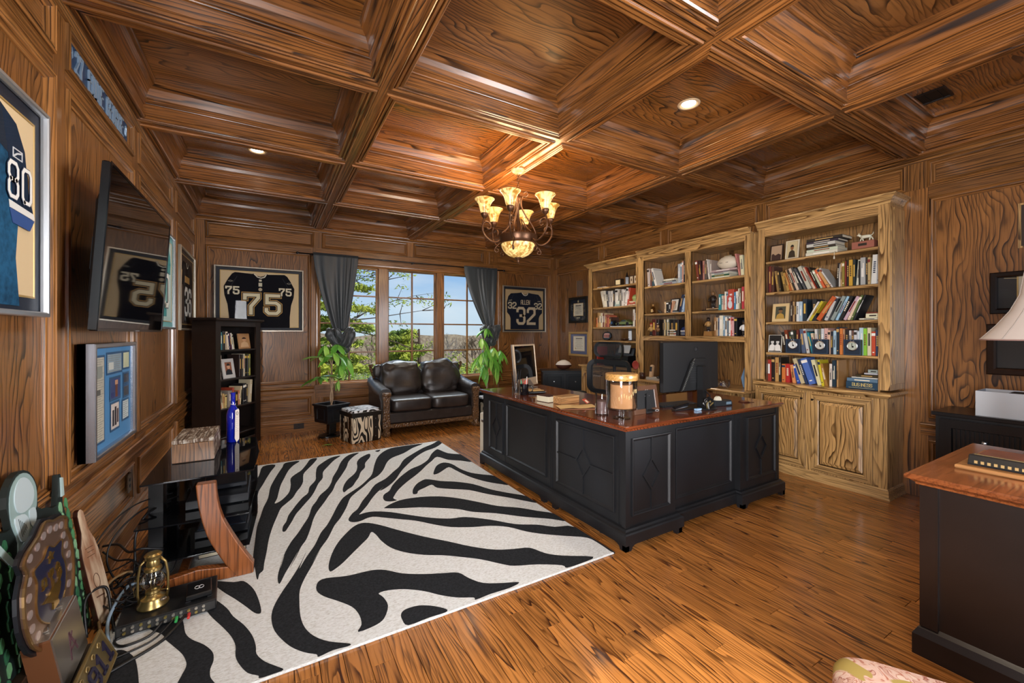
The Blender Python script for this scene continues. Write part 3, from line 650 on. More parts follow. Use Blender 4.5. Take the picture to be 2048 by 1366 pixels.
BK = {
'tall1': (4.420, 1.767, [(2.366,0.023,0.27,0,'3a1a14'),(2.343,0.023,0.27,0,'6e2a20'),(2.32,0.027,0.264,0,'4a2a20'),(2.26,0.022,0.214,-7,'8a6c40'),(2.238,0.015,0.212,-6,'3b3020'),(2.195,0.027,0.2,-11,'7c6236'),(2.168,0.024,0.187,-13,'a88444'),(2.141,0.017,0.188,-18,'b0602c'),(2.123,0.019,0.22,-17,'c79a68'),(2.1,0.017,0.219,-19,'2a2626'),(2.082,0.023,0.231,-19,'cdb8a4'),(2.058,0.027,0.241,-21,'35383a'),(2.012,0.019,0.232,-24,'4a4c50'),(1.985,0.034,0.241,-22,'b9b8a8'),(1.939,0.021,0.231,-23,'d4bda4'),(1.913,0.007,0.238,-25,'a03a28'),(1.903,0.017,0.223,-22,'1f1a18'),(1.879,0.019,0.19,-23,'b4bfa0'),(1.855,0.02,0.191,-23,'d06038'),(1.823,0.023,0.21,-27,'c8965c'),(1.791,0.014,0.213,-29,'c9c6c0'),(1.753,0.015,0.217,3,'161418'),(1.736,0.011,0.209,0,'cfc6b8'),(1.724,0.014,0.217,0,'b89468'),(1.71,0.018,0.224,0,'8a7a30'),(1.692,0.012,0.225,0,'7a2c20'),(1.68,0.018,0.234,0,'1c1a1c'),(1.663,0.027,0.232,0,'c79a34'),(1.635,0.02,0.232,0,'1d2a2c'),(1.614,0.021,0.224,4,'c8cab8'),(1.593,0.007,0.214,0,'202020'),(1.585,0.035,0.239,0,'a8aaa8'),(1.549,0.016,0.237,0,'24241f'),(1.531,0.019,0.233,0,'b8a070'),(1.512,0.038,0.25,3,'d8d8d2'),(1.471,0.023,0.238,0,'c9cfd8')]),
'tall2': (4.420, 1.466, [(2.132,0.014,0.199,0,'2a1a14'),(2.116,0.017,0.195,0,'b08c60'),(2.098,0.014,0.189,0,'3a2a20'),(2.082,0.023,0.191,0,'d8dad8'),(2.058,0.026,0.192,0,'a8c0d0'),(2.029,0.035,0.213,0,'1d2c38'),(1.987,0.036,0.207,0,'22262c'),(2.02,0.014,0.201,28,'d4d2cc'),(2.004,0.023,0.204,30,'c0b030'),(1.977,0.037,0.245,32,'bf5a2c'),(1.885,0.014,0.199,22,'26282a'),(1.855,0.027,0.231,23,'c0c0bc'),(1.814,0.011,0.211,19,'3a3c40'),(1.802,0.028,0.231,24,'8a9692'),(1.763,0.02,0.227,23,'9cc4dc'),(1.734,0.026,0.225,22,'1b1b1e'),(1.702,0.023,0.225,26,'c2a4b0'),(1.674,0.02,0.214,23,'e0c8ac'),(1.648,0.015,0.226,20,'5f7040'),(1.63,0.014,0.229,21,'23262a')]),
'tall3': (4.420, 1.160, [(2.166,0.029,0.225,-8,'7a3418'),(2.193,0.027,0.204,-7,'201a18'),(2.129,0.019,0.205,-8,'2f3a34'),(2.108,0.022,0.219,-7,'4a4c40'),(2.084,0.02,0.224,0,'6a2c20'),(2.058,0.026,0.228,0,'3a3040'),(2.032,0.031,0.232,-6,'54607a'),(1.994,0.026,0.234,-9,'c4c4c0'),(1.966,0.009,0.211,-8,'1b1b1d'),(1.951,0.018,0.202,-12,'2a8496'),(1.932,0.019,0.192,-9,'d8c4a8'),(1.911,0.019,0.231,-5,'d8d6d0'),(1.891,0.016,0.229,0,'6a6a5a'),(1.874,0.022,0.235,0,'c8ccd0'),(1.85,0.03,0.238,0,'d4a8a0'),(1.819,0.02,0.218,0,'e0b89c'),(1.797,0.017,0.208,0,'1c2230'),(1.779,0.024,0.215,0,'a8c4d4'),(1.752,0.021,0.247,0,'20303c'),(1.729,0.022,0.235,0,'d07a3a'),(1.706,0.014,0.228,0,'b88c68'),(1.684,0.023,0.228,0,'241a1a'),(1.659,0.016,0.217,0,'d0ccc8'),(1.641,0.017,0.217,0,'6a4c44'),(1.622,0.022,0.217,0,'c8c8cc'),(1.598,0.009,0.208,0,'e0e4e8'),(1.588,0.031,0.239,0,'b8d0da'),(1.555,0.024,0.233,0,'8cc83c'),(1.529,0.027,0.239,0,'dcd0b0'),(1.501,0.027,0.206,0,'c04a2c'),(1.471,0.023,0.218,0,'2a3c5c')]),
'tall4': (4.420, 0.862, [(2.355,0.038,0.221,0,'a03428'),(2.314,0.03,0.24,0,'241a16'),(2.282,0.037,0.246,0,'c09458'),(2.243,0.02,0.245,0,'2a241c'),(2.217,0.033,0.184,0,'d0783a'),(2.182,0.037,0.186,0,'b42c2a'),(2.115,0.029,0.18,-8,'dc9058'),(2.076,0.028,0.183,-15,'2c50a8'),(2.044,0.035,0.25,-18,'c8b890'),(2.001,0.021,0.244,-17,'2a3858'),(1.972,0.054,0.254,-18,'5070b8'),(1.903,0.032,0.242,-14,'ddd6a8'),(1.867,0.02,0.241,-9,'d4c428'),(1.843,0.025,0.209,-12,'a07434'),(1.81,0.023,0.21,0,'e4d8cc'),(1.785,0.029,0.242,0,'1d3240'),(1.752,0.013,0.245,0,'b88c58')]),
'left2': (4.360, 1.745, [(4.718,0.039,0.251,-15,'d8d0bc'),(4.674,0.03,0.251,-13,'e4dcc8'),(4.639,0.039,0.242,-8,'3a3c44'),(4.597,0.034,0.235,-5,'c8c4bc'),(4.561,0.03,0.235,0,'e0d8cc'),(4.529,0.019,0.235,0,'b0a898'),(4.506,0.03,0.236,0,'26262a'),(4.472,0.05,0.251,0,'e2ddd2'),(4.418,0.04,0.246,0,'d0c8b8'),(4.376,0.027,0.236,0,'6a6258'),(4.345,0.036,0.239,0,'ddd8d0'),(4.307,0.031,0.235,0,'b8b0a8'),(4.301,0.035,0.252,7,'e8e4dc'),(4.258,0.031,0.248,7,'b8482c')]),
'left3': (4.360, 1.447, [(4.88,0.03,0.148,0,'c87838'),(4.848,0.035,0.223,0,'b89058'),(4.811,0.032,0.215,0,'d4b070'),(4.777,0.039,0.214,0,'e4d4b4'),(4.736,0.027,0.209,0,'6a3424'),(4.707,0.031,0.205,0,'c8a880'),(4.674,0.035,0.185,0,'8c4030'),(4.636,0.036,0.171,0,'c06848'),(4.597,0.032,0.147,0,'4c3026'),(4.125,0.028,0.238,0,'e0d8c8'),(4.093,0.024,0.239,0,'6a4a34')]),
'mid1a': (4.310, 1.962, [(3.817,0.035,0.241,-4,'d8c8bc'),(3.78,0.022,0.231,0,'7a4a3c'),(3.756,0.024,0.225,0,'34505c'),(3.698,0.032,0.242,-17,'e2ded4'),(3.354,0.032,0.237,0,'b0b8be'),(3.32,0.023,0.246,0,'8698a6'),(3.294,0.02,0.265,0,'c89078'),(3.272,0.02,0.266,0,'22262a')]),
'mid2a': (4.310, 1.605, [(3.553,0.022,0.144,0,'d8b88c'),(3.526,0.034,0.138,0,'201c1c'),(3.489,0.026,0.133,0,'2c2624'),(3.458,0.017,0.148,9,'c89470'),(3.343,0.027,0.216,12,'1c2a4a'),(3.308,0.026,0.213,12,'a8c0d8')]),
'mid3a': (4.310, 1.322, [(3.745,0.06,0.213,0,'5a2218'),(3.682,0.041,0.206,0,'2a2420'),(3.586,0.023,0.203,0,'2a2220'),(3.558,0.02,0.205,0,'c8b080'),(3.536,0.017,0.206,0,'4a4434'),(3.516,0.024,0.211,0,'d4cca8'),(3.489,0.019,0.206,0,'2a3028'),(3.465,0.057,0.202,0,'1d1a1c'),(3.406,0.057,0.198,0,'2a2426')]),
'mid1b': (4.310, 1.965, [(3.088,0.027,0.237,-7,'7c3a28'),(3.057,0.031,0.231,-6,'3a2224'),(3.021,0.026,0.222,0,'b07a6c'),(2.991,0.031,0.222,0,'5c5048'),(2.944,0.016,0.233,-8,'e0d8cc'),(2.926,0.016,0.218,0,'9a8a80'),(2.588,0.016,0.241,-11,'c88078'),(2.567,0.035,0.215,-5,'d8d4b0')]),
'mid2b': (4.310, 1.607, [(2.818,0.028,0.178,0,'2a8088'),(2.786,0.021,0.161,0,'c8c0b0'),(2.764,0.014,0.161,0,'d88868'),(2.749,0.019,0.202,0,'e0dccc'),(2.728,0.013,0.193,0,'a8bcc8'),(2.713,0.067,0.222,0,'b84a38'),(2.642,0.017,0.186,0,'3a80a8'),(2.623,0.02,0.193,0,'e8e4dc'),(2.602,0.02,0.222,0,'cfc8b0'),(2.581,0.016,0.215,0,'6a5c40'),(2.56,0.028,0.237,0,'b83c44')]),
'mid3b': (4.310, 1.322, [(2.871,0.022,0.208,0,'a07448'),(2.847,0.015,0.205,0,'c8b090'),(2.83,0.019,0.2,0,'6a7890'),(2.809,0.04,0.226,0,'e0d8c4'),(2.767,0.017,0.217,0,'7898b0'),(2.749,0.028,0.209,0,'e8e2d8'),(2.719,0.013,0.205,0,'4a6070'),(2.704,0.02,0.206,0,'e4e0d8'),(2.682,0.014,0.204,0,'c84038'),(2.666,0.022,0.201,0,'d0a0a0'),(2.641,0.031,0.198,0,'16181c')]),
}
SHN = {'tall1': ('second shelf of the tall bookcase', 'books on the second shelf of the tall bookcase'), 'tall2': ('third shelf of the tall bookcase', 'books on the third shelf of the tall bookcase'),
 'tall3': ('fourth shelf of the tall bookcase', 'books on the fourth shelf of the tall bookcase'), 'tall4': ('bottom shelf of the tall bookcase', 'books on the bottom shelf of the tall bookcase'),
 'left2': ('second shelf of the far narrow bookcase', 'books on the second shelf of the narrow bookcase'), 'left3': ('third shelf of the far narrow bookcase', 'books on the third shelf of the narrow bookcase'),
 'mid1a': ('top left shelf of the middle hutch', 'books in the left bay of the hutch'), 'mid2a': ('middle left shelf of the middle hutch', 'books in the left bay of the hutch'), 'mid3a': ('lowest left shelf of the middle hutch', 'books in the left bay of the hutch'),
 'mid1b': ('top right shelf of the middle hutch', 'books in the right bay of the hutch'), 'mid2b': ('middle right shelf of the middle hutch', 'books in the right bay of the hutch'), 'mid3b': ('lowest right shelf of the middle hutch', 'books in the right bay of the hutch')}
for key, (bx, bz, L) in BK.items():
    L = sorted(L, key=lambda b: -b[0]); sh, gr = SHN[key]; prev = 99; dd = 0
    for i, (y, th, h, ln, col) in enumerate(L):
        th = max(.010, th); adv = th/math.cos(R(ln))
        y = min(y, prev)                                    # neighbours touch, never overlap
        nx = L[i+1] if i+1 < len(L) else None
        if ln <= 0 and nx and y-adv < nx[0]-.02: pass
        prev = y-adv-.0008
        nm = ('leaning ' if ln else 'upright ')+cname(col)+' book, '+ORD[i]+' from left on '+sh
        if ln < 0 and i and L[i-1][3] > -3: y -= .0
        zoff = h*math.sin(R(-ln)) if ln < 0 else 0
        book((bx+(i % 3)*.004, y, bz), -PI/2, th, h, ln, .165, col, nm, gr)
def flat(x, y0, y1, z, th, col, label, group, dep=.17, rz=0, title=False):
    """a book lying flat, spine to the room; y1 is its left end"""
    o = MB().add([(a, b, c) for b in (0, y1-y0) for a, c in ((dep, 0), (.003, 0), (0, .003), (0, th-.003), (.003, th), (dep, th), (dep, th-.0025), (.005, th-.0025), (.005, .0025), (dep, .0025))],
        [(i, (i+1) % 10, 10+(i+1) % 10, 10+i) for i in range(10)]+[(0, 1, 8, 9), (1, 2, 3, 4, 7, 8), (4, 5, 6, 7), (10, 19, 18, 11), (11, 18, 17, 14, 13, 12), (14, 17, 16, 15)]).build('book', mat(col, .45))
    MB().box(.005, dep-.004, .003, y1-y0-.003, .0025, th-.0025).build('pages', PAPER, o)
    if title and th > .012: MB().box(-.0008, .001, (y1-y0)*.25, (y1-y0)*.75, th*.35, th*.65).build('title_print', mat(contrast(col), .5), o)
    o.location = (x, y0, z); o.rotation_euler = (0, 0, rz); return tag(o, label, 'book', group)
def pile(x, z, rows, where, group, dep=.17):
    n = len(rows)
    for i, (y0, y1, th, col) in enumerate(rows):
        pos = 'bottom' if i == 0 else 'top' if i == n-1 else ORD[i]+' from bottom'
        flat(x+(i % 2)*.004, y0, y1, z, th, col, f'flat {cname(col)} book, {pos} of pile on {where}', group, dep, title=True); z += th+.0008
    return z
zt = pile(4.40, 2.082, [(1.735, 1.99, .030, 'd8d4c0'), (1.735, 1.985, .026, 'c8d0b8'), (1.75, 1.975, .022, '24221f'), (1.755, 1.985, .030, 'c4c4bc'), (1.73, 1.985, .018, '2c2438'), (1.70, 1.985, .026, '1b1a1c')], 'top shelf of the tall bookcase', 'books piled on the top shelf', .2)
pile(4.41, 1.468, [(1.44, 1.58, .014, 'd8d4c0'), (1.44, 1.535, .038, 'dcd8b8'), (1.44, 1.53, .010, '7a3a2c')], 'third shelf of the tall bookcase', 'books piled at the right of the third shelf', .15)
zz = pile(4.385, .870, [(1.446, 1.665, .062, '1f4058'), (1.446, 1.66, .030, '5a7890')], 'bottom shelf of the tall bookcase', 'reference volumes piled on the bottom shelf', .2)
pile(4.40, zz, [(1.446, 1.63, .010, 'd8d8d0'), (1.45, 1.60, .022, '3a3018')], 'blue volumes of bottom tall shelf', 'reference volumes piled on the bottom shelf', .17)
pile(4.41, zz+.036, [(1.446, 1.545, .012, 'c8c8d0'), (1.446, 1.52, .03, '9aa6a0')], 'highest small stack of bottom tall shelf', 'reference volumes piled on the bottom shelf', .15)
bb = [o for o in bpy.data.objects if o.get('label', '').startswith('flat navy blue book, bottom of pile on bottom') or o.get('label', '').startswith('flat teal book, bottom of pile on bottom')]
big = bb[0] if bb else None
if big:
    for c in list(big.children):
        if c.name.startswith('title'): bpy.data.objects.remove(c)
    gold = mat('e0c878', .4); fn = lambda u, v, h: (-.0004-h, .219-u, v); q = MB(); word(q, 'BUSINESS', fn, .045, .026, .026, .0032, 0, .0008, 1.32, .86); q.build('title_lettering', gold, big)['kind'] = 'stuff'
    MB().box(-.001, 0, .02, .20, .010, .012).build('title_rule', gold, big)
    big['label'] = 'thick navy blue BUSINESS volume lying at the bottom of the bottom shelf pile'
pile(4.33, 1.964, [(3.385, 3.64, .034, '98a4b0'), (3.40, 3.60, .016, '50545c'), (3.42, 3.58, .022, 'd8d4bc')], 'top left hutch shelf', 'books piled on the top left hutch shelf', .18)
pile(4.32, 1.967, [(2.70, 2.93, .020, 'd8d4b0'), (2.705, 2.93, .018, '2c5a44'), (2.71, 2.93, .018, 'd0d4c4'), (2.72, 2.935, .014, '8a8c94'), (2.62, 2.93, .022, 'b49c9c')], 'top right hutch shelf', 'books piled on the top right hutch shelf', .2)
pile(4.31, 1.321, [(3.38, 3.50, .016, 'd8d8d0'), (3.385, 3.50, .014, 'a03838'), (3.38, 3.505, .014, 'e0dcd0'), (3.39, 3.50, .014, '384858'), (3.39, 3.50, .016, 'd8cfc0')], 'lowest left hutch shelf', 'books piled on the lowest left hutch shelf', .12)
pile(4.32, 1.609, [(2.83, 3.03, .012, '201c1e'), (2.84, 2.98, .014, 'b89468')], 'middle right hutch shelf', 'books lying on the middle right hutch shelf', .15)
pile(4.32, 1.609, [(3.40, 3.54, .008, 'd0d0d4'), (3.40, 3.53, .008, '5a7088')], 'middle left hutch shelf', 'books lying on the middle left hutch shelf', .12)
pile(4.34, 1.446, [(4.15, 4.55, .012, 'd8dce0')], 'third narrow shelf under the green car', 'magazine under the model car', .2)
pile(4.34, 2.043, [(4.66, 4.83, .014, 'c8c0b8')], 'empty left end of top narrow shelf', 'book on the top narrow shelf', .15)
pile(4.35, 1.744, [(4.08, 4.2, .014, 'd8d0b8'), (4.08, 4.21, .012, 'b04830'), (4.08, 4.19, .018, 'c86848'), (4.08, 4.185, .012, 'dcd8b0')], 'second narrow shelf under the green ball', 'books under the green ball', .15)
# ================================================================== THINGS ON THE SHELVES
def picture_frame(name, label, cat, loc, rz, w, h, fm, pic, tilt=8, fw=.012, th=.012, group=None, matm=None):
    """standing frame facing local -Y; pic(mb-list builder) adds flat print on the plane y = 0"""
    t = thing(name, label, cat, loc, group=group, rot=(-R(tilt), 0, rz))
    MB().frame(lambda u, v, k: (u, -k, v), -w/2, w/2, 0, h, [(0, -th), (0, .0), (.002, .002), (fw-.002, .002), (fw, 0), (fw, -.004)]).build('frame', [fm, fm], t)
    MB().box(-w/2+.002, w/2-.002, .004, th, .002, h-.002).build('backing', mat('2a241e', .8), t)
    if matm: MB().box(-w/2+fw-.001, w/2-fw+.001, .0015, .004, fw-.001, h-fw+.001).build('mat_board', matm, t)
    if pic: pic(t, w, h)
    return t
def blob(q, cx, cz, rx, rz_, y0, y1, n=14, ax='y'):
    return q.prism([(cx+rx*math.cos(2*PI*i/n), cz+rz_*math.sin(2*PI*i/n)) for i in range(n)], lambda u, v, h: (u, -h, v), y0, y1)
def portrait(bg, skin, cloth, hair='1a1412', sx=1., dz=0, two=False, bx=None):
    def f(t, w, h):
        b = bx or .014
        MB().box(-w/2+b, w/2-b, .0005, .0016, b, h-b).build('photo_print', mat(bg, .4), t)
        for s in ((-.2, .2) if two else (0,)):
            cx = s*w; q = MB(); q.prism([(cx-w*.27*sx, b), (cx+w*.27*sx, b), (cx+w*.2*sx, h*.38), (cx+w*.07, h*.46), (cx-w*.07, h*.46), (cx-w*.2*sx, h*.38)], lambda u, v, k: (u, -k, v), -.0002, .0004); q.build('printed_coat', mat(cloth, .5), t)
            blob(MB(), cx, h*.60, w*.12*sx, h*.14, .0, .0008).build('printed_face', mat(skin, .5), t)
            MB().prism([(cx+w*.13*sx*math.cos(a), h*.64+h*.12*math.sin(a)) for a in [PI*i/8 for i in range(9)]], lambda u, v, k: (u, -k, v), .0002, .0011).build('printed_hair', mat(hair, .6), t)
    return f
RW = -PI/2
GOLDF = mat('c8a468', .35, .4)
picture_frame('framed_photo', 'dark framed landscape photo at left end of the top tall shelf', 'photo frame', (4.42, 2.27, 2.082), RW, .125, .17, mat('2a1c16', .4), lambda t, w, h: (MB().box(-w/2+.012, w/2-.012, .0005, .0016, .012, h-.012).build('photo_print', mat('b09478', .5), t), MB().prism([(-.045, .012), (.045, .012), (.045, .06), (.02, .075), (-.01, .06), (-.03, .08), (-.045, .07)], lambda u, v, k: (u, -k, v), 0, .0004).build('printed_hills', mat('3a2420', .6), t)))
picture_frame('framed_photo', 'cream framed picture of two figures left of the top shelf book pile', 'photo frame', (4.41, 2.12, 2.082), RW, .12, .185, mat('d8ccb0', .5), portrait('c8b890', '8a5a38', '30281e'))
picture_frame('framed_photo', 'wide cream frame with dark portrait at left of the third tall shelf', 'photo frame', (4.42, 2.232, 1.468), RW, .155, .185, mat('d8bc88', .5), portrait('3a4238', '7a5a38', 'b08c40', bx=.03), fw=.03)
picture_frame('framed_photo', 'black and white picture of ball players at left of the fourth tall shelf', 'photo frame', (4.40, 2.272, 1.162), RW, .125, .175, mat('e0dcd0', .5), portrait('181a1e', 'c8c8c4', 'e8e6e0', '0e0e10', two=True), fw=.004, tilt=6)
def clockcase(y, face, label):
    t = thing('pocket_watch_case', label, 'clock', (4.385, y, 1.1615), RW, group='pocket watches in blue cases on the fourth tall shelf')
    w, h = .125, .135
    MB().cbox(-w/2, w/2, 0, .03, 0, h, .003).build('case', mat('1f2c3c', .4), t)
    MB().frame(lambda u, v, k: (u, -k, v), -w/2, w/2, 0, h, [(0, 0), (.0, .004), (.008, .004), (.010, .0)]).build('case_rim', [mat('2c3e54', .4)]*2, t)
    MY = Matrix.Rotation(PI/2, 4, 'X')
    MB().lathe([(.030, 0), (.040, .001), (.043, .005), (.040, .009), (.034, .009)], (0, 0, .078), 24, MY, cap=False).build('watch_ring', STEEL, t, smooth=True)
    MB().lathe([(0, .006), (.034, .006), (.035, 0)], (0, 0, .078), 24, MY).build('dial', mat(face, .35), t)
    MB().tube([(0.012*math.cos(a), -.005, .126+.010*math.sin(a)) for a in [2*PI*i/10 for i in range(10)]], .002, 6, True).build('crown_loop', STEEL, t)
    MB().box(-.002, .002, -.0085, -.0065, .076, .104).box(-.001, .012, -.0085, -.0065, .066, .080).build('hands', BLK, t)
clockcase(2.095, 'd8dcd8', 'pocket watch in blue case beside leaning red-brown book, leftmost of three')
clockcase(1.865, 'c8c8c0', 'pocket watch in blue case, middle one of three on the fourth shelf')
clockcase(1.62, 'b8c0b0', 'pocket watch in blue case, rightmost of three on the fourth shelf')
t = thing('trophy_box', 'reddish wooden box with black nameplate carrying the white dog', 'box', (4.39, 1.47, 2.0815)); MB().cbox(0, .17, 0, .155, 0, .062, .003).build('body', mat('9a5c4c', .45), t); MB().box(-.002, .0, .05, .11, .022, .044).build('nameplate', BLK, t)
t = thing('dog_figurine', 'small white dog figurine standing on the reddish wooden box', 'figurine', (4.46, 1.55, 2.1445), RW)
q = MB(); q.tube([(-.035, 0, .05), (-.015, 0, .046), (.02, 0, .046), (.036, 0, .044)], [.012, .016, .015, .012], 10); q.tube([(-.035, 0, .052), (-.05, 0, .068), (-.062, 0, .064)], [.010, .010, .006], 8); q.build('body', mat('e4e0c8', .4), t, smooth=True)
for x_, a_ in ((-.032, -.006), (-.028, .008), (.030, -.004), (.036, .012)): MB().tube([(x_, 0 if a_ > 0 else .008, .042), (x_+a_, 0, .02), (x_+a_*1.3, 0, .0)], [.006, .0045, .005], 7).build('leg', mat('e4e0c8', .4), t, smooth=True)
MB().tube([(.036, 0, .05), (.05, 0, .062), (.052, 0, .076)], [.004, .003, .002], 6).build('tail', mat('e4e0c8', .4), t, smooth=True)
for s in (-1, 1): MB().tube([(-.05, s*.006, .072), (-.047, s*.010, .084)], [.004, .0015], 6).build('ear', mat('c8b890', .5), t)
t = thing('bookmark_tassel', 'pale tassel hanging over the edge of the top tall shelf', 'tassel', (4.366, 1.745, 2.03)); MB().tube([(0.03, 0, .056), (0, 0, .054), (-.004, 0, .03), (-.004, 0, .012)], .002, 6).build('cord', mat('d8d0b8', .8), t); MB().lathe([(.003, .014), (.005, .008), (.007, -.012)], (-.004, 0, 0), 8).build('fringe', mat('d8d0b8', .8), t)
def plaque(label, loc, w, h, d, body, face):
    t = thing('award_plaque', label, 'plaque', loc, RW); MB().cbox(-w/2, w/2, 0, d, 0, h, .003).build('block', body, t); MB().box(-w*.36, w*.36, -.002, 0, h*.18, h*.84).build('face_plate', face, t)
plaque('dark block plaque with cream plate on the top shelf of the narrow bookcase', (4.37, 4.42, 2.043), .12, .10, .06, mat('2a2018', .4), mat('d8c8a0', .4))
t = thing('obelisk_award', 'black pointed obelisk award behind the plaque on the top narrow shelf', 'award', (4.46, 4.33, 2.043)); MB().lathe([(.040, 0), (.040, .02), (.026, .022), (.030, .12), (0, .20)], (0, 0, 0), 4).build('body', mat('141214', .2), t)
t = thing('framed_photo', 'double dark photo frame at right end of the top narrow shelf', 'photo frame', (4.38, 4.13, 2.043), RW)
for s in (-1, 1):
    MB().frame(lambda u, v, k: (u+s*.038, -k, v), -.036, .036, 0, .12, [(0, -.01), (0, .003), (.010, .003), (.012, 0)]).build('leaf_frame', [mat('4a3424', .4)]*2, t); MB().box(s*.038-.03, s*.038+.03, -.001, .004, .006, .114).build('photo_print', mat('b8a890', .5), t); blob(MB(), s*.038, .06, .011, .022, .001, .002).build('printed_figure', mat('5a4030', .5), t)
t = thing('ball', 'round pale green ball standing on the short book pile', 'ball', (4.42, 4.13, 1.801)); MB().lathe([(.048*math.sin(a), .048-.048*math.cos(a)) for a in [PI*i/12 for i in range(13)]], (0, 0, 0), 20, cap=False).build('globe', mat('9aa868', .35), t, smooth=True)
t = thing('greeting_card', 'small pale teal card leaning before the books on the second narrow shelf', 'card', (4.345, 4.42, 1.744), RW); MB().obox((0, .02, .055), (.10, .003, .11), (-R(12), 0, 0)).build('card', mat('90a8a4', .6), t); MB().obox((0, .0175, .055), (.06, .001, .05), (-R(12), 0, 0)).build('printed_label', mat('d8dcd0', .6), t)
# model car
t = thing('model_car', 'green model sports car with black wheels on the third narrow shelf', 'model car', (4.43, 4.33, 1.461), RW)
prof = [(-.145, .02), (-.15, .035), (-.12, .048), (-.06, .056), (-.02, .085), (.045, .088), (.09, .06), (.14, .052), (.148, .03), (.14, .018)]
MB().prism(prof, lambda u, v, k: (u, k, v), -.055, .055).build('body', mat('6e7c4a', .22, .2), t, bevel=.006)
MB().prism([(-.045, .060), (-.018, .081), (.040, .083), (.072, .062)], lambda u, v, k: (u, k, v), -.0565, .0565).build('windows', mat('20242a', .1), t)
for sx in (-.095, .09):
    for sy in (-.05, .05): MB().lathe([(0, -.012), (.024, -.012), (.028, -.008), (.028, .008), (.024, .012), (.010, .012), (.010, .006), (0, .006)], (sx, sy, .028), 18, Matrix.Rotation(PI/2, 4, 'X')).build('wheel', BLK, t)
t = thing('toy_camera', 'black and blue boxy camera ornament left of the green model car', 'camera', (4.40, 4.55, 1.446), RW); MB().cbox(-.045, .03, -.02, .03, .03, .095, .006).build('body', mat('15161a', .35), t); MB().lathe([(0, .0), (.020, 0), (.020, .012), (.012, .014)], (-.008, -.02, .062), 16, Matrix.Rotation(PI/2, 4, 'X')).build('lens', mat('3a5478', .15), t); MB().cbox(-.03, .02, -.015, .025, 0, .03, .004).build('base', BLK, t)
MB().tube([(.03, 0, .07), (.055, 0, .10), (.085, 0, .085), (.09, 0, .05)], .005, 8).build('arm', BLK, t)
t = thing('photo_plaque', 'oval black team photo plaque on the fourth narrow shelf', 'plaque', (4.40, 4.70, 1.246), RW, rot=(-R(10), 0, RW))
o_ = [(.095*math.cos(a), .07+.062*math.sin(a)*(1.05 if math.sin(a) > 0 else 1)) for a in [2*PI*i/24 for i in range(24)]]
MB().prism(o_, lambda u, v, k: (u, -k, v), -.02, 0).build('board', mat('141417', .25), t); MB().prism([(-.055, .04), (.055, .04), (.06, .10), (.03, .112), (-.03, .112), (-.06, .10)], lambda u, v, k: (u, -k, v), 0, .002).build('photo_print', mat('c89c94', .5), t)
q = MB(); [q.box(-.05+.02*i, -.038+.02*i, -.0035, -.002, .05, .085) for i in range(6)]; q.build('printed_figures', mat('7a3430', .5), t)['kind'] = 'stuff'
def bowl(label, loc, r, col): t = thing('bowl', label, 'bowl', loc); MB().lathe([(.02, 0), (.022, .004), (r*.7, .014), (r, .028), (r*.97, .029), (r*.65, .018), (0, .010)], (0, 0, 0), 22, cap=False).build('body', mat(col, .3), t, smooth=True)
bowl('shallow dark bowl before the tall dark vase on the fourth narrow shelf', (4.39, 4.31, 1.246), .072, '3a2418'); bowl('small shallow bowl at right end of the fourth narrow shelf', (4.40, 4.075, 1.246), .06, '4a3020')
t = thing('vase', 'tall dark square vase on the fourth narrow shelf', 'vase', (4.50, 4.31, 1.246)); MB().lathe([(.030, 0), (.034, .01), (.030, .14), (.036, .165), (.028, .165)], (0, 0, 0), 4).build('body', mat('24160f', .3), t)
t = thing('printer', 'black printer on the counter behind the office chair', 'printer', (4.40, 4.42, .8705), RW)
MB().cbox(-.24, .24, -.08, .2, 0, .16, .012).build('body', mat('131316', .35), t); MB().cbox(-.20, .2, -.09, -.05, .05, .075, .004).build('paper_tray', mat('1c1c20', .3), t); MB().obox((0, .12, .21), (.36, .02, .12), (-R(18), 0, 0), .005).build('feeder', mat('18181c', .4), t); MB().obox((0, .10, .25), (.22, .003, .12), (-R(18), 0, 0)).build('paper', mat('dadad6', .7), t)
t = thing('book', 'white and red binder standing left of the black printer', 'book', (4.34, 4.84, .871), RW); MB().cbox(-.03, .0, 0, .2, 0, .27, .003).build('cover', mat('1b1c20', .4), t); MB().cbox(.002, .022, 0, .2, 0, .28, .003).build('second_cover', mat('a83a30', .4), t)
# hutch ornaments
t = thing('cork_bottle', 'small clear bottle with cork on the middle left hutch shelf', 'bottle', (4.33, 3.745, 1.608)); MB().lathe([(0, 0), (.024, 0), (.026, .006), (.026, .07), (.014, .092), (.012, .108)], (0, 0, 0), 18, cap=False).build('glass_body', glassm((.8, .7, .5)), t, smooth=True); MB().lathe([(0, .095), (.012, .095), (.013, .122), (0, .122)], (0, 0, 0), 14).build('cork', mat('b8905c', .8), t); MB().box(-.026, -.024, -.016, .016, .02, .06).build('label', mat('c8a870', .6), t)
t = thing('rock_ornament', 'small dark rough ornament right of the cork bottle', 'ornament', (4.36, 3.665, 1.608)); q = MB(); [q.lathe([(0, 0), (.022-.004*k, .004), (.018, .02), (0, .034-.004*k)], (0, .018*k-.02, .012*k), 7) for k in range(3)]; q.build('body', mat('3a3026', .6), t)
t = thing('pewter_mug', 'tall brownish pewter mug behind books on the middle left hutch shelf', 'mug', (4.46, 3.60, 1.608)); MB().lathe([(0, 0), (.045, 0), (.042, .01), (.036, .12), (.052, .17), (.048, .17), (.032, .12)], (0, 0, 0), 20).build('body', mat('8a7458', .4, .3), t, smooth=True)
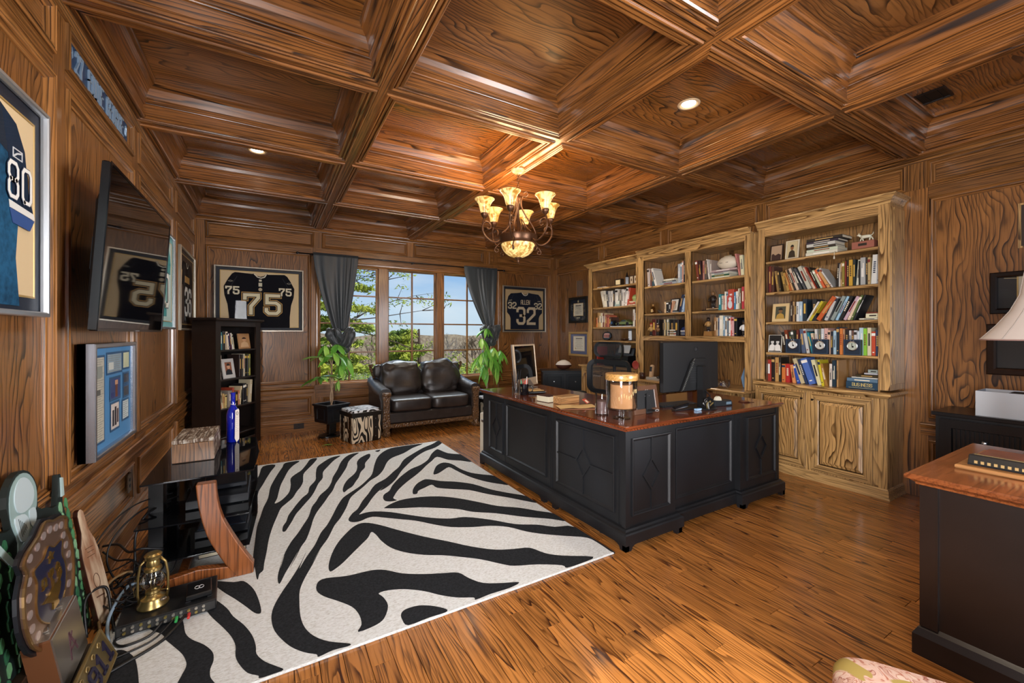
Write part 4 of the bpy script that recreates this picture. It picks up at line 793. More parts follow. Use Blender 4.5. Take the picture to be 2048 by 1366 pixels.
picture_frame('framed_photo', 'leaning white framed animal picture on the middle left hutch shelf', 'photo frame', (4.33, 3.43, 1.626), RW, .125, .165, mat('181818', .4), lambda t, w, h: (MB().box(-w/2+.010, w/2-.010, 0, .0016, .010, h-.010).build('photo_print', mat('d8d6cc', .5), t), blob(MB(), 0, .11, .018, .026, .0, .001).build('printed_head', mat('3a3a38', .5), t), blob(MB(), .006, .055, .026, .04, .0, .0008).build('printed_body', mat('a8a494', .5), t)), tilt=14)
picture_frame('framed_photo', 'black framed picture standing behind books on the top left hutch shelf', 'photo frame', (4.50, 3.37, 1.964), RW, .20, .27, mat('111216', .3), None, tilt=4, matm=mat('24282c', .3))
def figurine(label, loc, coat, head, hgt=.16, hat=None, rz=RW, name='figurine'):
    t = thing(name, label, 'figurine', loc, rz); s = hgt/.16
    MB().lathe([(0, 0), (.030*s, 0), (.030*s, .008*s), (0, .008*s)], (0, 0, 0), 16).build('base', mat('3a2418', .4), t)
    for k in (-1, 1):
        MB().tube([(k*.010*s, 0, .008*s), (k*.010*s, 0, .06*s)], [.010*s, .009*s], 8).build('leg', mat('2c241f', .5), t, smooth=True)
        MB().tube([(k*.020*s, 0, .105*s), (k*.034*s, -.008*s, .085*s), (k*.026*s, -.024*s, .066*s)], [.008*s, .007*s, .006*s], 8).build('arm', mat(coat, .5), t, smooth=True)
    MB().lathe([(0, .052*s), (.022*s, .055*s), (.026*s, .08*s), (.022*s, .108*s), (.008*s, .116*s), (0, .117*s)], (0, 0, 0), 14).build('torso', mat(coat, .5), t, smooth=True)
    MB().lathe([(.018*s*math.sin(a), .134*s-.020*s*math.cos(a)) for a in [PI*i/8 for i in range(9)]], (0, 0, 0), 14, cap=False).build('head', mat(head, .5), t, smooth=True)
    if hat: MB().lathe([(.026*s, .143*s), (.018*s, .146*s), (.016*s, .16*s), (0, .164*s)], (0, 0, 0), 14).build('hat', mat(hat, .5), t, smooth=True)
figurine('carved figurine with red scarf, left of the pair on the lowest left hutch shelf', (4.31, 3.76, 1.322), 'b08c54', 'c8946c', .165, 'a03c2c')
figurine('carved figurine with round drum, right of the pair on the lowest left hutch shelf', (4.31, 3.65, 1.322), '7a5430', 'caa070', .15, '4a2c1c')
t = thing('toy_helmet', 'dark blue toy football helmet at right end of the lowest left hutch shelf', 'helmet', (4.34, 3.27, 1.322)); MB().lathe([(.040, 0), (.048, .02), (.052, .06), (.042, .095), (.02, .112), (0, .116)], (0, 0, 0), 18).build('shell', mat('1c2c5c', .2), t, smooth=True); MB().lathe([(.0528, .05), (.0535, .056), (.0528, .064)], (0, 0, 0), 18, cap=False).build('stripe', WHT, t)
for k in (.018, .034): MB().tube([(-.03, -.04, k), (-.062, 0, k), (-.03, .04, k)], .003, 6).build('face_bar', mat('c0c4c8', .3), t)
def football(label, loc, rz, body, L=.28, r=.085, tilt=0, panel=None):
    t = thing('football', label, 'football', loc, rot=(0, R(tilt), rz)); n = 16
    pr = [(r*(1-((2*i/n-1)**2))**.72+.0004, L*(i/n-.5)) for i in range(n+1)]; M = Matrix.Rotation(PI/2, 4, 'Y')
    MB().lathe(pr, (0, 0, r), 24, M, cap=False).build('ball', mat(body, .5, var=.04), t, smooth=True)
    if panel: MB().lathe([(a+.0012, b) for a, b in pr], (0, 0, r), 24, M, cap=False); q = MB(); pr2 = [(a+.0012, b) for a, b in pr]
    if panel:
        for k in range(10):
            for i in range(n):
                p = [Vector((pr2[j][1], pr2[j][0]*math.cos(a), r+pr2[j][0]*math.sin(a))) for j, a in ((i, PI+PI*k/10), (i+1, PI+PI*k/10), (i+1, PI+PI*(k+1)/10), (i, PI+PI*(k+1)/10))]; q.add(p, [(0, 1, 2, 3)])
        q.build('lower_panel', mat(panel, .5), t, smooth=True)
    for k in range(6): MB().obox((-.035+.014*k, 0, 2*r+.001), (.004, .022, .004)).build('lace', mat('d8cfa8', .6), t)
    return t
fb = football('cream football with faint print lying on books in the top right hutch shelf', (4.42, 2.775, 2.062), RW, 'd8cdb8', .26, .078)
q = MB(); [q.box(-.05+.014*k, -.042+.014*k, -.0765, -.074, .07, .076) for k in range(7)]; q.build('printed_marks', BLK, fb)['kind'] = 'stuff'
figurine('dark bronze player trophy on books in the middle right hutch shelf', (4.38, 2.93, 1.639), '241a14', '7a5a3a', .20, None, name='trophy')
figurine('brown doll figurine in coat on wooden block in the right hutch bay', (4.33, 2.955, 1.377), 'b08850', '2a1c14', .155, '1c1410')
t = thing('wooden_block', 'tan wooden block stand under the brown doll figurine', 'block', (4.31, 2.95, 1.322)); MB().prism([(-.055, 0), (.055, 0), (.045, .054), (-.045, .054)], lambda u, v, k: (k, u, v), 0, .07).build('body', mat('a07440', .5), t)
figurine('white jerseyed player figurine at right end of the lowest right hutch shelf', (4.31, 2.53, 1.322), 'e0e0e0', '3a2a20', .17, '20242c')
t = thing('photo_card', 'standing white helmeted player card before books in the middle right hutch shelf', 'card', (4.305, 2.68, 1.609), RW); MB().cbox(-.035, .035, 0, .01, 0, .15, .001).build('card', mat('b8443a', .5), t); blob(MB(), .0, .055, .024, .045, .0005, .002).build('printed_player', mat('d0d4d8', .5), t); blob(MB(), 0, .115, .017, .02, .0005, .002).build('printed_helmet', mat('dcdcdc', .4), t)
# niche
picture_frame('framed_document', 'large dark framed parchment document in the hutch desk niche', 'picture frame', (4.55, 3.57, .762), RW, .46, .45, mat('3a2016', .35), lambda t, w, h: (MB().box(-.16, .16, -.0005, .0012, .035, h-.035).build('parchment', mat('c8a468', .6), t), MB().box(-.02, .02, -.0012, -.0004, h-.06, h-.045).build('printed_seal', mat('3a2c1c', .6), t)), tilt=4, fw=.03, matm=mat('1d120c', .4))
q = MB(); [q.box(-.13, .13-.03*(k % 3), -.0014, -.0007, .07+.018*k, .073+.018*k) for k in range(17)]; q.build('printed_lines', mat('8a6c40', .7), bpy.data.objects['framed_document'])['kind'] = 'stuff'
t = thing('desk_phone', 'grey cordless desk phone and base on the hutch counter', 'telephone', (4.26, 3.66, .7595), RW); MB().prism([(-.10, 0), (.10, 0), (.10, .018), (-.10, .03)], lambda u, v, k: (u, k, v), -.05, .09).build('base', mat('b8b4ac', .35, .3), t); MB().obox((-.065, .02, .10), (.045, .028, .17), (R(-10), 0, 0), .01).build('handset', mat('c8a47c', .35), t); MB().obox((-.065, .004, .13), (.03, .003, .06), (R(-10), 0, 0)).build('handset_screen', BLK, t); MB().obox((.065, .02, .035), (.055, .06, .03), (.3, 0, 0), .008).build('speaker_knob', BLK, t)
q = MB(); [q.box(-.025+.02*i, -.012+.02*i, -.03+.022*j, -.016+.022*j, .024, .029) for i in range(3) for j in range(3)]; q.build('keypad', mat('e0e0dc', .5), t)['kind'] = 'stuff'
t = thing('plate', 'round red plate standing at the edge of the hutch counter', 'plate', (4.22, 3.935, .87)); MB().lathe([(0, .0), (.048, .004), (.058, .010), (.059, .012), (.048, .008), (0, .005)], (0, 0, .059), 24, Matrix.Rotation(-PI/2, 4, 'Y') @ Matrix.Rotation(0, 4, 'X')).build('disc', mat('a04034', .35), t, smooth=True)
t = thing('wooden_cup', 'dark wooden cup beside the phone on the hutch counter', 'cup', (4.20, 3.81, .7595)); MB().lathe([(0, 0), (.034, 0), (.038, .08), (.034, .08), (.03, .01)], (0, 0, 0), 18).build('body', mat('3c2014', .4), t, smooth=True)
t = thing('abstract_art_panel', 'leaning blue and red abstract board at right of the niche', 'artwork', (4.46, 2.60, .760), RW, rot=(-R(12), R(4), RW))
MB().prism([(-.03, 0), (.05, 0), (.075, .10), (.03, .30), (.06, .46), (.0, .47), (-.045, .30), (-.07, .10)], lambda u, v, k: (u, k, v), 0, .02).build('board', mat('6a8cae', .4), t); MB().prism([(.0, .06), (.045, .10), (.02, .26), (-.02, .18)], lambda u, v, k: (u, -k, v), 0, .004).build('red_shape', mat('b04c34', .4), t); MB().prism([(-.045, .20), (-.01, .24), (.03, .42), (.0, .43)], lambda u, v, k: (u, -k, v), 0, .004).build('blue_shape', mat('3a78b8', .4), t)
t = thing('glass_bowl', 'clear glass bowl with small things on the hutch counter', 'bowl', (4.24, 2.72, .7595)); MB().lathe([(0, .0), (.05, 0), (.068, .03), (.07, .09), (.066, .09), (.062, .03), (0, .006)], (0, 0, 0), 22, cap=False).build('glass', GLS, t, smooth=True)
for k in range(5): MB().obox((.02*math.cos(k*1.3), .025*math.sin(k*1.3), .02+.012*k), (.035, .02, .016), (k, k*.7, k), .003).build('keepsake', mat(['c8c8c8', 'b89468', '3a4a7a', 'd8d4c8', '6a3a28'][k], .4), t)
# ================================================================== DESK
DB = mat('1b1d21', .30, key='desk') if False else None
_b = NB('worn_black_paint'); _n = _b.n('ShaderNodeTexNoise', {'Vector': _b.objco((1, 1, .4)), 'Scale': 3., 'Detail': 6.})
_b.set(Base_Color=_b.ramp(_n.outputs['Fac'], [(.35, hexc('0e0e10')), (.7, hexc('1a1c20'))]), Roughness=.46); _b.b.inputs['Specular IOR Level'].default_value = .5; DB = _b.m
DTOP = oak(1, light='7a3c20', dark='3c190c', rings=8., sc=.8, stretch=.16, rough=.10, coat=.9, key2='_desktop', vary=.04, pores=.8)
DTOPX = oak(0, light='7a3c20', dark='3c190c', rings=8., sc=.8, stretch=.16, rough=.10, coat=.9, key2='_desktop', vary=.04, pores=.8)
D = thing('desk', 'large L-shaped black panelled desk with polished reddish wooden top', 'desk', (1.93, 1.88, 0))
def dkb(n, x0, x1, y0, y1, z0, z1, m=DB, c=.003): return MB().cbox(x0, x1, y0, y1, z0, z1, c).build(n, m, D, world=True)
bx0, by0, bx1, by1 = 1.93, 1.885, 3.70, 3.895
dkb('carcass', bx0, bx0+.04, by0+.045, by1, .11, .738)              # long side
dkb('carcass', bx0+.04, bx0+.70, by1-.03, by1, .11, .738)
dkb('carcass', bx0+.68, bx0+.70, 3.25, by1-.03, .11, .738)
dkb('carcass', bx0, 2.40, by0, by0+.045, .11, .738); dkb('carcass', 2.40, 3.16, by0+.045, by0+.09, .11, .738); dkb('carcass', 3.16, bx1, by0, by0+.045, .11, .738)
dkb('carcass', bx1-.03, bx1, by0+.045, 2.60, .11, .738); dkb('carcass', 3.16, bx1-.03, 2.57, 2.60, .11, .738)
dkb('corner_post', bx0-.006, bx0+.03, by0-.006, by0+.03, .11, .738); dkb('corner_post', bx1-.03, bx1+.006, by0-.006, by0+.03, .11, .738)
fL = lambda u, v, h: (bx0-h-D.location[0], u-D.location[1], v)
fF = lambda u, v, h: (u-D.location[0], by0-h-D.location[1], v)
fG = lambda u, v, h: (u-D.location[0], by0+.045-h-D.location[1], v)
PM = [(0, 0), (0, .012), (.006, .014), (.012, .012), (.018, .004), (.022, .0)]
def dpanel(fn, u0, u1, diamond, z0=.19, z1=.685):
    MB().frame(fn, u0, u1, z0, z1, PM).build('panel_moulding', [DB, DB], D)
    if diamond:
        c = (u0+u1)/2; w = min(.075, (u1-u0)*.30); zc = (z0+z1)/2-.005; hz = .10; q = MB(); bw_ = .011
        q.ribbon([(c, zc+hz), (c+w, zc), (c, zc-hz), (c-w, zc)], bw_, fn, 0, .009, True); q.build('diamond_moulding', DB, D)
        for pts in ([(c, z1-.018), (c, zc+hz)], [(c, z0+.018), (c, zc-hz)]): MB().ribbon(pts, bw_, fn, 0, .008).build('lattice_bar', DB, D)
        if u1-u0 > .45:
            for pts in ([(u0+.018, zc), (c-w, zc)], [(u1-.018, zc), (c+w, zc)]): MB().ribbon(pts, bw_, fn, 0, .008).build('lattice_bar', DB, D)
for u0, u1, dm in ((3.461, 3.755, 1), (2.745, 3.397, 0), (1.975, 2.612, 1)): dpanel(fL, u0, u1, dm)
for u in (3.43, 2.690, 2.664, 1.945): MB().ribbon([(u, .13), (u, .73)], .006, fL, 0, .004).build('fillet', DB, D)
dpanel(fF, 1.978, 2.345, 1); dpanel(fF, 3.243, 3.655, 1); dpanel(fG, 2.45, 3.11, 0)
PL = [(0, .035), (.040, .035), (.040, .098), (.034, .106), (.022, .112), (.016, .124), (0, .128)]
pts = [(bx0, by1), (bx0, by0), (2.40, by0), (2.40, by0+.045), (3.16, by0+.045), (3.16, by0), (bx1, by0), (bx1, 2.60)]
pts = [(a-D.location[0], b-D.location[1]) for a, b in pts]
MB().sweep(lambda x, y, u: (x, y, u), pts, [(-o_, u_) for o_, u_ in PL] if False else PL).build('plinth', DB, D)
def foot(x, y, sx, sy):
    """bracket foot: two curved wings meeting at a corner"""
    pr = [(0, 0), (.05, 0), (.056, .018), (.075, .03), (.11, .036), (.14, .045), (0, .045)]
    q = MB()
    if sx: q.prism(pr, lambda u, v, h: (x+sx*u, y+(sy if sy else 1)*h, v), 0, .03)
    if sy: q.prism(pr, lambda u, v, h: (x+(sx if sx else 1)*h, y+sy*u, v), 0, .03)
    q.build('bracket_foot', DB, D, world=True)
foot(bx0-.038, by0-.038, 1, 1); foot(bx0-.038, by1, 0, -1); foot(bx0-.038, 2.72, 0, 1); foot(bx0-.038, 2.62, 0, -1); foot(2.42, by0-.038, -1, 1); foot(3.14, by0-.038, 1, 1); foot(bx1+.038, by0-.038, -1, 1); foot(bx1+.038, 2.6, 0, -1)
TP = [(.0, .738), (.012, .738), (.018, .746), (.030, .752), (.034, .760), (.030, .768), (.020, .770)]
top = [(bx0, by1), (bx0, by0), (bx1, by0), (bx1, 2.66), (2.66, 2.66), (2.66, by1)]
q = MB(); tl = [(a-D.location[0], b-D.location[1]) for a, b in top]
MB().sweep(lambda x, y, u: (x, y, u), tl[5:]+tl[:5], TP).build('top_edge', mat('4a2214', .15, coat_weight=.6) if False else DTOPX, D)
for n_, P_ in (('top', [(bx0-.022, 2.665), (bx0-.022, by1+.0), (2.66, by1), (2.66, 2.665)]), ('top', [(bx0-.022, by0-.022), (bx0-.022, 2.663), (2.66, 2.663), (bx1+.022, 2.663), (bx1+.022, by0-.022)])):
    MB().prism([(a-D.location[0], b-D.location[1]) for a, b in P_], idf, .738, .770).build(n_, DTOP, D)
kbox(D, 'coaster_inlay', 3.42, 3.52, 1.98, 2.06, .770, .772, mat('4a2014', .2))
ZD = .7705
# ---- on the desk
def tumbler(name, label, cat, loc, r, h, fill=None, fh=0, gm=None):
    t = thing(name, label, cat, loc); MB().lathe([(0, 0), (r*.96, 0), (r, .006), (r, h), (r*.94, h), (r*.93, .010), (0, .009)], (0, 0, 0), 26, cap=False).build('glass', gm or GLS, t, smooth=True, angle=40)
    if fill: MB().lathe([(0, .011), (r*.91, .011), (r*.91, fh), (0, fh)], (0, 0, 0), 24).build('contents', fill, t, smooth=True, angle=40)
    return t
tumbler('candle_glass', 'straight glass filled with mauve brown wax near the desk edge', 'candle', (2.053, 2.235, ZD), .048, .155, mat('5c4440', .5), .098)
t = thing('glass_jar', 'large footed glass jar with wooden lid holding tan powder', 'jar', (2.085, 2.075, ZD))
MB().lathe([(0, 0), (.058, 0), (.060, .004), (.020, .010), (.019, .052), (.05, .058), (.098, .062), (.104, .070), (.105, .262), (.100, .266), (.099, .074), (0, .070)], (0, 0, 0), 32, cap=False).build('glass', glassm((.97, .97, .96)), t, smooth=True, angle=50)
MB().lathe([(0, .076), (.095, .076), (.096, .09), (.078, .16), (.076, .232), (0, .236)], (0, 0, 0), 28).build('powder', mat('b4845a', .9, var=.08), t, smooth=True, angle=50)
MB().lathe([(0, .262), (.107, .262), (.110, .268), (.110, .300), (.106, .306), (0, .307)], (0, 0, 0), 32).build('lid', oak(0, light='c89858', dark='a87838', rings=5., key2='_bamboo', vary=.02), t, smooth=True, angle=40)
q = MB()
for k in range(9):
    a = R(-62+9*k)-R(30); c_ = Vector((.1062*math.cos(a-.9), .1062*math.sin(a-.9), .165+.014*math.sin(k*1.1)+.02*(k-4)/4)); q.tube([c_+Vector((0, 0, -.012)), c_+Vector((.0, .0, .014)), c_+Vector((.001, .005, .0))], .0016, 5)
q.build('script_print', mat('d8b880', .5), t)['kind'] = 'stuff'
t = thing('small_photo_frame', 'brown photo frame seen from behind with black easel back', 'photo frame', (2.365, 2.10, ZD), rz=R(2), rot=(-R(9), 0, R(2)))
MB().frame(lambda u, v, h: (u, -h, v), -.135, .135, .0, .20, [(0, -.012), (0, .004), (.032, .006), (.036, 0), (.036, -.012)]).build('frame', [mat('5a3c2a', .3)]*2, t)
MB().box(-.10, .10, -.001, .004, .03, .172).build('easel_back', mat('0e0e10', .5), t); MB().prism([(-.02, .0), (.045, .0), (.026, .14), (.004, .14)], lambda u, v, h: (u, -.006-h*(1-v/.14)*.0-h, v), 0, .008).build('easel_leg', mat('121214', .4), t, bevel=.001)
MB().obox((.012, -.05, .02), (.06, .06, .006), (R(9), 0, 0), .002).build('easel_foot', mat('121214', .35), t)
MB().tube([(.012+.018*math.cos(a), -.082, .020+.018*math.sin(a)*.35) for a in [2*PI*i/16 for i in range(16)]], .0012, 5, True).build('printed_ring', mat('c8c8c8', .4), t)
for s in (-.012, .03): MB().lathe([(0, 0), (.004, 0), (.003, .003), (0, .003)], (s, -.010, .125), 10, Matrix.Rotation(PI/2, 4, 'X')).build('rivet', STEEL, t)
for s in (.0, .02): MB().tube([(s, -.006, .165), (s+.004, -.012, .172), (s+.008, -.006, .165)], .0015, 5).build('hook', STEEL, t)
# pens, mug
t = tumbler('pen_tumbler', 'tall clear tumbler of dark pens behind the black mug', 'pen holder', (2.045, 3.42, ZD), .036, .125)
for k, (a, b, c_) in enumerate(((.01, .01, '16161a'), (-.012, .008, '101014'), (0, -.014, '2a2a30'), (.014, -.008, '16161a'), (-.008, -.006, '3a3a44'))):
    MB().tube([(a, b, .01), (a*2.6, b*2.6, .16+.012*k), (a*3, b*3, .195+.012*k)], [.004, .0042, .002], 7).build('pen', mat(c_, .3), t)
t = thing('mug', 'black mug with faint gold crest full of red pens', 'mug', (2.085, 3.335, ZD))
MB().lathe([(0, 0), (.038, 0), (.041, .004), (.041, .100), (.038, .102), (.036, .1), (.036, .008), (0, .006)], (0, 0, 0), 26, cap=False).build('body', mat('0d0e12', .18), t, smooth=True, angle=50)
MB().tube([(.030, -.028, .085), (.05, -.046, .086), (.062, -.058, .062), (.058, -.052, .034), (.032, -.028, .022)], .0055, 8).build('handle', mat('0d0e12', .18), t, smooth=True)
q = MB(); q.tube([(-.0386, -.014, .03), (-.0386, -.014, .05)], .0016, 5); q.tube([(-.0375, -.018, .066), (-.039, -.010, .078), (-.041, 0, .066), (-.039, -.010, .055), (-.0375, -.018, .066)], .0014, 5); q.build('crest_print', mat('8a7c58', .5), t)['kind'] = 'stuff'
for k, (a, b, c_) in enumerate(((.01, .012, 'b8443a'), (-.012, .01, '3aa07a'), (.0, -.012, 'c85a48'), (.016, -.006, 'c87868'), (-.014, -.01, '8a3a30'), (.02, .006, 'd8d0c8'))):
    MB().tube([(a, b, .01), (a*1.9, b*1.9, .125+.008*k)], .0038, 7).build('pen', mat(c_, .4), t)
# papers and books
def sheet(name, label, cat, loc, rz, w, d, col, z, curl=.006, extra=None):
    t = thing(name, label, cat, (loc[0], loc[1], z), rz); q = MB(); n = 6
    for j in range(2):
        for i in range(n+1): q.v.append((-w/2+w*i/n, -d/2+d*j, curl*math.sin(i*.9)**2+.0004*j))
    for i in range(n): q.f.append((i, i+1, n+2+i, n+1+i)); q.m.append(0)
    m = len(q.v); q.v += [(a, b, c-.0007) for a, b, c in q.v[:m]]; q.f += [tuple(x_+m for x_ in f[::-1]) for f in q.f[:n]]; q.m += [0]*n
    q.build('paper', mat(col, .8), t, recalc=False)
    if extra: extra(t)
    return t
sheet('envelope', 'grey brown sheet beneath the tan envelope on the desk', 'paper', (2.06, 2.50), R(-28), .30, .13, '9a6a50', ZD+.001, .0)
sheet('envelope', 'large tan envelope curling up between wooden block and candle glass', 'envelope', (2.08, 2.55), R(-22), .30, .15, 'd0b078', ZD+.004, .007, lambda t: MB().obox((.0, -.02, .012), (.10, .004, .001)).build('printed_line', mat('7a6038', .7), t))
t = thing('greeting_card', 'red and white folded card behind the tan envelope', 'card', (2.20, 2.58, ZD+.014), R(30)); MB().obox((0, 0, .022), (.07, .002, .05), (-R(55), 0, 0)).build('card', mat('b84a34', .5), t); MB().obox((0, -.006, .020), (.03, .002, .03), (-R(55), 0, 0)).build('printed_flower', mat('e8d8c0', .5), t)
def thickbook(label, loc, rz, w, d, h, cov, name='book', cat='book'):
    t = thing(name, label, cat, loc, rz); MB().box(-w/2, w/2, -d/2, d/2, 0, .003).build('cover', mat(cov, .5), t); MB().box(-w/2, w/2, -d/2, d/2, h-.003, h).build('cover', mat(cov, .5), t); MB().box(w/2-.003, w/2, -d/2, d/2, .003, h-.003).build('spine', mat(cov, .5), t)
    MB().box(-w/2+.003, w/2-.003, -d/2+.003, d/2-.003, .003, h-.003).build('pages', mat('cfc4a8', .9), t)
thickbook('thick dark covered book with pale page edges on the desk', (2.05, 2.91, ZD), R(8), .11, .15, .052, '3a1a12')
t = thing('wooden_block', 'pale tan wooden box lying beside the dark thick book', 'box', (2.14, 2.76, ZD), R(5)); MB().cbox(-.10, .10, -.05, .05, 0, .05, .003).build('body', oak(0, light='c09060', dark='a07040', rings=6., key2='_block', vary=.02), t); MB().cbox(-.101, .101, -.051, .051, .05, .062, .002).build('lid', oak(0, light='c8a070', dark='a07040', rings=6., key2='_blocklid', vary=.02), t)
sheet('notepad', 'small pile of papers behind the black mug', 'paper', (2.26, 3.42), R(12), .22, .12, 'd8c8a8', ZD+.002, .003)
thickbook('flat pale notebook on the papers behind the mug', (2.27, 3.47, ZD+.006), R(-20), .16, .10, .016, 'c8a878')
t = thing('sunglasses_case', 'dark slender case lying behind the black mug', 'case', (2.22, 3.33, ZD), R(-12)); MB().obox((0, 0, .014), (.17, .05, .026), (0, 0, 0), .008).build('body', mat('141210', .3), t); MB().obox((0, 0, .029), (.15, .035, .006), (0, 0, 0), .002).build('lid', mat('c8a060', .4), t)
# all-in-one screen at the far end of the desk
t = thing('desktop_computer', 'silver framed all-in-one computer facing the room at far desk end', 'computer', (2.19, 3.66, ZD), R(28))
fS = lambda u, v, h: (u, (v-.1)*.10-h, v)
AL = mat('cbb598', .4, .2)
MB().frame(fS, 0, .46, .015, .462, [(0, -.02), (0, 0), (.004, .003), (.016, .002), (.018, -.002)]).build('silver_frame', [AL]*2, t)
MB().prism([(.008, .100), (.452, .100), (.452, .454), (.008, .454)], fS, -.006, -.003).build('screen', mat('08080a', .04, spec=.8), t)
MB().prism([(.008, .023), (.452, .023), (.452, .099), (.008, .099)], fS, -.006, -.002).build('chin', AL, t)
MB().prism([(0, .015), (.46, .015), (.46, .462), (0, .462)], fS, -.03, -.006).build('back_shell', mat('a8a8aa', .3, .7), t)
MB().prism([(-.06, .0), (.10, 0), (.06, .12), (.03, .12)], lambda u, v, h: (.16+h, u, v), 0, .14).build('stand', mat('a8a8ac', .28, .8), t, bevel=.003)
MB().cbox(.13, .33, -.08, .13, 0, .006, .002).build('foot_plate', mat('a8a8ac', .28, .8), t)
# monitor seen from behind
t = thing('monitor', 'large black monitor seen from behind on its column stand', 'monitor', (2.90, 2.03, ZD), rot=(0, 0, R(0)))
fM = lambda u, v, h: (u-.05, .07-h, v)
MB().cbox(-.38, .28, .055, .085, .135, .515, .006).build('back_shell', mat('121315', .42), t); MB().cbox(-.378, .278, .085, .092, .137, .513, .002).build('screen_panel', BLKG, t)
MB().prism([(-.20, .137), (.16, .137), (.12, .36), (.09, .385), (-.04, .385), (-.07, .36)], lambda u, v, h: (u, .055-h, v), 0, .022).build('rear_hump', mat('0d0e10', .45), t, bevel=.004)
for k in range(9): MB().box(-.10+.0, .06, .030, .0335, .20+.018*k, .206+.018*k).build('vent_slat', mat('1c1d20', .4), t)
for k in range(18): MB().box(-.185+.0072*k, -.181+.0072*k, .029, .0335, .150+.0118*k, .156+.0118*k).build('vent_hole', mat('6a6a60', .4), t)
MB().tube([(.00+.022*math.cos(a), .054, .455+.022*math.sin(a)) for a in [2*PI*i/20 for i in range(20)]], .0015, 5, True).build('logo_ring', mat('2c2d30', .3, .5), t)
MB().box(-.008, .008, .053, .0555, .447, .463).build('logo_mark', mat('4a4b50', .3, .5), t)
MB().cbox(-.022, .022, -.02, .03, .005, .33, .006).build('column', mat('101113', .35), t); MB().lathe([(0, 0), (.12, 0), (.122, .006), (.118, .011), (0, .012)], (0, .02, 0), 32).build('base', mat('17181a', .3), t, smooth=True, angle=40)
MB().tube([(0.0, -.024, .14), (.05, -.03, .10), (.07, -.02, .05), (.06, .02, .006)], .004, 6).build('cable', BLK, t)
t = thing('key_bunch', 'bunch of silver and black keys hanging before the monitor stand', 'keys', (2.86, 1.965, ZD)); rk = random.Random(4)
MB().tube([(.02*math.cos(a), .006, .065+.02*math.sin(a)) for a in [2*PI*i/14 for i in range(14)]], .0018, 6, True).build('key_ring', STEEL, t)
for k in range(9):
    a = -1.2+.3*k; c_ = Vector((.032*math.sin(a), -.006-.004*k % .02, .045-.014*math.cos(a*1.2)))
    q = MB(); q.obox(tuple(c_), (.010, .003, .045), (.2*(k % 3-1), a*.8, 0), .0008); q.lathe([(0, 0), (.010, 0), (.010, .003), (0, .003)], (c_[0]-.018*math.sin(a), c_[1], c_[2]+.02), 10, Matrix.Rotation(PI/2, 4, 'X')); q.build('key', mat(['d0d0d0', '1a1a1c', 'c8b070'][k % 3], .3, .8 if k % 3 != 1 else 0), t)
MB().obox((.03, .0, .06), (.045, .02, .07), (0, .4, 0), .006).build('fob', mat('101012', .3), t)
t = thing('keyboard', 'slim black keyboard lying behind the stapler', 'keyboard', (2.83, 2.225, ZD), R(-6)); MB().prism([(-.06, 0), (.06, 0), (.06, .016), (-.06, .008)], lambda u, v, h: (h, u, v), -.19, .19).build('case', mat('17181a', .4), t)
for r_ in range(5):
    q = MB(); [q.obox((-.175+.0245*i, -.043+.021*r_, .0125+.0014*r_), (.021, .017, .005), (R(3.8), 0, 0)) for i in range(15)]; q.build('key_row', mat('26272a', .5), t)['kind'] = 'stuff'
t = thing('stapler', 'black stapler with chrome strip on the desk', 'stapler', (2.685, 2.055, ZD), R(-4)); MB().cbox(-.085, .085, -.018, .018, 0, .010, .003).build('base', BLK, t); MB().obox((-.005, 0, .034), (.15, .03, .022), (0, -R(8), 0), .006).build('arm', mat('111113', .25), t); MB().obox((-.005, 0, .020), (.13, .02, .006), (0, -R(6), 0)).build('staple_rail', STEEL, t)
t = thing('eraser_block', 'small translucent blue block beside the stapler', 'block', (2.785, 1.985, ZD)); MB().cbox(-.03, .03, -.012, .012, 0, .016, .003).build('body', mat('8fb4d4', .2), t); MB().box(-.028, .028, -.0125, -.011, .004, .008).build('stripe', mat('d0e0f0', .3), t)
t = thing('tape_dispenser', 'dark weighted tape dispenser right of the monitor stand', 'tape dispenser', (3.13, 2.03, ZD), R(-8)); MB().prism([(-.095, 0), (.10, 0), (.098, .03), (.08, .046), (.03, .040), (-.06, .046), (-.095, .05)], lambda u, v, h: (u, h, v), -.03, .03).build('body', mat('22262a', .35), t, bevel=.004)
MB().lathe([(.018, -.01), (.032, -.01), (.032, .01), (.018, .01)], (-.03, 0, .045), 22, Matrix.Rotation(PI/2, 4, 'X')).build('tape_roll', mat('d8d0b8', .4), t, smooth=True, angle=40); MB().box(.03, .085, -.031, -.0295, .012, .032).build('label', mat('6a8090', .4), t)
t = thing('plug_adapter', 'small round coaster disc near the right desk corner', 'coaster', (3.46, 2.03, .7722)); MB().lathe([(0, 0), (.04, 0), (.042, .003), (.04, .006), (0, .006)], (0, 0, 0), 22).build('disc', mat('3c1c12', .3), t); t.name = 'coaster'
MB().lathe([(.02, .006), (.03, .006), (.03, .0072), (.02, .0072)], (0, 0, 0), 22).build('inlay', mat('6a3a22', .3), t)
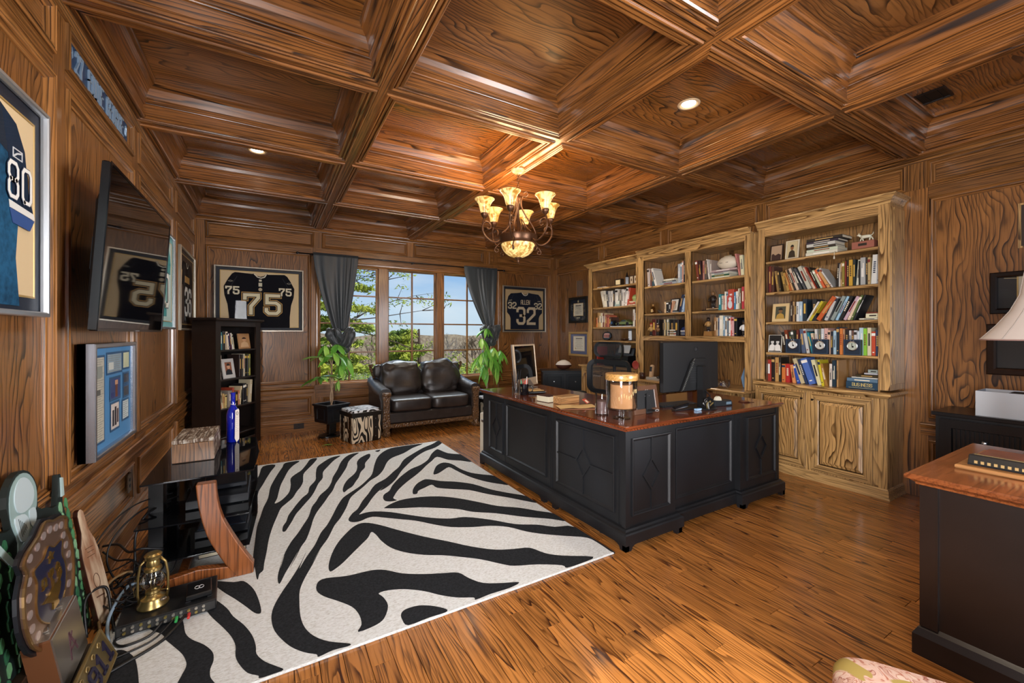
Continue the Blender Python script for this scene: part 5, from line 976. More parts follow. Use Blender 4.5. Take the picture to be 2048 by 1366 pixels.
# slippers seen under the desk
def slipper(loc, rz, label):
    t = thing('slipper', label, 'slipper', loc, rz, group='striped slippers under the desk')
    o = [(.05*math.cos(a)*(1.0 if math.cos(a) > 0 else .9), .13*math.sin(a)) for a in [2*PI*i/18 for i in range(18)]]
    MB().prism(o, idf, 0, .014).build('sole', mat('1a1a1c', .6), t); q = MB(); n = 10
    for i in range(n+1):
        for j in range(9): a = PI*j/8; yy = -.115+.13*i/n; w = .047*math.sqrt(max(.05, 1-((yy+.0)/.135)**2)); q.v.append((w*math.cos(a), yy, .012+(.030+.012*i/n)*math.sin(a)))
    for i in range(n):
        for j in range(8): q.f.append((i*9+j, i*9+j+1, (i+1)*9+j+1, (i+1)*9+j)); q.m.append(0)
    q.build('upper', zebra(7., ax=(3, 3, 3)), t, smooth=True)
slipper((2.07, 2.42, 0), R(-100), 'zebra striped slipper under the desk edge, nearer the middle'); slipper((2.06, 2.14, 0), R(-80), 'zebra striped slipper under the desk edge, nearer the corner')
t = thing('power_cord', 'coiled dark cord under the far end of the desk', 'cord', (2.05, 3.7, 0)); MB().tube([(.05*math.cos(a*.9), .07*math.sin(a), .012+.004*math.sin(3*a)+.0015*a) for a in [i*.45 for i in range(46)]], .006, 6).build('coil', mat('1c1714', .5), t, smooth=True); MB().cbox(-.03, .03, -.02, .02, 0.001, .035, .005).build('plug_block', mat('2a2422', .5), t)
t = thing('document_case', 'narrow cream case leaning at the far end of the desk', 'case', (1.99, 3.99, 0), R(3)); MB().cbox(-.02, .02, -.055, .055, 0, .50, .012).build('body', mat('cfc4b0', .6), t); MB().cbox(-.022, -.02, -.03, .03, .40, .43, .001).build('clasp', STEEL, t)
# ---- office chair
mb_ = NB('chair_mesh')
for n_ in list(mb_.t.nodes): mb_.t.nodes.remove(n_)
_d = mb_.n('ShaderNodeBsdfPrincipled', {'Base Color': (*hexc('23272c'), 1), 'Roughness': .6}); _t = mb_.n('ShaderNodeBsdfTransparent'); _m = mb_.n('ShaderNodeMixShader', {0: .64, 1: _t.outputs[0], 2: _d.outputs[0]}); mb_.n('ShaderNodeOutputMaterial', {0: _m.outputs[0]}); MESHM = mb_.m
CH = thing('office_chair', 'black mesh office chair with headrest drawn up behind the desk', 'chair', (3.16, 3.49, 0), R(-90+4))
def padshape(w, h, r, n=6):
    o = []
    for cx, cz, a0 in ((w/2-r, h/2-r, 0), (-w/2+r, h/2-r, 90), (-w/2+r, -h/2+r, 180), (w/2-r, -h/2+r, 270)):
        for i in range(n+1): a = R(a0+90*i/n); o.append((cx+r*math.cos(a), cz+r*math.sin(a)))
    return o
def curved(w, h, r, zc, y, bend, thick, name, m, hole=None):
    o = padshape(w, h, r); q = MB()
    fn = lambda u, v, k: (u, y+k-bend*(u/(w/2))**2, zc+v)
    if hole:
        a = padshape(w, h, r); b = padshape(w-2*hole, h-2*hole, max(.02, r-hole)); n = len(a)
        for k in (0, thick): q.v += [fn(u, v, k) for u, v in a]+[fn(u, v, k) for u, v in b]
        for i in range(n):
            j = (i+1) % n; q.f += [(i, j, n+j, n+i), (2*n+i, 3*n+i, 3*n+j, 2*n+j), (i, 2*n+i, 2*n+j, j), (n+i, n+j, 3*n+j, 3*n+i)]; q.m += [0]*4
    else:
        n = 12; rows = 8
        for i in range(n+1):
            u = -w/2+w*i/n
            ee = r-math.sqrt(max(0, r*r-max(0, abs(u)-(w/2-r))**2)) if abs(u) > w/2-r else 0
            for j in range(rows+1): v = (-h/2+ee)+(h-2*ee)*j/rows; q.v.append(fn(u, v, thick/2))
        for i in range(n):
            for j in range(rows): a = i*(rows+1)+j; q.f.append((a, a+1, a+rows+2, a+rows+1)); q.m.append(0)
    return q.build(name, m, CH, smooth=True, angle=45)
# chair local: faces -Y; backrest at y = +.17
curved(.64, .40, .10, .85, .20, .07, .03, 'back_frame', mat('1a1c20', .4), .05); curved(.60, .36, .08, .85, .21, .065, .002, 'back_mesh', MESHM)
curved(.43, .18, .075, 1.165, .19, .05, .026, 'headrest_frame', mat('15171b', .3), .022); curved(.40, .155, .06, 1.165, .195, .045, .002, 'headrest_mesh', MESHM)
MB().tube([(0, .245, .66), (0, .26, .85), (0, .25, 1.02), (0, .225, 1.15)], [.022, .02, .016, .012], 10).build('spine', BLK, CH, smooth=True); MB().cbox(-.11, .11, .225, .25, 1.035, 1.065, .006).build('headrest_bracket', BLK, CH)
MB().cbox(-.26, .26, -.28, .22, .44, .52, .03).build('seat', mat('141517', .7), CH, bevel=.01); MB().tube([(0, .10, .44), (0, .24, .46), (0, .25, .66)], [.03, .028, .022], 8).build('back_support', BLK, CH, smooth=True)
for s in (-1, 1):
    MB().tube([(s*.27, -.02, .44), (s*.33, -.02, .47), (s*.33, -.02, .64)], .018, 8).build('arm_post', BLK, CH, smooth=True); MB().obox((s*.33, -.04, .655), (.09, .26, .035), (0, 0, s*.15), .014).build('armrest', mat('16171a', .5), CH)
MB().lathe([(0, .08), (.04, .08), (.035, .12), (.026, .14), (.026, .44), (0, .44)], (0, 0, 0), 16).build('gas_column', BLK, CH, smooth=True, angle=40)
for k in range(5):
    a = 2*PI*k/5+.3; d_ = Vector((math.cos(a), math.sin(a), 0)); l_ = MB().tube([d_*.02+Vector((0, 0, .11)), d_*.28+Vector((0, 0, .075))], [.028, .018], 8).build('base_leg', BLK, CH, smooth=True)
    MB().lathe([(0, -.02), (.026, -.02), (.028, 0), (.026, .02), (0, .02)], tuple(d_*.29+Vector((0, 0, .0285))), 14, Matrix.Rotation(PI/2, 4, 'X')).build('caster', BLK, l_)
# ================================================================== FRAMED JERSEYS AND PICTURES ON THE WALLS
FRM = [(0, 0), (0, .032), (.003, .036), (.014, .036), (.018, .032), (.020, .022), (.020, .014)]
FGL = glassm((1, 1, 1), .02, 'picture_glass', .10)
SILV = mat('c4bcac', .28, .8); NAVY = mat('141a26', .6); CREAM = mat('cdb690', .85)
def framed(name, label, cat, fn, u0, u1, v0, v1, fm, matm, inner, innerm, cont, fw=1., glass=True, loc=None, depth=0.):
    t = thing(name, label, cat, loc or fn((u0+u1)/2, v0, 0)); off = t.location
    F = lambda u, v, h: tuple(a-b for a, b in zip(fn(u, v, h+depth), off))
    MB().frame(F, u0, u1, v0, v1, [(a*fw, b) for a, b in FRM]+([] if not depth else [(.02*fw, -depth), (0, -depth)]), closed=bool(depth)).build('frame', [fm, fm], t)
    if depth: MB().frame(F, u0, u1, v0, v1, [(0, -depth), (0, .0)]).build('frame_side', [mat('1a1412', .4)]*2, t)
    q = MB(); q.add([F(a, b, .010) for a, b in ((u0+.01, v0+.01), (u1-.01, v0+.01), (u1-.01, v1-.01), (u0+.01, v1-.01))]+[F(a, b, 0) for a, b in ((u0+.01, v0+.01), (u1-.01, v0+.01), (u1-.01, v1-.01), (u0+.01, v1-.01))], [(0, 1, 2, 3), (7, 6, 5, 4), (0, 4, 5, 1), (1, 5, 6, 2), (2, 6, 7, 3), (3, 7, 4, 0)]).build('mat_board', matm, t)
    if inner:
        a, b, c, d = inner
        MB().frame(F, a, b, c, d, [(-.006, .010), (-.006, .014), (.0, .014), (.002, .0115)]).build('inner_fillet', [mat('b89a60', .4, .4)]*2, t)
        boxuv(MB(), F, a, b, c, d, .0101, .0112).build('inner_board', innerm, t)
    cont(t, F)
    if glass: q = MB(); q.add([F(a, b, .0215) for a, b in ((u0+.019*fw, v0+.019*fw), (u1-.019*fw, v0+.019*fw), (u1-.019*fw, v1-.019*fw), (u0+.019*fw, v1-.019*fw))], [(0, 1, 2, 3)]); q.build('pane', FGL, t, recalc=False)
    return t
def outlined(t, F, txt, u, v, hgt, w, c1, c2, c3=None, h0=.016, gap=1.45, wid=1., name='numeral'):
    """each numeral its own part, with one or two outline layers"""
    s = hgt/1.6
    for ch in txt:
        layers = ([(w*1.9, c3, h0)] if c3 else [])+[(w*1.45, c2, h0+.0008), (w, c1, h0+.0016)]
        par = None
        for ww, cc, hh in layers:
            q = MB(); [q.ribbon([(u+x*s*wid, v+y*s) for x, y in st], ww, F, hh-.0006, hh+.0007) for st in GL.get(ch, [])]
            o = q.build(name if par is None else 'outline_layer', mat(cc, .7), t if par is None else par); par = par or o
        u += s*gap*wid
def jersey(t, F, cx, v0, v1, half, body, sl, neck='d8d2c0', mesh_pts=None, name='jersey'):
    """long-sleeved shirt silhouette, front view: half = half width at the sleeves"""
    H = v1-v0
    hp = mesh_pts or [(.50, 0), (.50, .32), (.52, .50), (.58, .60), (.66, .62), (.94, .60), (1.0, .74), (.92, .86), (.72, .97), (.60, 1.0), (.20, .985), (.16, 1.0)]
    R_ = [(cx+half*a, v0+H*b) for a, b in hp]; nk = [(cx+half*.10, v0+H*.955), (cx, v0+H*.94), (cx-half*.10, v0+H*.955)]
    L_ = [(cx-half*a, v0+H*b) for a, b in hp][::-1]
    MB().prism(R_+nk+L_, F, .0112, .0155).build(name, fabric(body, sc=500., st=.1), t)
    MB().ribbon([(cx-half*.17, v0+H*.985), (cx-half*.08, v0+H*.93), (cx+half*.02, v0+H*.915), (cx+half*.12, v0+H*.935), (cx+half*.17, v0+H*.985)], H*.016, F, .0155, .0165).build('collar', mat(neck, .8), t)
    for s in (-1, 1): MB().ribbon([(cx+s*half*hp[3][0]*.98, v0+H*.60), (cx+s*half*.64, v0+H*.93)], H*.006, F, .0155, .0162).build('seam', mat(sl, .8), t)
def c75(t, F):
    H = [(.50, 0), (.49, .30), (.54, .50), (.56, .55), (.63, .68), (.665, .70), (.72, .66), (.80, .56), (.985, .80), (1.0, .82), (.80, .985), (.66, 1.0), (.20, .985), (.16, 1.0)]
    H = [(.475, 0), (.50, .30), (.54, .48), (.62, .62), (.80, .66), (.97, .69), (1.0, .78), (.86, .93), (.74, 1.0), (.20, .975), (.16, .995)]
    cx = -.105
    jersey(t, F, cx, 1.425, 2.135, .395, '15161c', '2a2c34', mesh_pts=[(.86, 0), (.86, .20), (.90, .42), (.98, .58), (1.0, .74), (.88, .88), (.78, .97), (.70, 1.0), (.22, .985), (.17, 1.0)])
    outlined(t, F, '75', -.275, 1.615, .235, .040, 'd2c8a8', '1a1a1c', 'b08848', gap=1.62); outlined(t, F, '75', -.475, 1.86, .085, .018, 'd8cfb4', '3a3020', gap=1.5); outlined(t, F, '75', .115, 1.86, .085, .018, 'd8cfb4', '3a3020', gap=1.5)
    for (a, b, c, d) in ((-.120, -.090, 2.03, 2.055), (-.125, -.085, 1.965, 2.012)): boxuv(MB(), F, a, b, c, d, .0155, .017).build('neck_tag', mat('c8c0a8', .7), t)
    MB().prism([(-.105+.022*math.cos(a), 1.925+.022*math.sin(a)) for a in [2*PI*i/14 for i in range(14)]], F, .0155, .017).build('crest_badge', mat('b0a084', .6), t)
    for s in (-.43, .225): MB().ribbon([(s-.025, 2.02), (s, 2.03), (s+.025, 2.02), (s, 2.01), (s-.025, 2.02)], .004, F, .0155, .0162).build('sleeve_mark', mat('9a9484', .6), t)
framed('framed_jersey', 'silver framed black football jersey number 75 above the dark bookcase', 'framed jersey', fYBb, -.60, .400, 1.375, 2.210, SILV, NAVY, (-.535, .335, 1.435, 2.15), CREAM, c75)
def c32(t, F):
    cx = 3.985
    jersey(t, F, cx, 1.425, 2.09, .375, '1a1f2c', '2c3342', mesh_pts=[(.80, 0), (.80, .30), (.86, .38), (.99, .45), (1.0, .72), (.92, .88), (.78, .96), (.40, .98), (.17, 1.0)])
    outlined(t, F, '32', 3.825, 1.53, .275, .045, 'b8a88c', '22242c', gap=1.5, wid=.85); outlined(t, F, '32', 3.64, 1.80, .10, .021, 'b4a88e', '22242c', gap=1.45); outlined(t, F, '32', 4.19, 1.80, .10, .021, 'b4a88e', '22242c', gap=1.45)
    q = MB(); word(q, 'ALLEN', F, 3.90, 1.875, .075, .010, .0155, .0170, 1.35, .62); q.build('name_lettering', mat('b8a88c', .7), t)['kind'] = 'stuff'
    for s in (3.68, 4.29): MB().ribbon([(s-.03, 1.935), (s+.03, 1.945)], .008, F, .0155, .0165).build('sleeve_mark', mat('b4a88e', .6), t)
framed('framed_jersey', 'silver framed navy football jersey number 32 right of the window', 'framed jersey', fYBb, 3.525, 4.435, 1.375, 2.195, SILV, NAVY, (3.585, 4.375, 1.425, 2.13), mat('a8926e', .85), c32)
fLw = lambda u, v, h: fXL(u, v, h+.001)
def c80(t, F):
    # blue jersey, only its right sleeve side is inside the picture
    P_ = [(1.05, 1.45), (2.20, 1.45), (2.175, 1.62), (2.19, 1.74), (2.195, 1.765), (2.305, 1.79), (2.262, 1.88), (2.235, 2.02), (2.175, 2.10), (2.02, 2.15), (1.83, 2.18), (1.75, 2.15), (1.65, 2.135), (1.55, 2.15), (1.47, 2.18), (1.28, 2.15), (1.15, 2.10), (1.08, 2.0), (1.05, 1.85), (1.0, 1.79), (1.12, 1.70)]
    MB().prism(P_, F, .0112, .0155).build('jersey', fabric('24587c', '123048', sc=40., st=.15), t)
    MB().prism([(2.08, 2.125), (2.175, 2.10), (2.235, 2.02), (2.262, 1.88), (2.305, 1.79), (2.16, 1.80), (2.13, 1.95)], F, .0155, .0168).build('sleeve', fabric('1c2a3e', sc=400., st=.1), t)
    MB().prism([(1.7, 2.135), (1.83, 2.18), (2.02, 2.15), (2.175, 2.10), (2.12, 1.98), (1.98, 2.02), (1.8, 2.06)], F, .0155, .0165).build('shoulder_yoke', fabric('232c3a', sc=400., st=.1), t)
    MB().prism([(2.125, 1.818), (2.298, 1.805), (2.305, 1.782), (2.13, 1.792)], F, .0168, .0182).build('cuff_stripe', mat('d8d8d4', .7), t); MB().prism([(2.13, 1.790), (2.305, 1.780), (2.27, 1.735), (2.15, 1.742)], F, .0168, .018).build('cuff', mat('2c4c86', .7), t)
    outlined(t, F, '80', 2.115, 1.832, .120, .0135, 'dcdcd8', '22304a', h0=.0195, gap=1.55, wid=.80)
    MB().frame(F, 2.15, 2.215, 1.975, 2.010, [(0, .0165), (0, .0185), (.004, .0185), (.004, .0165)]).build('sleeve_label', [mat('c8ccd0', .6)]*2, t)
    MB().ribbon([(2.16, 1.983), (2.18, 1.995), (2.205, 2.002)], .006, F, .0168, .0182).build('sleeve_mark', mat('c8ccd0', .6), t)
    outlined(t, F, '0', 1.66, 1.50, .48, .075, 'a8c4c4', '26507a', 'd8dce0', gap=1.4, wid=.95)
framed('framed_jersey', 'large silver framed blue football jersey number 80 at left edge', 'framed jersey', fLw, 1.00, 2.385, 1.415, 2.225, mat('c8ccd0', .38, .85), mat('1a2230', .5), (1.08, 2.315, 1.49, 2.15), CREAM, c80)
def cteal(t, F):
    jersey(t, F, 4.52, 1.50, 2.14, .34, '4a9aa0', '2a6a70'); outlined(t, F, '20', 4.36, 1.60, .26, .04, 'e0e4e0', '2a4a5a', gap=1.5)
framed('framed_jersey', 'silver framed jersey with teal mat mostly hidden behind the television', 'framed jersey', fLw, 4.06, 4.985, 1.39, 2.245, mat('c8ccd0', .25, .9), mat('7ab8bc', .6), (4.13, 4.915, 1.46, 2.17), mat('b4d0d0', .7), cteal)
def c36(t, F):
    jersey(t, F, 5.75, 1.47, 2.12, .36, '141418', '2c2c30'); outlined(t, F, '36', 5.60, 1.56, .27, .045, 'd8d8d4', '1a1a1c', gap=1.5, wid=.9)
    boxuv(MB(), F, 5.60, 5.88, 1.90, 1.97, .0155, .017).build('name_plate', mat('b08848', .6), t); MB().ribbon([(5.36, 1.72), (5.42, 2.0)], .03, F, .0155, .017).build('sleeve_numeral', mat('c8a068', .6), t)
framed('framed_jersey', 'silver framed black jersey number 36 on left wall near the corner', 'framed jersey', fLw, 5.26, 6.22, 1.385, 2.245, mat('c4bcac', .28, .8), mat('1a1616', .5), (5.33, 6.15, 1.45, 2.18), mat('3a2a20', .8), c36)
# frame of clippings with the blue mat, hung proud of the wall
def cclip(t, F):
    P_ = [(2.825, 2.985, .79, 1.225, 'b8b4a4', 'clipping'), (3.035, 3.285, 1.135, 1.235, '8aa0ac', 'clipping'), (3.315, 3.435, 1.145, 1.235, 'c8cca8', 'ticket'), (3.085, 3.255, .985, 1.095, '3a4a78', 'photo_print'),
          (3.325, 3.425, 1.055, 1.105, '34343a', 'photo_print'), (3.325, 3.425, .975, 1.03, '3a3c40', 'photo_print'), (3.095, 3.235, .815, .955, 'cfc4bc', 'photo_print'), (3.305, 3.42, .84, .945, 'c4d0d0', 'letter')]
    for a, b, c, d, col, n_ in P_:
        MB().frame(F, a, b, c, d, [(-.012, .0125), (-.004, .014), (0, .012)]).build('bevel_edge', [mat('2c5478', .6)]*2, t)
        o = boxuv(MB(), F, a, b, c, d, .011, .0122).build(n_, mat(col, .6, var=.12), t)
        if n_ == 'clipping' or n_ == 'letter':
            q = MB(); k = int((d-c)/.012)
            for i in range(k): boxuv(q, F, a+.008, b-.008-.02*(i % 3), d-.012-.012*i, d-.009-.012*i, .0122, .0126)
            q.build('printed_lines', mat('8a8c84', .7), o)['kind'] = 'stuff'
    for a, b, c, d, col in ((3.17, 3.21, .99, 1.06, '6a4030'), (3.165, 3.215, 1.06, 1.085, 'c89878'), (3.12, 3.15, .83, .92, '2a2a34'), (3.16, 3.19, .83, .935, '22222c'), (3.10, 3.15, .99, 1.02, '28386c'), (3.20, 3.225, .84, .92, '4a3434'), (2.87, 2.93, 1.03, 1.06, '5a5c58'), (2.85, 2.96, 1.12, 1.18, '8a9088'), (3.06, 3.14, 1.15, 1.19, 'c8ccc4')):
        boxuv(MB(), F, a, b, c, d, .0122, .0127).build('printed_figure', mat(col, .6), t)
framed('framed_clippings', 'silver framed clippings and photos on a bright blue mat below the television', 'framed pictures', fLw, 2.775, 3.50, .718, 1.298, mat('b8bcc4', .22, .9), mat('4b87b8', .6), None, None, cclip, fw=1.3, depth=.03)
# name sign in the frieze
t = thing('name_sign', 'long navy blue sign with silver embossed lettering 27 EDDIE GEORGE', 'sign', (-.79, 3.12, 2.60)); off = t.location
F = lambda u, v, h: (fXL(u, v, h)[0]-off[0], u-off[1], v-off[2])
boxuv(MB(), F, 2.68, 3.565, 2.560, 2.705, -.015, .004).build('plate', mat('1c3858', .35), t, bevel=.003)
MB().frame(F, 2.68, 3.565, 2.560, 2.705, [(.008, .004), (.008, .007), (.013, .007), (.013, .004)]).build('raised_border', [mat('9fb0c0', .25, .9)]*2, t)
chm = mat('8fa6bc', .4, .3)
def signword(txt, u, wid=.62):
    s = .098/1.6
    for ch in txt:
        q = MB(); [q.ribbon([(u+x*s*wid, 2.585+y*s) for x, y in st], .0095, F, .004, .012) for st in GL[ch]]; q.build('letter', chm, t); u += s*1.5*wid*(.6 if ch == 'I' else 1)
    return u
signword('27', 2.735, .52); signword('EDDIE', 2.90, .52); signword('GEORGE', 3.17, .56)
MB().prism([(2.70+.010*math.cos(a)*(1 if i % 2 else .45), 2.655+.028*math.sin(a)*(1 if i % 2 else .45)) for i, a in enumerate([2*PI*i/10 for i in range(10)])], F, .004, .008).build('star', chm, t); MB().tube([F(3.525+.014*math.cos(a), 2.64+.03*math.sin(a), .006) for a in [2*PI*i/14 for i in range(14)]], .004, 6, True).build('emblem_ring', chm, t)
# diplomas on the right wall
def fXRb(u, v, h): return (4.65-h+.018, u, v)
def lines(t, F, u0, u1, v0, v1, n, m='6a6458', h=.0118):
    q = MB(); rr = random.Random(n)
    for i in range(n): w_ = (u1-u0)*(.5+.4*rr.random()); c_ = (u0+u1)/2; v_ = v1-(v1-v0)*(i+.5)/n; boxuv(q, F, c_-w_/2, c_+w_/2, v_-.002, v_+.002, h, h+.0006)
    q.build('printed_lines', mat(m, .7), t)['kind'] = 'stuff'
def dipl(label, u0, u1, v0, v1, fm, mm, ib, ibm, fw, extra=None, seal=True):
    def c_(t, F):
        a, b, c, d = ib; lines(t, F, a+.02, b-.02, c+.03, d-.05, 9)
        q = MB(); w_ = (b-a)*.3; boxuv(q, F, (a+b)/2-w_, (a+b)/2+w_, d-.045, d-.03, .0118, .0126); q.build('printed_title', mat('2a241e', .7), t)
        if seal: MB().prism([(b-.05+.012*math.cos(x), c+.04+.014*math.sin(x)) for x in [2*PI*i/12 for i in range(12)]], F, .0115, .0128).build('gold_seal', mat('b09040', .4, .5), t)
        if extra: extra(t, F)
    return framed('diploma', label, 'diploma', fXRb, u0, u1, v0, v1, fm, mm, ib, ibm, c_, fw=fw)
PW = mat('d4cdb8', .8)
dipl('black framed diploma with navy mat on right wall, upper of two by the corner', 5.42, 5.91, 1.535, 1.985, mat('15120f', .25), mat('181e2c', .6), (5.54, 5.785, 1.66, 1.875), PW, 2.2, lambda t, F: (MB().prism([(5.665+.016*math.cos(x), 1.91+.020*math.sin(x)) for x in [2*PI*i/12 for i in range(12)]], F, .0112, .013).build('crest', mat('c8b888', .5), t), boxuv(MB(), F, 5.62, 5.71, 1.615, 1.632, .0112, .013).build('name_plate', mat('c8c0a0', .5), t)), seal=False)
dipl('gold framed diploma with bright blue mat beneath the black framed one', 5.38, 5.91, .955, 1.378, mat('b8945c', .35, .3), mat('243a6a', .6), (5.50, 5.79, 1.05, 1.30), PW, 1.9)
dipl('dark framed diploma on right wall, upper one behind the lamp', .10, .868, 1.495, 1.80, mat('1c1310', .2), mat('1b1612', .5), (.14, .735, 1.56, 1.775), mat('c4bca8', .8), 2.0, lambda t, F: (MB().ribbon([(.80, 1.755), (.65, 1.742), (.5, 1.752)], .003, F, .013, .0145).build('gilt_line', mat('c8b080', .4), t)))
dipl('dark wooden framed diploma beneath, partly hidden by the lamp shade', .10, .885, 1.045, 1.42, mat('2a1a12', .2), mat('14110f', .5), (.14, .69, 1.11, 1.37), mat('c8bfa8', .8), 2.6)
for o_ in bpy.data.objects:
    if o_.name.startswith('diploma') and o_.type == 'EMPTY' and o_.location.y < 1:
        off = o_.location; z_ = 1.335 if off.z < 1.2 else 1.745; y_ = .60 if off.z < 1.2 else .655
        textmesh('Nor' if off.z < 1.2 else 'The', .045, mat('1a1612', .7), 'title_lettering', o_, Matrix.Translation((4.668-.0128-off.x, y_-off.y-.04, z_-off.z-.02)) @ Matrix.Rotation(-PI/2, 4, 'Z') @ Matrix.Rotation(PI/2, 4, 'X'))
# ================================================================== TELEVISION
TV = thing('television', 'large black flat television tilted down on left wall, glossy dark screen', 'television', (-.645, 3.07, 1.36), rot=(0, R(3.6), 0))
tvx = lambda u, v, h: (h, u, v)
MB().cbox(-.028, .0, -.625, .625, 0, .745, .006).build('case', mat('0c0c0d', .25), TV); MB().frame(tvx, -.625, .625, 0, .745, [(0, 0), (0, .004), (.012, .004), (.013, .001)]).build('bezel', [mat('0a0a0b', .12)]*2, TV)
boxuv(MB(), tvx, -.612, .612, .013, .732, .0, .0015).build('screen', mat('050507', .035, spec=1.0), TV)
MB().prism([(-.50, .08), (.50, .08), (.50, .60), (.44, .68), (-.44, .68), (-.50, .60)], lambda u, v, h: (-.028-h, u, v), 0, .045).build('rear_housing', mat('0d0d0e', .4), TV, bevel=.01)
MB().box(.002, .0045, -.04, .04, .002, .008).build('brand_mark', mat('8a8a8c', .3, .6), TV)
for u_ in (-.2, .2): MB().box(-.125, -.07, u_-.03, u_+.03, .18, .58).build('mount_arm', BLK, TV)
MB().box(-.140, -.125, -.26, .26, .30, .46).build('wall_plate', BLK, TV)
# ================================================================== TV STAND
LEG = oak(2, light='9c5c30', dark='421e0c', rings=7., sc=1.5, key2='_standleg', vary=.05)
ST = thing('tv_stand', 'black glass media stand with curved walnut legs and three shelves', 'media stand', (-.33, 3.3, 0))
SG = mat('101316', .04, spec=1., alpha=.88) if False else None
_g = NB('smoked_glass')
for n_ in list(_g.t.nodes): _g.t.nodes.remove(n_)
_p = _g.n('ShaderNodeBsdfPrincipled', {'Base Color': (.006, .007, .009, 1), 'Roughness': .03}); _t2 = _g.n('ShaderNodeBsdfTransparent', {'Color': (.35, .38, .42, 1)}); _m2 = _g.n('ShaderNodeMixShader', {0: .72, 1: _t2.outputs[0], 2: _p.outputs[0]}); _g.n('ShaderNodeOutputMaterial', {0: _m2.outputs[0]}); SG = _g.m
def gsh(n, P_, z, th=.008): return MB().prism([(a+.33, b-3.3) for a, b in P_], idf, z, z+th).build(n, SG, ST, bevel=.001)
gsh('top_shelf', [(-.59, 2.86), (-.08, 2.88), (-.06, 3.3), (-.09, 3.78), (-.60, 3.78)], .542); gsh('middle_shelf', [(-.60, 2.80), (-.10, 2.76), (-.07, 3.3), (-.08, 3.74), (-.60, 3.74)], .335); gsh('lower_shelf', [(-.60, 2.82), (-.10, 2.82), (-.07, 3.3), (-.08, 3.74), (-.60, 3.74)], .135)
leg_o = smoothpoly([(-.250, .548), (-.243, .46), (-.222, .36), (-.180, .26), (-.125, .15), (-.075, .065)], False, 4); leg_i = smoothpoly([(-.200, .078), (-.245, .165), (-.292, .275), (-.325, .42), (-.338, .548)], False, 4)
for yy in (2.73, 3.60):
    l = MB().prism([(a+.33, b) for a, b in leg_o+[(-.078, 0.0145), (-.10, .0145)]+[(-.16, .0145)]+[(-.195, .07)]+leg_i[1:]], lambda u, v, h: (u, yy-3.3+h, v), 0, .055).build('leg', LEG, ST, bevel=.006)
    MB().prism([(a+.33, b) for a, b in [(-.078, .0132), (-.078, .06), (-.20, .078), (-.33, .098), (-.47, .078), (-.56, .05), (-.56, .0132), (-.5, .0132), (-.35, .034), (-.2, .0132)]], lambda u, v, h: (u, yy-3.3+h, v), .002, .053).build('foot_beam', LEG, ST, bevel=.004)
for yy in (3.02, 3.42): MB().cbox(-.255, -.19, yy-3.3, yy-3.3+.09, 0.0132, .541, .004).build('column', mat('101012', .3), ST)
MB().box(-.10, -.06, -.56, .40, .02, .05).build('cross_bar', LEG, ST)
ZS = .5505
t = thing('keepsake_box', 'stacked rustic walnut box with whitewashed cracked lid on the media stand', 'box', (-.41, 3.42, ZS)); WAL = oak(2, light='8c6440', dark='22120a', rings=9., sc=2., key2='_walnut', vary=.2)
MB().cbox(-.105, .105, -.19, .19, 0, .002, .0008).build('felt', BLK, t); MB().cbox(-.105, .105, -.19, .19, .002, .118, .003).build('body', WAL, t)
_b = NB('whitewashed_lid'); _n = _b.n('ShaderNodeTexNoise', {'Vector': _b.objco((6, 1, 1)), 'Scale': 12., 'Detail': 6., 'Roughness': .7}); _b.set(Base_Color=_b.ramp(_n.outputs['Fac'], [(.44, hexc('4a3424')), (.50, hexc('7a6450')), (.60, hexc('b8b0a4'))]), Roughness=.6)
for k in range(4): MB().cbox(-.106+.053*k, -.055+.053*k, -.192, .192, .118, .142, .003).build('lid_board', _b.m, t)
MB().cbox(.105, .1065, -.188, .188, .006, .116, .0005).build('end_board', _b.m, t)
t = thing('bottle', 'cobalt blue bottle with long white hanging label on the media stand', 'bottle', (-.235, 3.70, ZS)); BLU = NB('cobalt_glass'); BLU.set(Base_Color=(.005, .012, .30, 1), Roughness=.05, Coat_Weight=1.); BLU = BLU.m
MB().lathe([(0, 0), (.038, 0), (.041, .005), (.041, .20), (.034, .232), (.018, .262), (.014, .28), (.014, .345), (.016, .35), (.016, .362), (0, .364)], (0, 0, 0), 28).build('body', BLU, t, smooth=True, angle=50)
MB().tube([(.017*math.cos(a), .017*math.sin(a), .275+.004*math.sin(2*a)) for a in [2*PI*i/14 for i in range(14)]], .0018, 5, True).build('ribbon', mat('d8d4d0', .6), t)
t2 = MB().prism([(-.022, .03), (.0, .0), (.030, .02), (.030, .23), (.022, .245), (-.016, .235)], lambda u, v, h: (.025+u*.5+h*.6, -.0425+u*.42-h, v), 0, .001).build('hang_label', mat('dcd0c4', .6), t)
q = MB(); F2 = lambda u, v, h: (.025+u*.5+h*.6, -.0430+u*.42-h, v); [q.ribbon([(-.010, .18-.014*k), (.020-.006*(k % 3), .18-.014*k)], .0014, F2, .001, .0016) for k in range(8)]; q.build('printed_lines', mat('8a8490', .6), t2)['kind'] = 'stuff'; MB().tube([F2(.006+.010*math.cos(a), .212+.012*math.sin(a), .0016) for a in [2*PI*i/12 for i in range(12)]], .0016, 5, True).build('printed_emblem', mat('1a1a20', .5), t2)
def elec(name, label, cat, loc, size, rz=0, col='121316', front=None):
    t = thing(name, label, cat, loc, rz); w, d, h = size; MB().cbox(-w/2, w/2, -d/2, d/2, .004, h, .004).build('case', mat(col, .3), t)
    for sx in (-1, 1):
        for sy in (-1, 1): MB().box(sx*w*.42-.01, sx*w*.42+.01, sy*d*.42-.01, sy*d*.42+.01, 0, .004).build('rubber_foot', BLK, t)
    return t
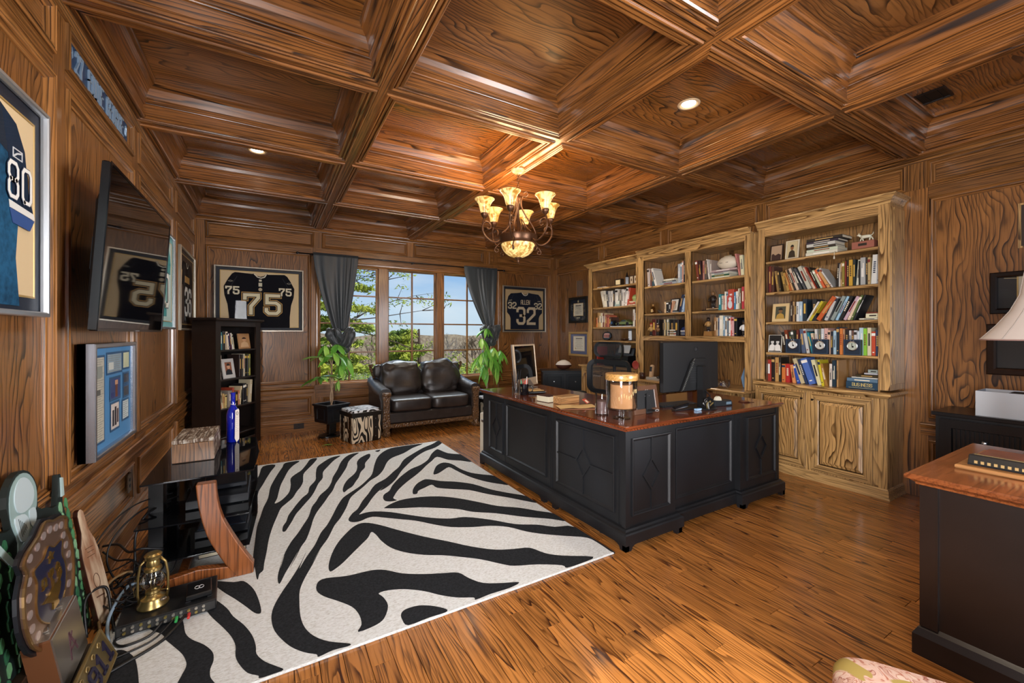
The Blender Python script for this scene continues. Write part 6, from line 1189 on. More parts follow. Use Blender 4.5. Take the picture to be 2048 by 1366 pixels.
t = elec('cable_box', 'wide black cable box with vent holes on the middle glass shelf', 'cable box', (-.26, 3.13, .3435), (.30, .36, .055), 0, '16181c')
for i in range(9):
    q = MB(); [q.box(-.02+.012*i, -.014+.012*i, .05+.012*j, .056+.012*j, .0548, .0558) for j in range(6)]; q.build('vent_row', mat('5a5e64', .4), t)['kind'] = 'stuff'
MB().box(.148, .1515, -.15, .15, .012, .045).build('front_panel', mat('3a4048', .15), t); MB().box(.1515, .153, -.04, .0, .02, .032).build('display', mat('0a0c10', .1), t)
t = elec('media_player', 'slim black player with silver edge lying on the cable box', 'media player', (-.24, 3.20, .3995), (.22, .26, .03), R(3), '1a1d22'); MB().box(.1095, .1115, -.12, .12, .008, .022).build('silver_edge', STEEL, t)
t = elec('game_console', 'black console box with blue sheen on the lowest glass shelf', 'console', (-.24, 3.18, .1435), (.26, .34, .05), R(-2), '15171b'); MB().cbox(-.12, .12, -.16, .16, .05, .054, .001).build('glossy_lid', mat('1c2430', .06), t)
for k, (w_, col) in enumerate(((.20, 'c8c4bc'), (.21, '20242c'), (.19, '3a5a80'))): thickbook(['pale magazine lying beneath others on the lowest glass shelf', 'black magazine in the pile on the lowest glass shelf', 'blue covered magazine topping the lowest glass shelf pile'][k], (-.22, 3.52, .1435+.0145*k), R(3*k-2), w_, .17, .014, col)
for k in range(4): thickbook(['flat dark album under the media stand, bottom one', 'flat brown album under the media stand, second up', 'flat black album under the media stand, third up', 'flat cream album under the media stand, top one'][k], (-.25, 3.20, .0145+.0265*k), R(2-k), .24, .30, .026, ['1c1a1a', '6a4a2c', '121214', 'b8a888'][k])
# floor things in front of the stand
t = elec('receiver', 'black receiver on the rug with a row of rear sockets', 'receiver', (-.41, 2.56, .0135), (.36, .24, .055), R(4), '17181a')
MB().box(-.175, .175, -.1215, -.1195, .012, .048).build('rear_panel', mat('3a3a3a', .4, .3), t)
for i in range(11):
    for j in range(2): MB().lathe([(.003, 0), (.006, 0), (.006, .007), (.003, .007)], (-.15+.028*i, -.121, .021+.018*j), 10, Matrix.Rotation(PI/2, 4, 'X')).build('socket', mat('c8c4b8' if (i+j) % 3 else 'b0a060', .3, .8), t)
for x_, c_ in ((.03, '3aa858'), (.075, 'c83a34')): MB().lathe([(0, 0), (.007, 0), (.006, .035), (0, .036)], (x_, -.121, .021), 10, Matrix.Rotation(PI/2, 4, 'X')).build('plug', mat(c_, .4), t)
t = elec('set_top_box', 'small black set-top box with white emblem on the receiver', 'set-top box', (-.30, 2.55, .0690), (.10, .13, .028), R(6), '121315')
[MB().tube([(k+.010*math.cos(a), .014*math.sin(a), .0284) for a in [2*PI*i/14 for i in range(14)]], .0012, 5, True).build('emblem_print', mat('d8d8d8', .5), t) for k in (-.008, .008)]
# lantern
t = thing('lantern', 'brass hurricane oil lantern with glass globe standing on the receiver', 'lantern', (-.475, 2.545, .0690)); BR = mat('a08a58', .30, .9)
MB().lathe([(0, 0), (.056, 0), (.060, .006), (.058, .014), (.050, .024), (.046, .040), (.030, .050), (.026, .058), (0, .058)], (0, 0, 0), 28).build('tank', BR, t, smooth=True, angle=40)
MB().lathe([(.026, .058), (.030, .064), (.028, .074), (.020, .080), (0, .082)], (0, 0, 0), 20).build('burner', BR, t, smooth=True, angle=40)
MB().lathe([(.026, .078), (.036, .095), (.041, .118), (.037, .145), (.027, .166)], (0, 0, 0), 24, cap=False).build('globe', glassm((.96, .96, .94)), t, smooth=True)
MB().lathe([(.030, .164), (.034, .168), (.032, .180), (.024, .186), (.027, .200), (.022, .214), (.030, .220), (.030, .228), (.034, .238), (.026, .246), (0, .250)], (0, 0, 0), 24).build('chimney_cap', BR, t, smooth=True, angle=35)
for s in (-1, 1): MB().tube([(s*.050, 0, .024), (s*.056, 0, .06), (s*.054, 0, .14), (s*.046, 0, .195), (s*.028, 0, .218)], .0055, 8).build('side_tube', BR, t, smooth=True)
MB().tube([(.045*math.cos(a), .0, .115+.045*math.sin(a)) for a in [2*PI*i/20 for i in range(20)]], .0013, 5, True).build('globe_wire', BR, t); MB().tube([(0, .045*math.cos(a), .115+.045*math.sin(a)) for a in [2*PI*i/20 for i in range(20)]], .0013, 5, True).build('globe_wire', BR, t)
MB().lathe([(0, 0), (.014, 0), (.015, .004), (.012, .008), (0, .009)], (.040, -.028, .030), 16).build('filler_cap', mat('c8c0b0', .25, .9), t, smooth=True, angle=40); MB().tube([(.028, -.01, .07), (.055, -.02, .07)], .002, 6).build('wick_rod', BR, t); MB().lathe([(0, -.002), (.008, -.002), (.008, .002), (0, .002)], (.058, -.021, .07), 12, Matrix.Rotation(PI/2, 4, 'Y')).build('wick_knob', BR, t)
MB().tube([(-.052, 0, .15), (-.072, .01, .10), (-.07, .01, .05), (-.052, 0, .12)], .0014, 5).build('bail_handle', BR, t)
# cables
rc = random.Random(21)
def cable(label, pts, r, col, nm='cable'):
    t = tag(MB().tube(smoothpoly([tuple(p) for p in pts], False, 6), r, 6).build(nm, mat(col, .45), None, smooth=True), label, 'cable', 'tangled cables behind the media stand'); return t
cable('black cable looping high from the stand to the left wall outlet', [(-.50, 3.15, .40), (-.62, 2.95, .43), (-.70, 2.78, .38), (-.73, 2.70, .27), (-.70, 2.80, .16), (-.62, 2.95, .14)], .0035, '101012')
cable('second looping black cable, just inside the highest loop', [(-.48, 3.2, .36), (-.60, 3.0, .38), (-.68, 2.86, .32), (-.70, 2.80, .22), (-.66, 2.82, .08), (-.60, 2.84, .02)], .0045, '121214')
cable('thick black cable dropping straight beside the stand column', [(-.50, 3.1, .37), (-.58, 2.98, .36), (-.615, 2.92, .28), (-.615, 2.90, .14), (-.60, 2.82, .03), (-.50, 2.74, .012)], .006, '0c0c0e')
cable('black power cord running from the low outlet plate across the baseboard', [(-.77, 3.02, .21), (-.70, 2.98, .22), (-.64, 2.90, .20), (-.58, 2.86, .22), (-.50, 2.9, .18)], .006, '141416')
cable('second black cord from the low outlet plate, sagging lower', [(-.77, 3.02, .18), (-.70, 2.95, .15), (-.62, 2.88, .16), (-.55, 2.80, .10), (-.50, 2.70, .02)], .005, '141416')
cable('tan cord coiled among black cables by the wall', [(-.66, 2.55, .01), (-.69, 2.65, .07), (-.68, 2.78, .12), (-.62, 2.88, .10), (-.60, 2.76, .04), (-.66, 2.60, .012)], .006, '9a7a54')
cable('bluish grey cord with clear jacket in the cable tangle', [(-.60, 2.42, .012), (-.63, 2.55, .06), (-.60, 2.70, .11), (-.55, 2.80, .06)], .007, '8aa0b4')
cable('black cable arching beside the wooden paddle', [(-.69, 2.50, .02), (-.71, 2.56, .16), (-.66, 2.62, .17), (-.63, 2.58, .06), (-.60, 2.5, .02)], .006, '0e0e10')
for k in range(16):
    a0 = rc.random()*6.3; cx, cy = -.62+.10*rc.random(), 2.60+.30*rc.random(); r1, r2 = .05+.05*rc.random(), .08+.10*rc.random(); tl = rc.random()*3
    P_ = [(min(-.44, max(-.765, cx+r1*math.cos(a0+.55*i))), cy+r2*math.sin(a0+.55*i), .018+.012*k*.5+.02*math.sin(i*.8+tl)**2+.012*(i % 2)) for i in range(11)]
    cable('dark cable in the floor-level tangle between paddle and lantern', P_, .0028+.002*rc.random(), rc.choice(['101012', '15151a', '1c1a1c', '0c0c0e', '2a2422']))
for k, (P_, c_) in enumerate((([(-.38, 2.42, .04), (-.44, 2.34, .018), (-.56, 2.28, .018), (-.66, 2.20, .018), (-.72, 2.12, .02)], '0e0e10'), ([(-.42, 2.43, .04), (-.46, 2.38, .018), (-.54, 2.36, .018), (-.58, 2.42, .018), (-.52, 2.44, .02)], '121214'), ([(-.34, 2.43, .04), (-.40, 2.32, .018), (-.52, 2.22, .018), (-.64, 2.14, .018), (-.74, 2.06, .02)], '0c0c0e'))):
    cable(['black cable running from the receiver sockets along the rug', 'short looped black cable on the rug before the receiver', 'thick black cable curving on the rug nearest the camera'][k], P_, .004+.0015*k, c_)
cable('coiled black cable hanging behind the shelf column', [(-.45, 3.35+.05*math.sin(i*1.1), .27+.035*math.cos(i*1.1)+.002*i) for i in range(26)], .003, '141416'); cable('second coil of cable on the lower shelf back', [(-.47, 3.2+.06*math.sin(i*1.1), .20+.03*math.cos(i*1.1)) for i in range(20)], .003, '1a1a1e')
# ---- paddle, knight cut-out, shield, case, plate
PD = thing('wooden_paddle', 'wooden fraternity paddle with worn cream face leaning on left wall', 'paddle', (-.655, 2.625, .015), rot=(R(6), R(-8), R(-20)))
o_ = [(-.055, 0), (.05, .0), (.055, .03), (.050, .33), (.032, .40), (.016, .44), (.012, .52), (-.008, .545), (-.03, .53), (-.034, .45), (-.05, .40), (-.066, .33), (-.068, .03)]
fPD = lambda u, v, h: (h, -.8*u, v)
MB().prism(smoothpoly(o_, True, 2), fPD, -.02, .0).build('body', mat('3a1a10', .35), PD, bevel=.002)
_b = NB('worn_cream_wood'); _n = _b.n('ShaderNodeTexNoise', {'Vector': _b.objco((1, 3, .6)), 'Scale': 7., 'Detail': 5.}); _b.set(Base_Color=_b.ramp(_n.outputs['Fac'], [(.35, hexc('8a6248')), (.6, hexc('cbb79c'))]), Roughness=.4)
MB().prism([(a*.93, .008+b*.985) for a, b in smoothpoly(o_, True, 2)], fPD, 0, .001).build('face', _b.m, PD)
q = MB(); [q.ribbon([(-.03, .36-.02*k), (.02-.01*(k % 2), .365-.02*k)], .0022, fPD, .001, .0018) for k in range(3)]; q.ribbon([(.02*math.cos(a), .20+.035*math.sin(a)) for a in [2*PI*i/14 for i in range(14)]], .003, fPD, .001, .0018, True); q.ribbon([(-.022, .12), (.025, .13)], .006, fPD, .001, .0018); q.build('burned_marks', mat('5a3a28', .6), PD)['kind'] = 'stuff'
# green winged knight cut-out
KN = thing('painted_cutout', 'white helmeted figure cut-out with green leafy sides leaning on left wall', 'sign', (-.715, 2.008, .0), rot=(0, R(-4), 0)); KY_ = 1.9
fK = lambda u, v, h: (h, 1.057*(u-KY_), max(0, 1.057*v-.077))
core = [(1.62, 0), (1.78, 0), (2.30, .0), (2.46, .02), (2.50, .18), (2.44, .40), (2.40, .56), (2.35, .66), (2.365, .76), (2.335, .79), (2.30, .68), (2.22, .70), (2.155, .725), (2.165, .80), (2.12, .865), (2.05, .885), (1.985, .855), (1.96, .79), (1.972, .72), (1.90, .735), (1.84, .76), (1.80, .70), (1.72, .72), (1.62, .80), (1.50, .72), (1.45, .3), (1.50, 0)]
MB().prism(smoothpoly(core, True, 2), fK, -.018, 0).build('board', mat('16201e', .5), KN)
def kp(n, P_, col, h=.001, k=3): MB().prism(smoothpoly(P_, True, k), fK, 0, h+.002).build(n, mat(col, .45), KN)
kp('outline_panel', [(2.055, .875), (2.115, .855), (2.15, .80), (2.14, .735), (2.10, .70), (2.125, .64), (2.10, .585), (2.03, .56), (1.98, .575), (2.0, .66), (1.975, .73), (1.975, .80), (2.0, .85)], '8ea6a4')
kp('helmet_dome', [(2.055, .862), (2.10, .84), (2.125, .795), (2.105, .755), (2.05, .745), (2.01, .76), (1.998, .80), (2.015, .842)], 'b8c8cc', .004)
kp('helmet_visor', [(1.99, .745), (2.05, .738), (2.075, .70), (2.055, .66), (2.02, .655), (2.0, .69)], 'c0d0d4', .004)
kp('cheek_plate', [(2.085, .74), (2.12, .735), (2.125, .70), (2.10, .675), (2.08, .70)], 'b8c8cc', .004)
for k in range(5): MB().ribbon([(2.008+.010*k, .735-.008*k), (2.022+.008*k, .672+.004*k)], .0025, fK, .005, .0065).build('visor_bar', mat('1a2426', .5), KN)
for P_ in ([(2.0, .60), (2.03, .65), (2.05, .60), (2.04, .565)], [(2.06, .56), (2.075, .65), (2.10, .64), (2.105, .58)], [(2.12, .60), (2.15, .66), (2.175, .62), (2.15, .575)], [(2.03, .575), (2.055, .63), (2.065, .57)]): kp('chest_plate', P_, 'b0c4c6', .004, 2)
for P_ in ([(1.86, .70), (1.95, .60), (1.965, .615), (1.875, .72)], [(2.19, .57), (2.25, .65), (2.27, .64), (2.21, .555)], [(2.335, .70), (2.345, .775), (2.36, .77), (2.355, .70)], [(1.80, .66), (1.86, .72), (1.875, .70), (1.815, .64)]): kp('white_strap', P_, 'a9c0be', .004, 1)
rl = random.Random(8); q = None
lp = []
for i in range(15):
    for j in range(3):
        v = .70-.047*i; lp.append((1.80+.062*j+.02*math.sin(i)-.0*i, v-.01*j, 1)); 
for i in range(13):
    for j in range(2): lp.append((2.27+.012*i*(1 if i < 7 else .8)+.05*j+.05, .66-.048*i, -1))
for (u, v, s) in lp:
    if v < .02: continue
    c_ = rl.choice(['3f7a50', '4f8c5c', '6aa070', '2f6444', '7fae84']); a = .05; b = .021
    P_ = [(u-s*.006, v-a*.45), (u+b*.5, v-a*.1), (u+b*.35, v+a*.3), (u, v+a*.48), (u-b*.5, v+a*.2), (u-b*.45, v-a*.15)]
    MB().prism(P_, fK, 0, .005).build('painted_leaf', mat(c_, .45), KN)
# shield trophy
SH = thing('shield_plaque', 'bronze shield plaque with blue centre, star, lamp and Greek letters', 'plaque', (-.668, 2.139, .2115), rot=(0, R(-4), R(3)))
fH = lambda u, v, h: (h, 1.15*(u-1.86), 1.15*(.36+(v-.18)*.656)-.414)
so = [(1.69, .70), (1.73, .735), (1.80, .755), (1.86, .79), (1.92, .76), (1.985, .745), (2.03, .71), (2.025, .66), (2.055, .58), (2.06, .45), (2.03, .33), (1.97, .25), (1.87, .18), (1.78, .24), (1.70, .33), (1.665, .45), (1.67, .58), (1.705, .65)]
def sc(P_, f, cx=1.862, cz=.48): return [(cx+(a-cx)*f, cz+(b-cz)*f) for a, b in P_]
MB().prism(smoothpoly(sc(so, 1.06), True, 2), fH, -.018, -.008).build('backing_board', mat('14181e', .4), SH)
MB().prism(smoothpoly(so, True, 3), fH, -.008, .0).build('bronze_plate', mat('8a7060', .35, .7), SH, bevel=.002); MB().ribbon(smoothpoly(so, True, 3), .010, fH, 0, .006, True).build('rim', mat('9a7a50', .3, .8), SH)
inn = sc([(1.70, .69), (1.80, .70), (1.862, .745), (1.92, .70), (2.02, .69), (2.0, .60), (2.03, .5), (2.02, .40), (1.97, .31), (1.862, .24), (1.76, .31), (1.70, .40), (1.695, .5), (1.72, .60)], .72)
MB().prism(smoothpoly(inn, True, 3), fH, 0, .003).build('blue_field', mat('20243c', .3), SH); MB().ribbon(smoothpoly(inn, True, 3), .005, fH, .0, .005, True).build('field_border', mat('a08050', .3, .8), SH)
for i, (u, v) in enumerate([(1.735, .70), (1.79, .715), (1.84, .735), (1.89, .735), (1.94, .715), (1.985, .70), (1.995, .64), (2.01, .58), (2.025, .52), (2.025, .45), (2.0, .38), (1.96, .32), (1.715, .61), (1.705, .545), (1.70, .475), (1.705, .41), (1.735, .35), (1.78, .295), (1.84, .245), (1.90, .25)]):
    MB().prism([(u+.016*math.cos(a), v+.018*math.sin(a)) for a in [2*PI*k/16 for k in range(16)]], fH, .0, .003).build('name_disc', mat('c8b8b4', .3, .6), SH)
GO = mat('c09a50', .25, .9)
MB().prism([(1.865+(.028 if i % 2 == 0 else .011)*math.sin(PI*i/5), .615+(.028 if i % 2 == 0 else .011)*math.cos(PI*i/5)) for i in range(10)], fH, .003, .008).build('star', GO, SH)
for ch, u in (('omega', 1.80), ('psi', 1.855), ('phi', 1.91)):
    S_ = {'omega': [[(-.016, -.02), (-.008, -.02), (-.014, 0), (-.008, .018), (.008, .018), (.014, 0), (.008, -.02), (.016, -.02)]], 'psi': [[(-.015, .018), (-.013, -.002), (0, -.008), (.013, -.002), (.015, .018)], [(0, .02), (0, -.022)]], 'phi': [[(0, .02), (0, -.022)], [(-.013, 0), (-.007, .012), (.007, .012), (.013, 0), (.007, -.012), (-.007, -.012), (-.013, 0)]]}[ch]
    q = MB(); [q.ribbon([(u+a, .535+b*1.1) for a, b in s_], .005, fH, .003, .008) for s_ in S_]; q.build('letter_'+ch, GO, SH)
MB().prism(smoothpoly([(1.775, .455), (1.80, .44), (1.83, .415), (1.845, .40), (1.84, .375), (1.885, .375), (1.88, .40), (1.90, .42), (1.915, .455), (1.895, .47), (1.86, .475), (1.82, .46)], True, 3), fH, .003, .009).build('lamp_relief', GO, SH)
MB().ribbon([(1.905, .465), (1.93, .49), (1.925, .52), (1.905, .515), (1.905, .49)], .006, fH, .003, .009).build('lamp_handle', GO, SH); MB().ribbon([(1.86, .475), (1.86, .50)], .01, fH, .003, .009).build('lamp_finial', GO, SH)
# metal case
for nm_, lb_, z0_, z1_, xa, xb in (('wooden_crate', 'dark wooden crate under the metal case', 0, .090, -.775, -.600), ('wooden_crate', 'smaller dark crate under the shield plaque', .0905, .2105, -.775, -.700)):
    t = thing(nm_, lb_, 'crate', (-.70, 2.13, z0_)); MB().cbox(xa+.70, xb+.70, -.17, .19, 0, z1_-z0_-.008, .003).build('body', mat('22170f', .5), t); MB().cbox(xa+.699, xb+.701, -.171, .191, z1_-z0_-.008, z1_-z0_, .001).build('lid', mat('2c1d12', .45), t)
CS = thing('metal_case', 'brushed metal case with wooden ends and latches before the shield', 'case', (-.618, 2.03, .093), rot=(R(9), R(-6), 0))
MB().cbox(-.07, .0, 0, .225, 0, .225, .005).build('wooden_body', mat('6a4228', .35), CS); MB().cbox(0, .005, .002, .223, .002, .223, .0015).build('metal_face', mat('a8a29a', .28, .85), CS); MB().cbox(-.068, -.002, .002, .223, .225, .228, .001).build('metal_top', mat('a8a29a', .28, .85), CS)
for y_ in (.05, .17): MB().obox((-.03, y_, .232), (.026, .02, .008), (0, 0, .3), .002).build('latch', mat('d0ccc4', .2, .9), CS)
fC2 = lambda u, v, h: (.005+h, u, v)
for P_ in ([(.09, .06), (.11, .15)], [(.145, .06), (.11, .15)], [(.098, .09), (.14, .09)], [(.13, .14), (.10, .11)]): MB().ribbon(P_, .009, fC2, 0, .001).build('faded_print', mat('5a3c44', .5), CS)
# licence plate
LP = thing('number_plate', 'tarnished brass 1911 plate leaning in front of the metal case', 'number plate', (-.535, 2.11, .016), rot=(R(14), R(-16), R(-6)))
fP2 = lambda u, v, h: (h, u, v)
MB().prism(padshape(.30, .155, .015), lambda u, v, h: fP2(u, v+.078, h), -.004, 0).build('plate', mat('8a7850', .35, .8), LP); MB().frame(fP2, -.145, .145, .006, .150, [(0, 0), (0, .003), (.005, .003), (.005, 0)]).build('raised_rim', [mat('a89468', .3, .8)]*2, LP)
s = .070/1.6; u = -.085
for ch in '1911':
    q = MB(); [q.ribbon([(u+x*s*.95, .035+y*s) for x, y in st], .012, fP2, 0, .005) for st in GL[ch]]; q.build('numeral', mat('1c1830', .4), LP); u += s*1.35
for k in range(5): MB().tube([fP2(-.11+.05*k+.010*math.cos(a), .125+.008*math.sin(a), .002) for a in [2*PI*i/10 for i in range(10)]], .0022, 5, True).build('scroll_relief', mat('a89468', .3, .8), LP)
# ================================================================== RUG
RUG = [[(-0.124,4.316),(-0.086,4.563),(-0.059,4.854),(0.05,4.857),(0.012,4.654),(-0.027,4.435),(-0.052,4.274),(-0.078,4.126),(-0.09,3.947),(-0.109,3.888),(-0.135,3.903)],[(0.141,4.872),(0.27,4.878),(0.211,4.751),(0.159,4.594),(0.114,4.353),(0.086,4.193),(0.066,4.004),(0.053,3.863),(0.034,3.754),(0.072,3.782),(0.112,3.865),(0.145,3.976),(0.161,4.149),(0.167,4.321),(0.209,4.429),(0.267,4.531),(0.325,4.713),(0.373,4.878),(0.439,4.883),(0.387,4.705),(0.327,4.548),(0.278,4.399),(0.26,4.177),(0.232,4.045),(0.198,3.945),(0.164,3.816),(0.118,3.721),(0.075,3.632),(0.047,3.481),(0.018,3.307),(-0.004,3.125),(-0.015,2.958),(-0.027,2.81),(-0.031,2.731),(-0.049,2.698),(-0.055,2.644),(-0.063,2.672),(-0.074,2.796),(-0.081,2.76),(-0.085,2.939),(-0.08,3.147),(-0.074,3.361),(-0.057,3.542),(-0.04,3.715),(-0.011,3.9),(0.005,4.157),(0.035,4.353),(0.075,4.567),(0.11,4.728)],[(0.574,4.835),(0.668,4.856),(0.592,4.732),(0.512,4.547),(0.446,4.375),(0.424,4.195),(0.377,4.065),(0.332,3.887),(0.293,3.759),(0.246,3.646),(0.203,3.541),(0.168,3.454),(0.139,3.343),(0.112,3.252),(0.092,3.193),(0.075,3.203),(0.081,3.283),(0.102,3.351),(0.119,3.454),(0.147,3.542),(0.183,3.649),(0.233,3.776),(0.278,3.86),(0.3,4.005),(0.361,4.163),(0.379,4.34),(0.409,4.553),(0.47,4.685)],[(0.774,4.86),(0.863,4.875),(0.794,4.77),(0.714,4.601),(0.662,4.405),(0.581,4.173),(0.511,3.987),(0.467,3.827),(0.424,3.718),(0.37,3.574),(0.307,3.418),(0.271,3.293),(0.247,3.173),(0.207,3.002),(0.171,2.912),(0.141,2.807),(0.1,2.682),(0.156,2.873),(0.111,2.737),(0.076,2.636),(0.046,2.537),(0.038,2.601),(0.049,2.699),(0.083,2.887),(0.052,2.693),(0.074,2.846),(0.116,2.999),(0.161,3.111),(0.205,3.237),(0.247,3.364),(0.28,3.528),(0.321,3.636),(0.36,3.756),(0.432,3.887),(0.478,4.028),(0.508,4.168),(0.575,4.377),(0.632,4.59),(0.7,4.761)],[(0.954,4.775),(0.94,4.652),(0.853,4.461),(0.821,4.312),(0.76,4.191),(0.716,4.047),(0.669,3.938),(0.626,3.835),(0.58,3.78),(0.542,3.725),(0.539,3.785),(0.569,3.91),(0.619,4.034),(0.682,4.138),(0.726,4.236),(0.76,4.375),(0.784,4.53),(0.848,4.675)],[(1.036,4.856),(1.099,4.876),(1.058,4.802)],[(1.22,4.878),(1.393,4.897),(1.601,4.884),(1.445,4.768),(1.294,4.609),(1.142,4.503),(1.054,4.372),(0.964,4.149),(0.88,3.998),(0.794,3.909),(0.702,3.77),(0.621,3.659),(0.564,3.564),(0.51,3.393),(0.443,3.221),(0.39,3.116),(0.332,2.951),(0.275,2.83),(0.243,2.748),(0.205,2.638),(0.267,2.808),(0.214,2.652),(0.169,2.536),(0.137,2.426),(0.128,2.315),(0.126,2.193),(0.139,2.097),(0.171,2.018),(0.223,1.952),(0.297,1.895),(0.289,1.883),(0.232,1.892),(0.175,1.883),(0.169,1.902),(0.125,1.941),(0.074,2.011),(0.029,2.116),(0.011,2.195),(0.008,2.279),(0.023,2.358),(0.057,2.453),(0.104,2.562),(0.152,2.688),(0.193,2.823),(0.144,2.639),(0.19,2.759),(0.247,2.89),(0.296,3.044),(0.344,3.142),(0.394,3.278),(0.436,3.404),(0.47,3.498),(0.519,3.608),(0.591,3.696),(0.683,3.802),(0.764,3.927),(0.84,4.07),(0.918,4.338),(1.002,4.585),(1.097,4.758)],[(1.803,4.913),(1.822,4.908),(1.822,4.808),(1.678,4.648),(1.53,4.563),(1.38,4.413),(1.249,4.237),(1.138,4.073),(1.073,3.96),(1.005,3.83),(0.928,3.718),(0.855,3.638),(0.812,3.616),(0.891,3.722),(0.792,3.598),(0.717,3.474),(0.651,3.343),(0.595,3.25),(0.571,3.21),(0.621,3.219),(0.684,3.204),(0.779,3.136),(0.882,3.022),(1.009,2.89),(1.124,2.808),(1.232,2.774),(1.369,2.643),(1.489,2.493),(1.614,2.41),(1.702,2.321),(1.822,2.244),(1.822,1.87),(1.817,1.87),(1.807,1.892),(1.81,1.991),(1.795,2.093),(1.688,2.183),(1.58,2.275),(1.497,2.366),(1.425,2.483),(1.327,2.562),(1.212,2.608),(1.084,2.683),(0.992,2.783),(0.901,2.901),(0.798,2.994),(0.694,3.089),(0.701,3.085),(0.655,3.12),(0.613,3.122),(0.561,3.096),(0.516,3.1),(0.491,3.132),(0.493,3.178),(0.532,3.257),(0.58,3.32),(0.637,3.451),(0.711,3.588),(0.805,3.772),(0.922,3.88),(1.03,4.033),(1.123,4.163),(1.225,4.362),(1.373,4.53),(1.552,4.706),(1.699,4.811)],[(1.653,4.552),(1.682,4.541),(1.718,4.355),(1.822,4.247),(1.822,4.247),(1.822,3.945),(1.733,4.038),(1.631,4.133),(1.568,4.288),(1.469,4.178),(1.372,4.064),(1.29,3.953),(1.19,3.833),(1.091,3.726),(1.018,3.64),(0.943,3.539),(0.887,3.437),(0.866,3.385),(0.882,3.334),(0.881,3.333),(0.839,3.333),(0.799,3.363),(0.795,3.429),(0.821,3.505),(0.879,3.566),(0.932,3.677),(1.024,3.82),(1.1,3.918),(1.207,4.033),(1.321,4.102),(1.445,4.233),(1.553,4.424)],[(1.552,4.06),(1.609,3.979),(1.625,3.788),(1.668,3.629),(1.749,3.523),(1.822,3.428),(1.822,3.185),(1.776,3.222),(1.693,3.337),(1.625,3.495),(1.588,3.658),(1.569,3.789),(1.547,3.897),(1.454,3.826),(1.389,3.774),(1.344,3.772),(1.395,3.891),(1.466,4.009)],[(1.255,3.667),(1.338,3.566),(1.443,3.484),(1.557,3.35),(1.636,3.158),(1.728,3.011),(1.822,2.876),(1.822,2.73),(1.777,2.782),(1.681,2.929),(1.565,3.085),(1.472,3.239),(1.35,3.339),(1.254,3.429),(1.238,3.521),(1.16,3.483),(1.092,3.443),(1.064,3.387),(1.032,3.397),(1.061,3.494),(1.126,3.602),(1.206,3.67)],[(0.757,3.233),(0.814,3.28),(0.908,3.32),(1.028,3.31),(1.142,3.269),(1.055,3.304),(1.199,3.237),(1.322,3.118),(1.437,2.957),(1.526,2.826),(1.652,2.714),(1.74,2.599),(1.822,2.495),(1.822,2.358),(1.754,2.435),(1.655,2.519),(1.577,2.589),(1.454,2.72),(1.316,2.83),(1.242,2.928),(1.121,3.025),(0.994,3.111),(0.847,3.177),(0.759,3.229)],[(0.577,3.051),(0.657,2.971),(0.763,2.808),(0.876,2.646),(0.988,2.508),(1.093,2.371),(1.204,2.263),(1.31,2.211),(1.4,2.174),(1.447,2.073),(1.518,2.0),(1.672,1.894),(1.563,1.878),(1.464,1.884),(1.456,1.918),(1.342,1.995),(1.216,2.052),(1.165,2.102),(1.08,2.21),(0.993,2.291),(0.902,2.367),(0.804,2.43),(0.713,2.518),(0.652,2.619),(0.621,2.74),(0.611,2.831),(0.592,2.888),(0.555,2.816),(0.497,2.743),(0.434,2.665),(0.376,2.592),(0.332,2.547),(0.294,2.525),(0.294,2.597),(0.328,2.727),(0.378,2.848),(0.444,2.955),(0.511,3.036)],[(0.496,2.418),(0.566,2.38),(0.638,2.3),(0.739,2.233),(0.834,2.188),(0.91,2.149),(0.94,2.071),(0.988,1.993),(1.076,1.941),(1.157,1.902),(1.088,1.886),(0.979,1.892),(0.893,1.888),(0.893,1.909),(0.82,1.952),(0.754,2.013),(0.691,2.088),(0.61,2.154),(0.533,2.188),(0.484,2.187),(0.497,2.141),(0.502,2.064),(0.467,1.986),(0.422,1.956),(0.343,1.95),(0.364,1.99),(0.368,2.062),(0.349,2.143),(0.295,2.227),(0.238,2.304),(0.211,2.376),(0.224,2.448),(0.267,2.465),(0.371,2.43)],[(0.633,1.987),(0.693,1.948),(0.739,1.895),(0.727,1.876),(0.646,1.881),(0.549,1.879),(0.535,1.927),(0.541,1.971),(0.57,1.993)],[(-0.271,2.749),(-0.168,2.678),(-0.121,2.661),(-0.075,2.56),(-0.049,2.446),(-0.035,2.338),(-0.042,2.316),(-0.064,2.338),(-0.101,2.412),(-0.149,2.504),(-0.199,2.592),(-0.242,2.678)],[(-0.296,2.541),(-0.266,2.573),(-0.234,2.545),(-0.179,2.439),(-0.148,2.353),(-0.102,2.261),(-0.067,2.165),(-0.051,2.084),(-0.047,2.029),(-0.018,1.967),(0.026,1.911),(0.047,1.881),(0.011,1.878),(-0.034,1.882),(-0.038,1.899),(-0.074,1.934),(-0.105,2.0),(-0.122,2.06),(-0.126,2.129),(-0.146,2.204),(-0.184,2.293),(-0.232,2.394),(-0.264,2.472)],[(-0.494,2.506),(-0.474,2.56),(-0.377,2.512),(-0.344,2.419),(-0.324,2.33),(-0.294,2.269),(-0.243,2.203),(-0.207,2.135),(-0.198,2.079),(-0.204,2.033),(-0.199,1.984),(-0.182,1.943),(-0.173,1.914),(-0.295,1.985),(-0.298,2.042),(-0.29,2.084),(-0.292,2.121),(-0.314,2.185),(-0.357,2.264),(-0.392,2.326),(-0.411,2.373),(-0.457,2.43),(-0.482,2.468)],[(-0.55,2.349),(-0.517,2.319),(-0.48,2.257),(-0.455,2.18),(-0.432,2.089),(-0.417,2.015),(-0.54,2.087),(-0.573,2.215),(-0.573,2.286),(-0.565,2.332)]]
RG = thing('rug', 'large cream and black zebra striped tufted rug', 'rug', (.6, 3.4, 0))
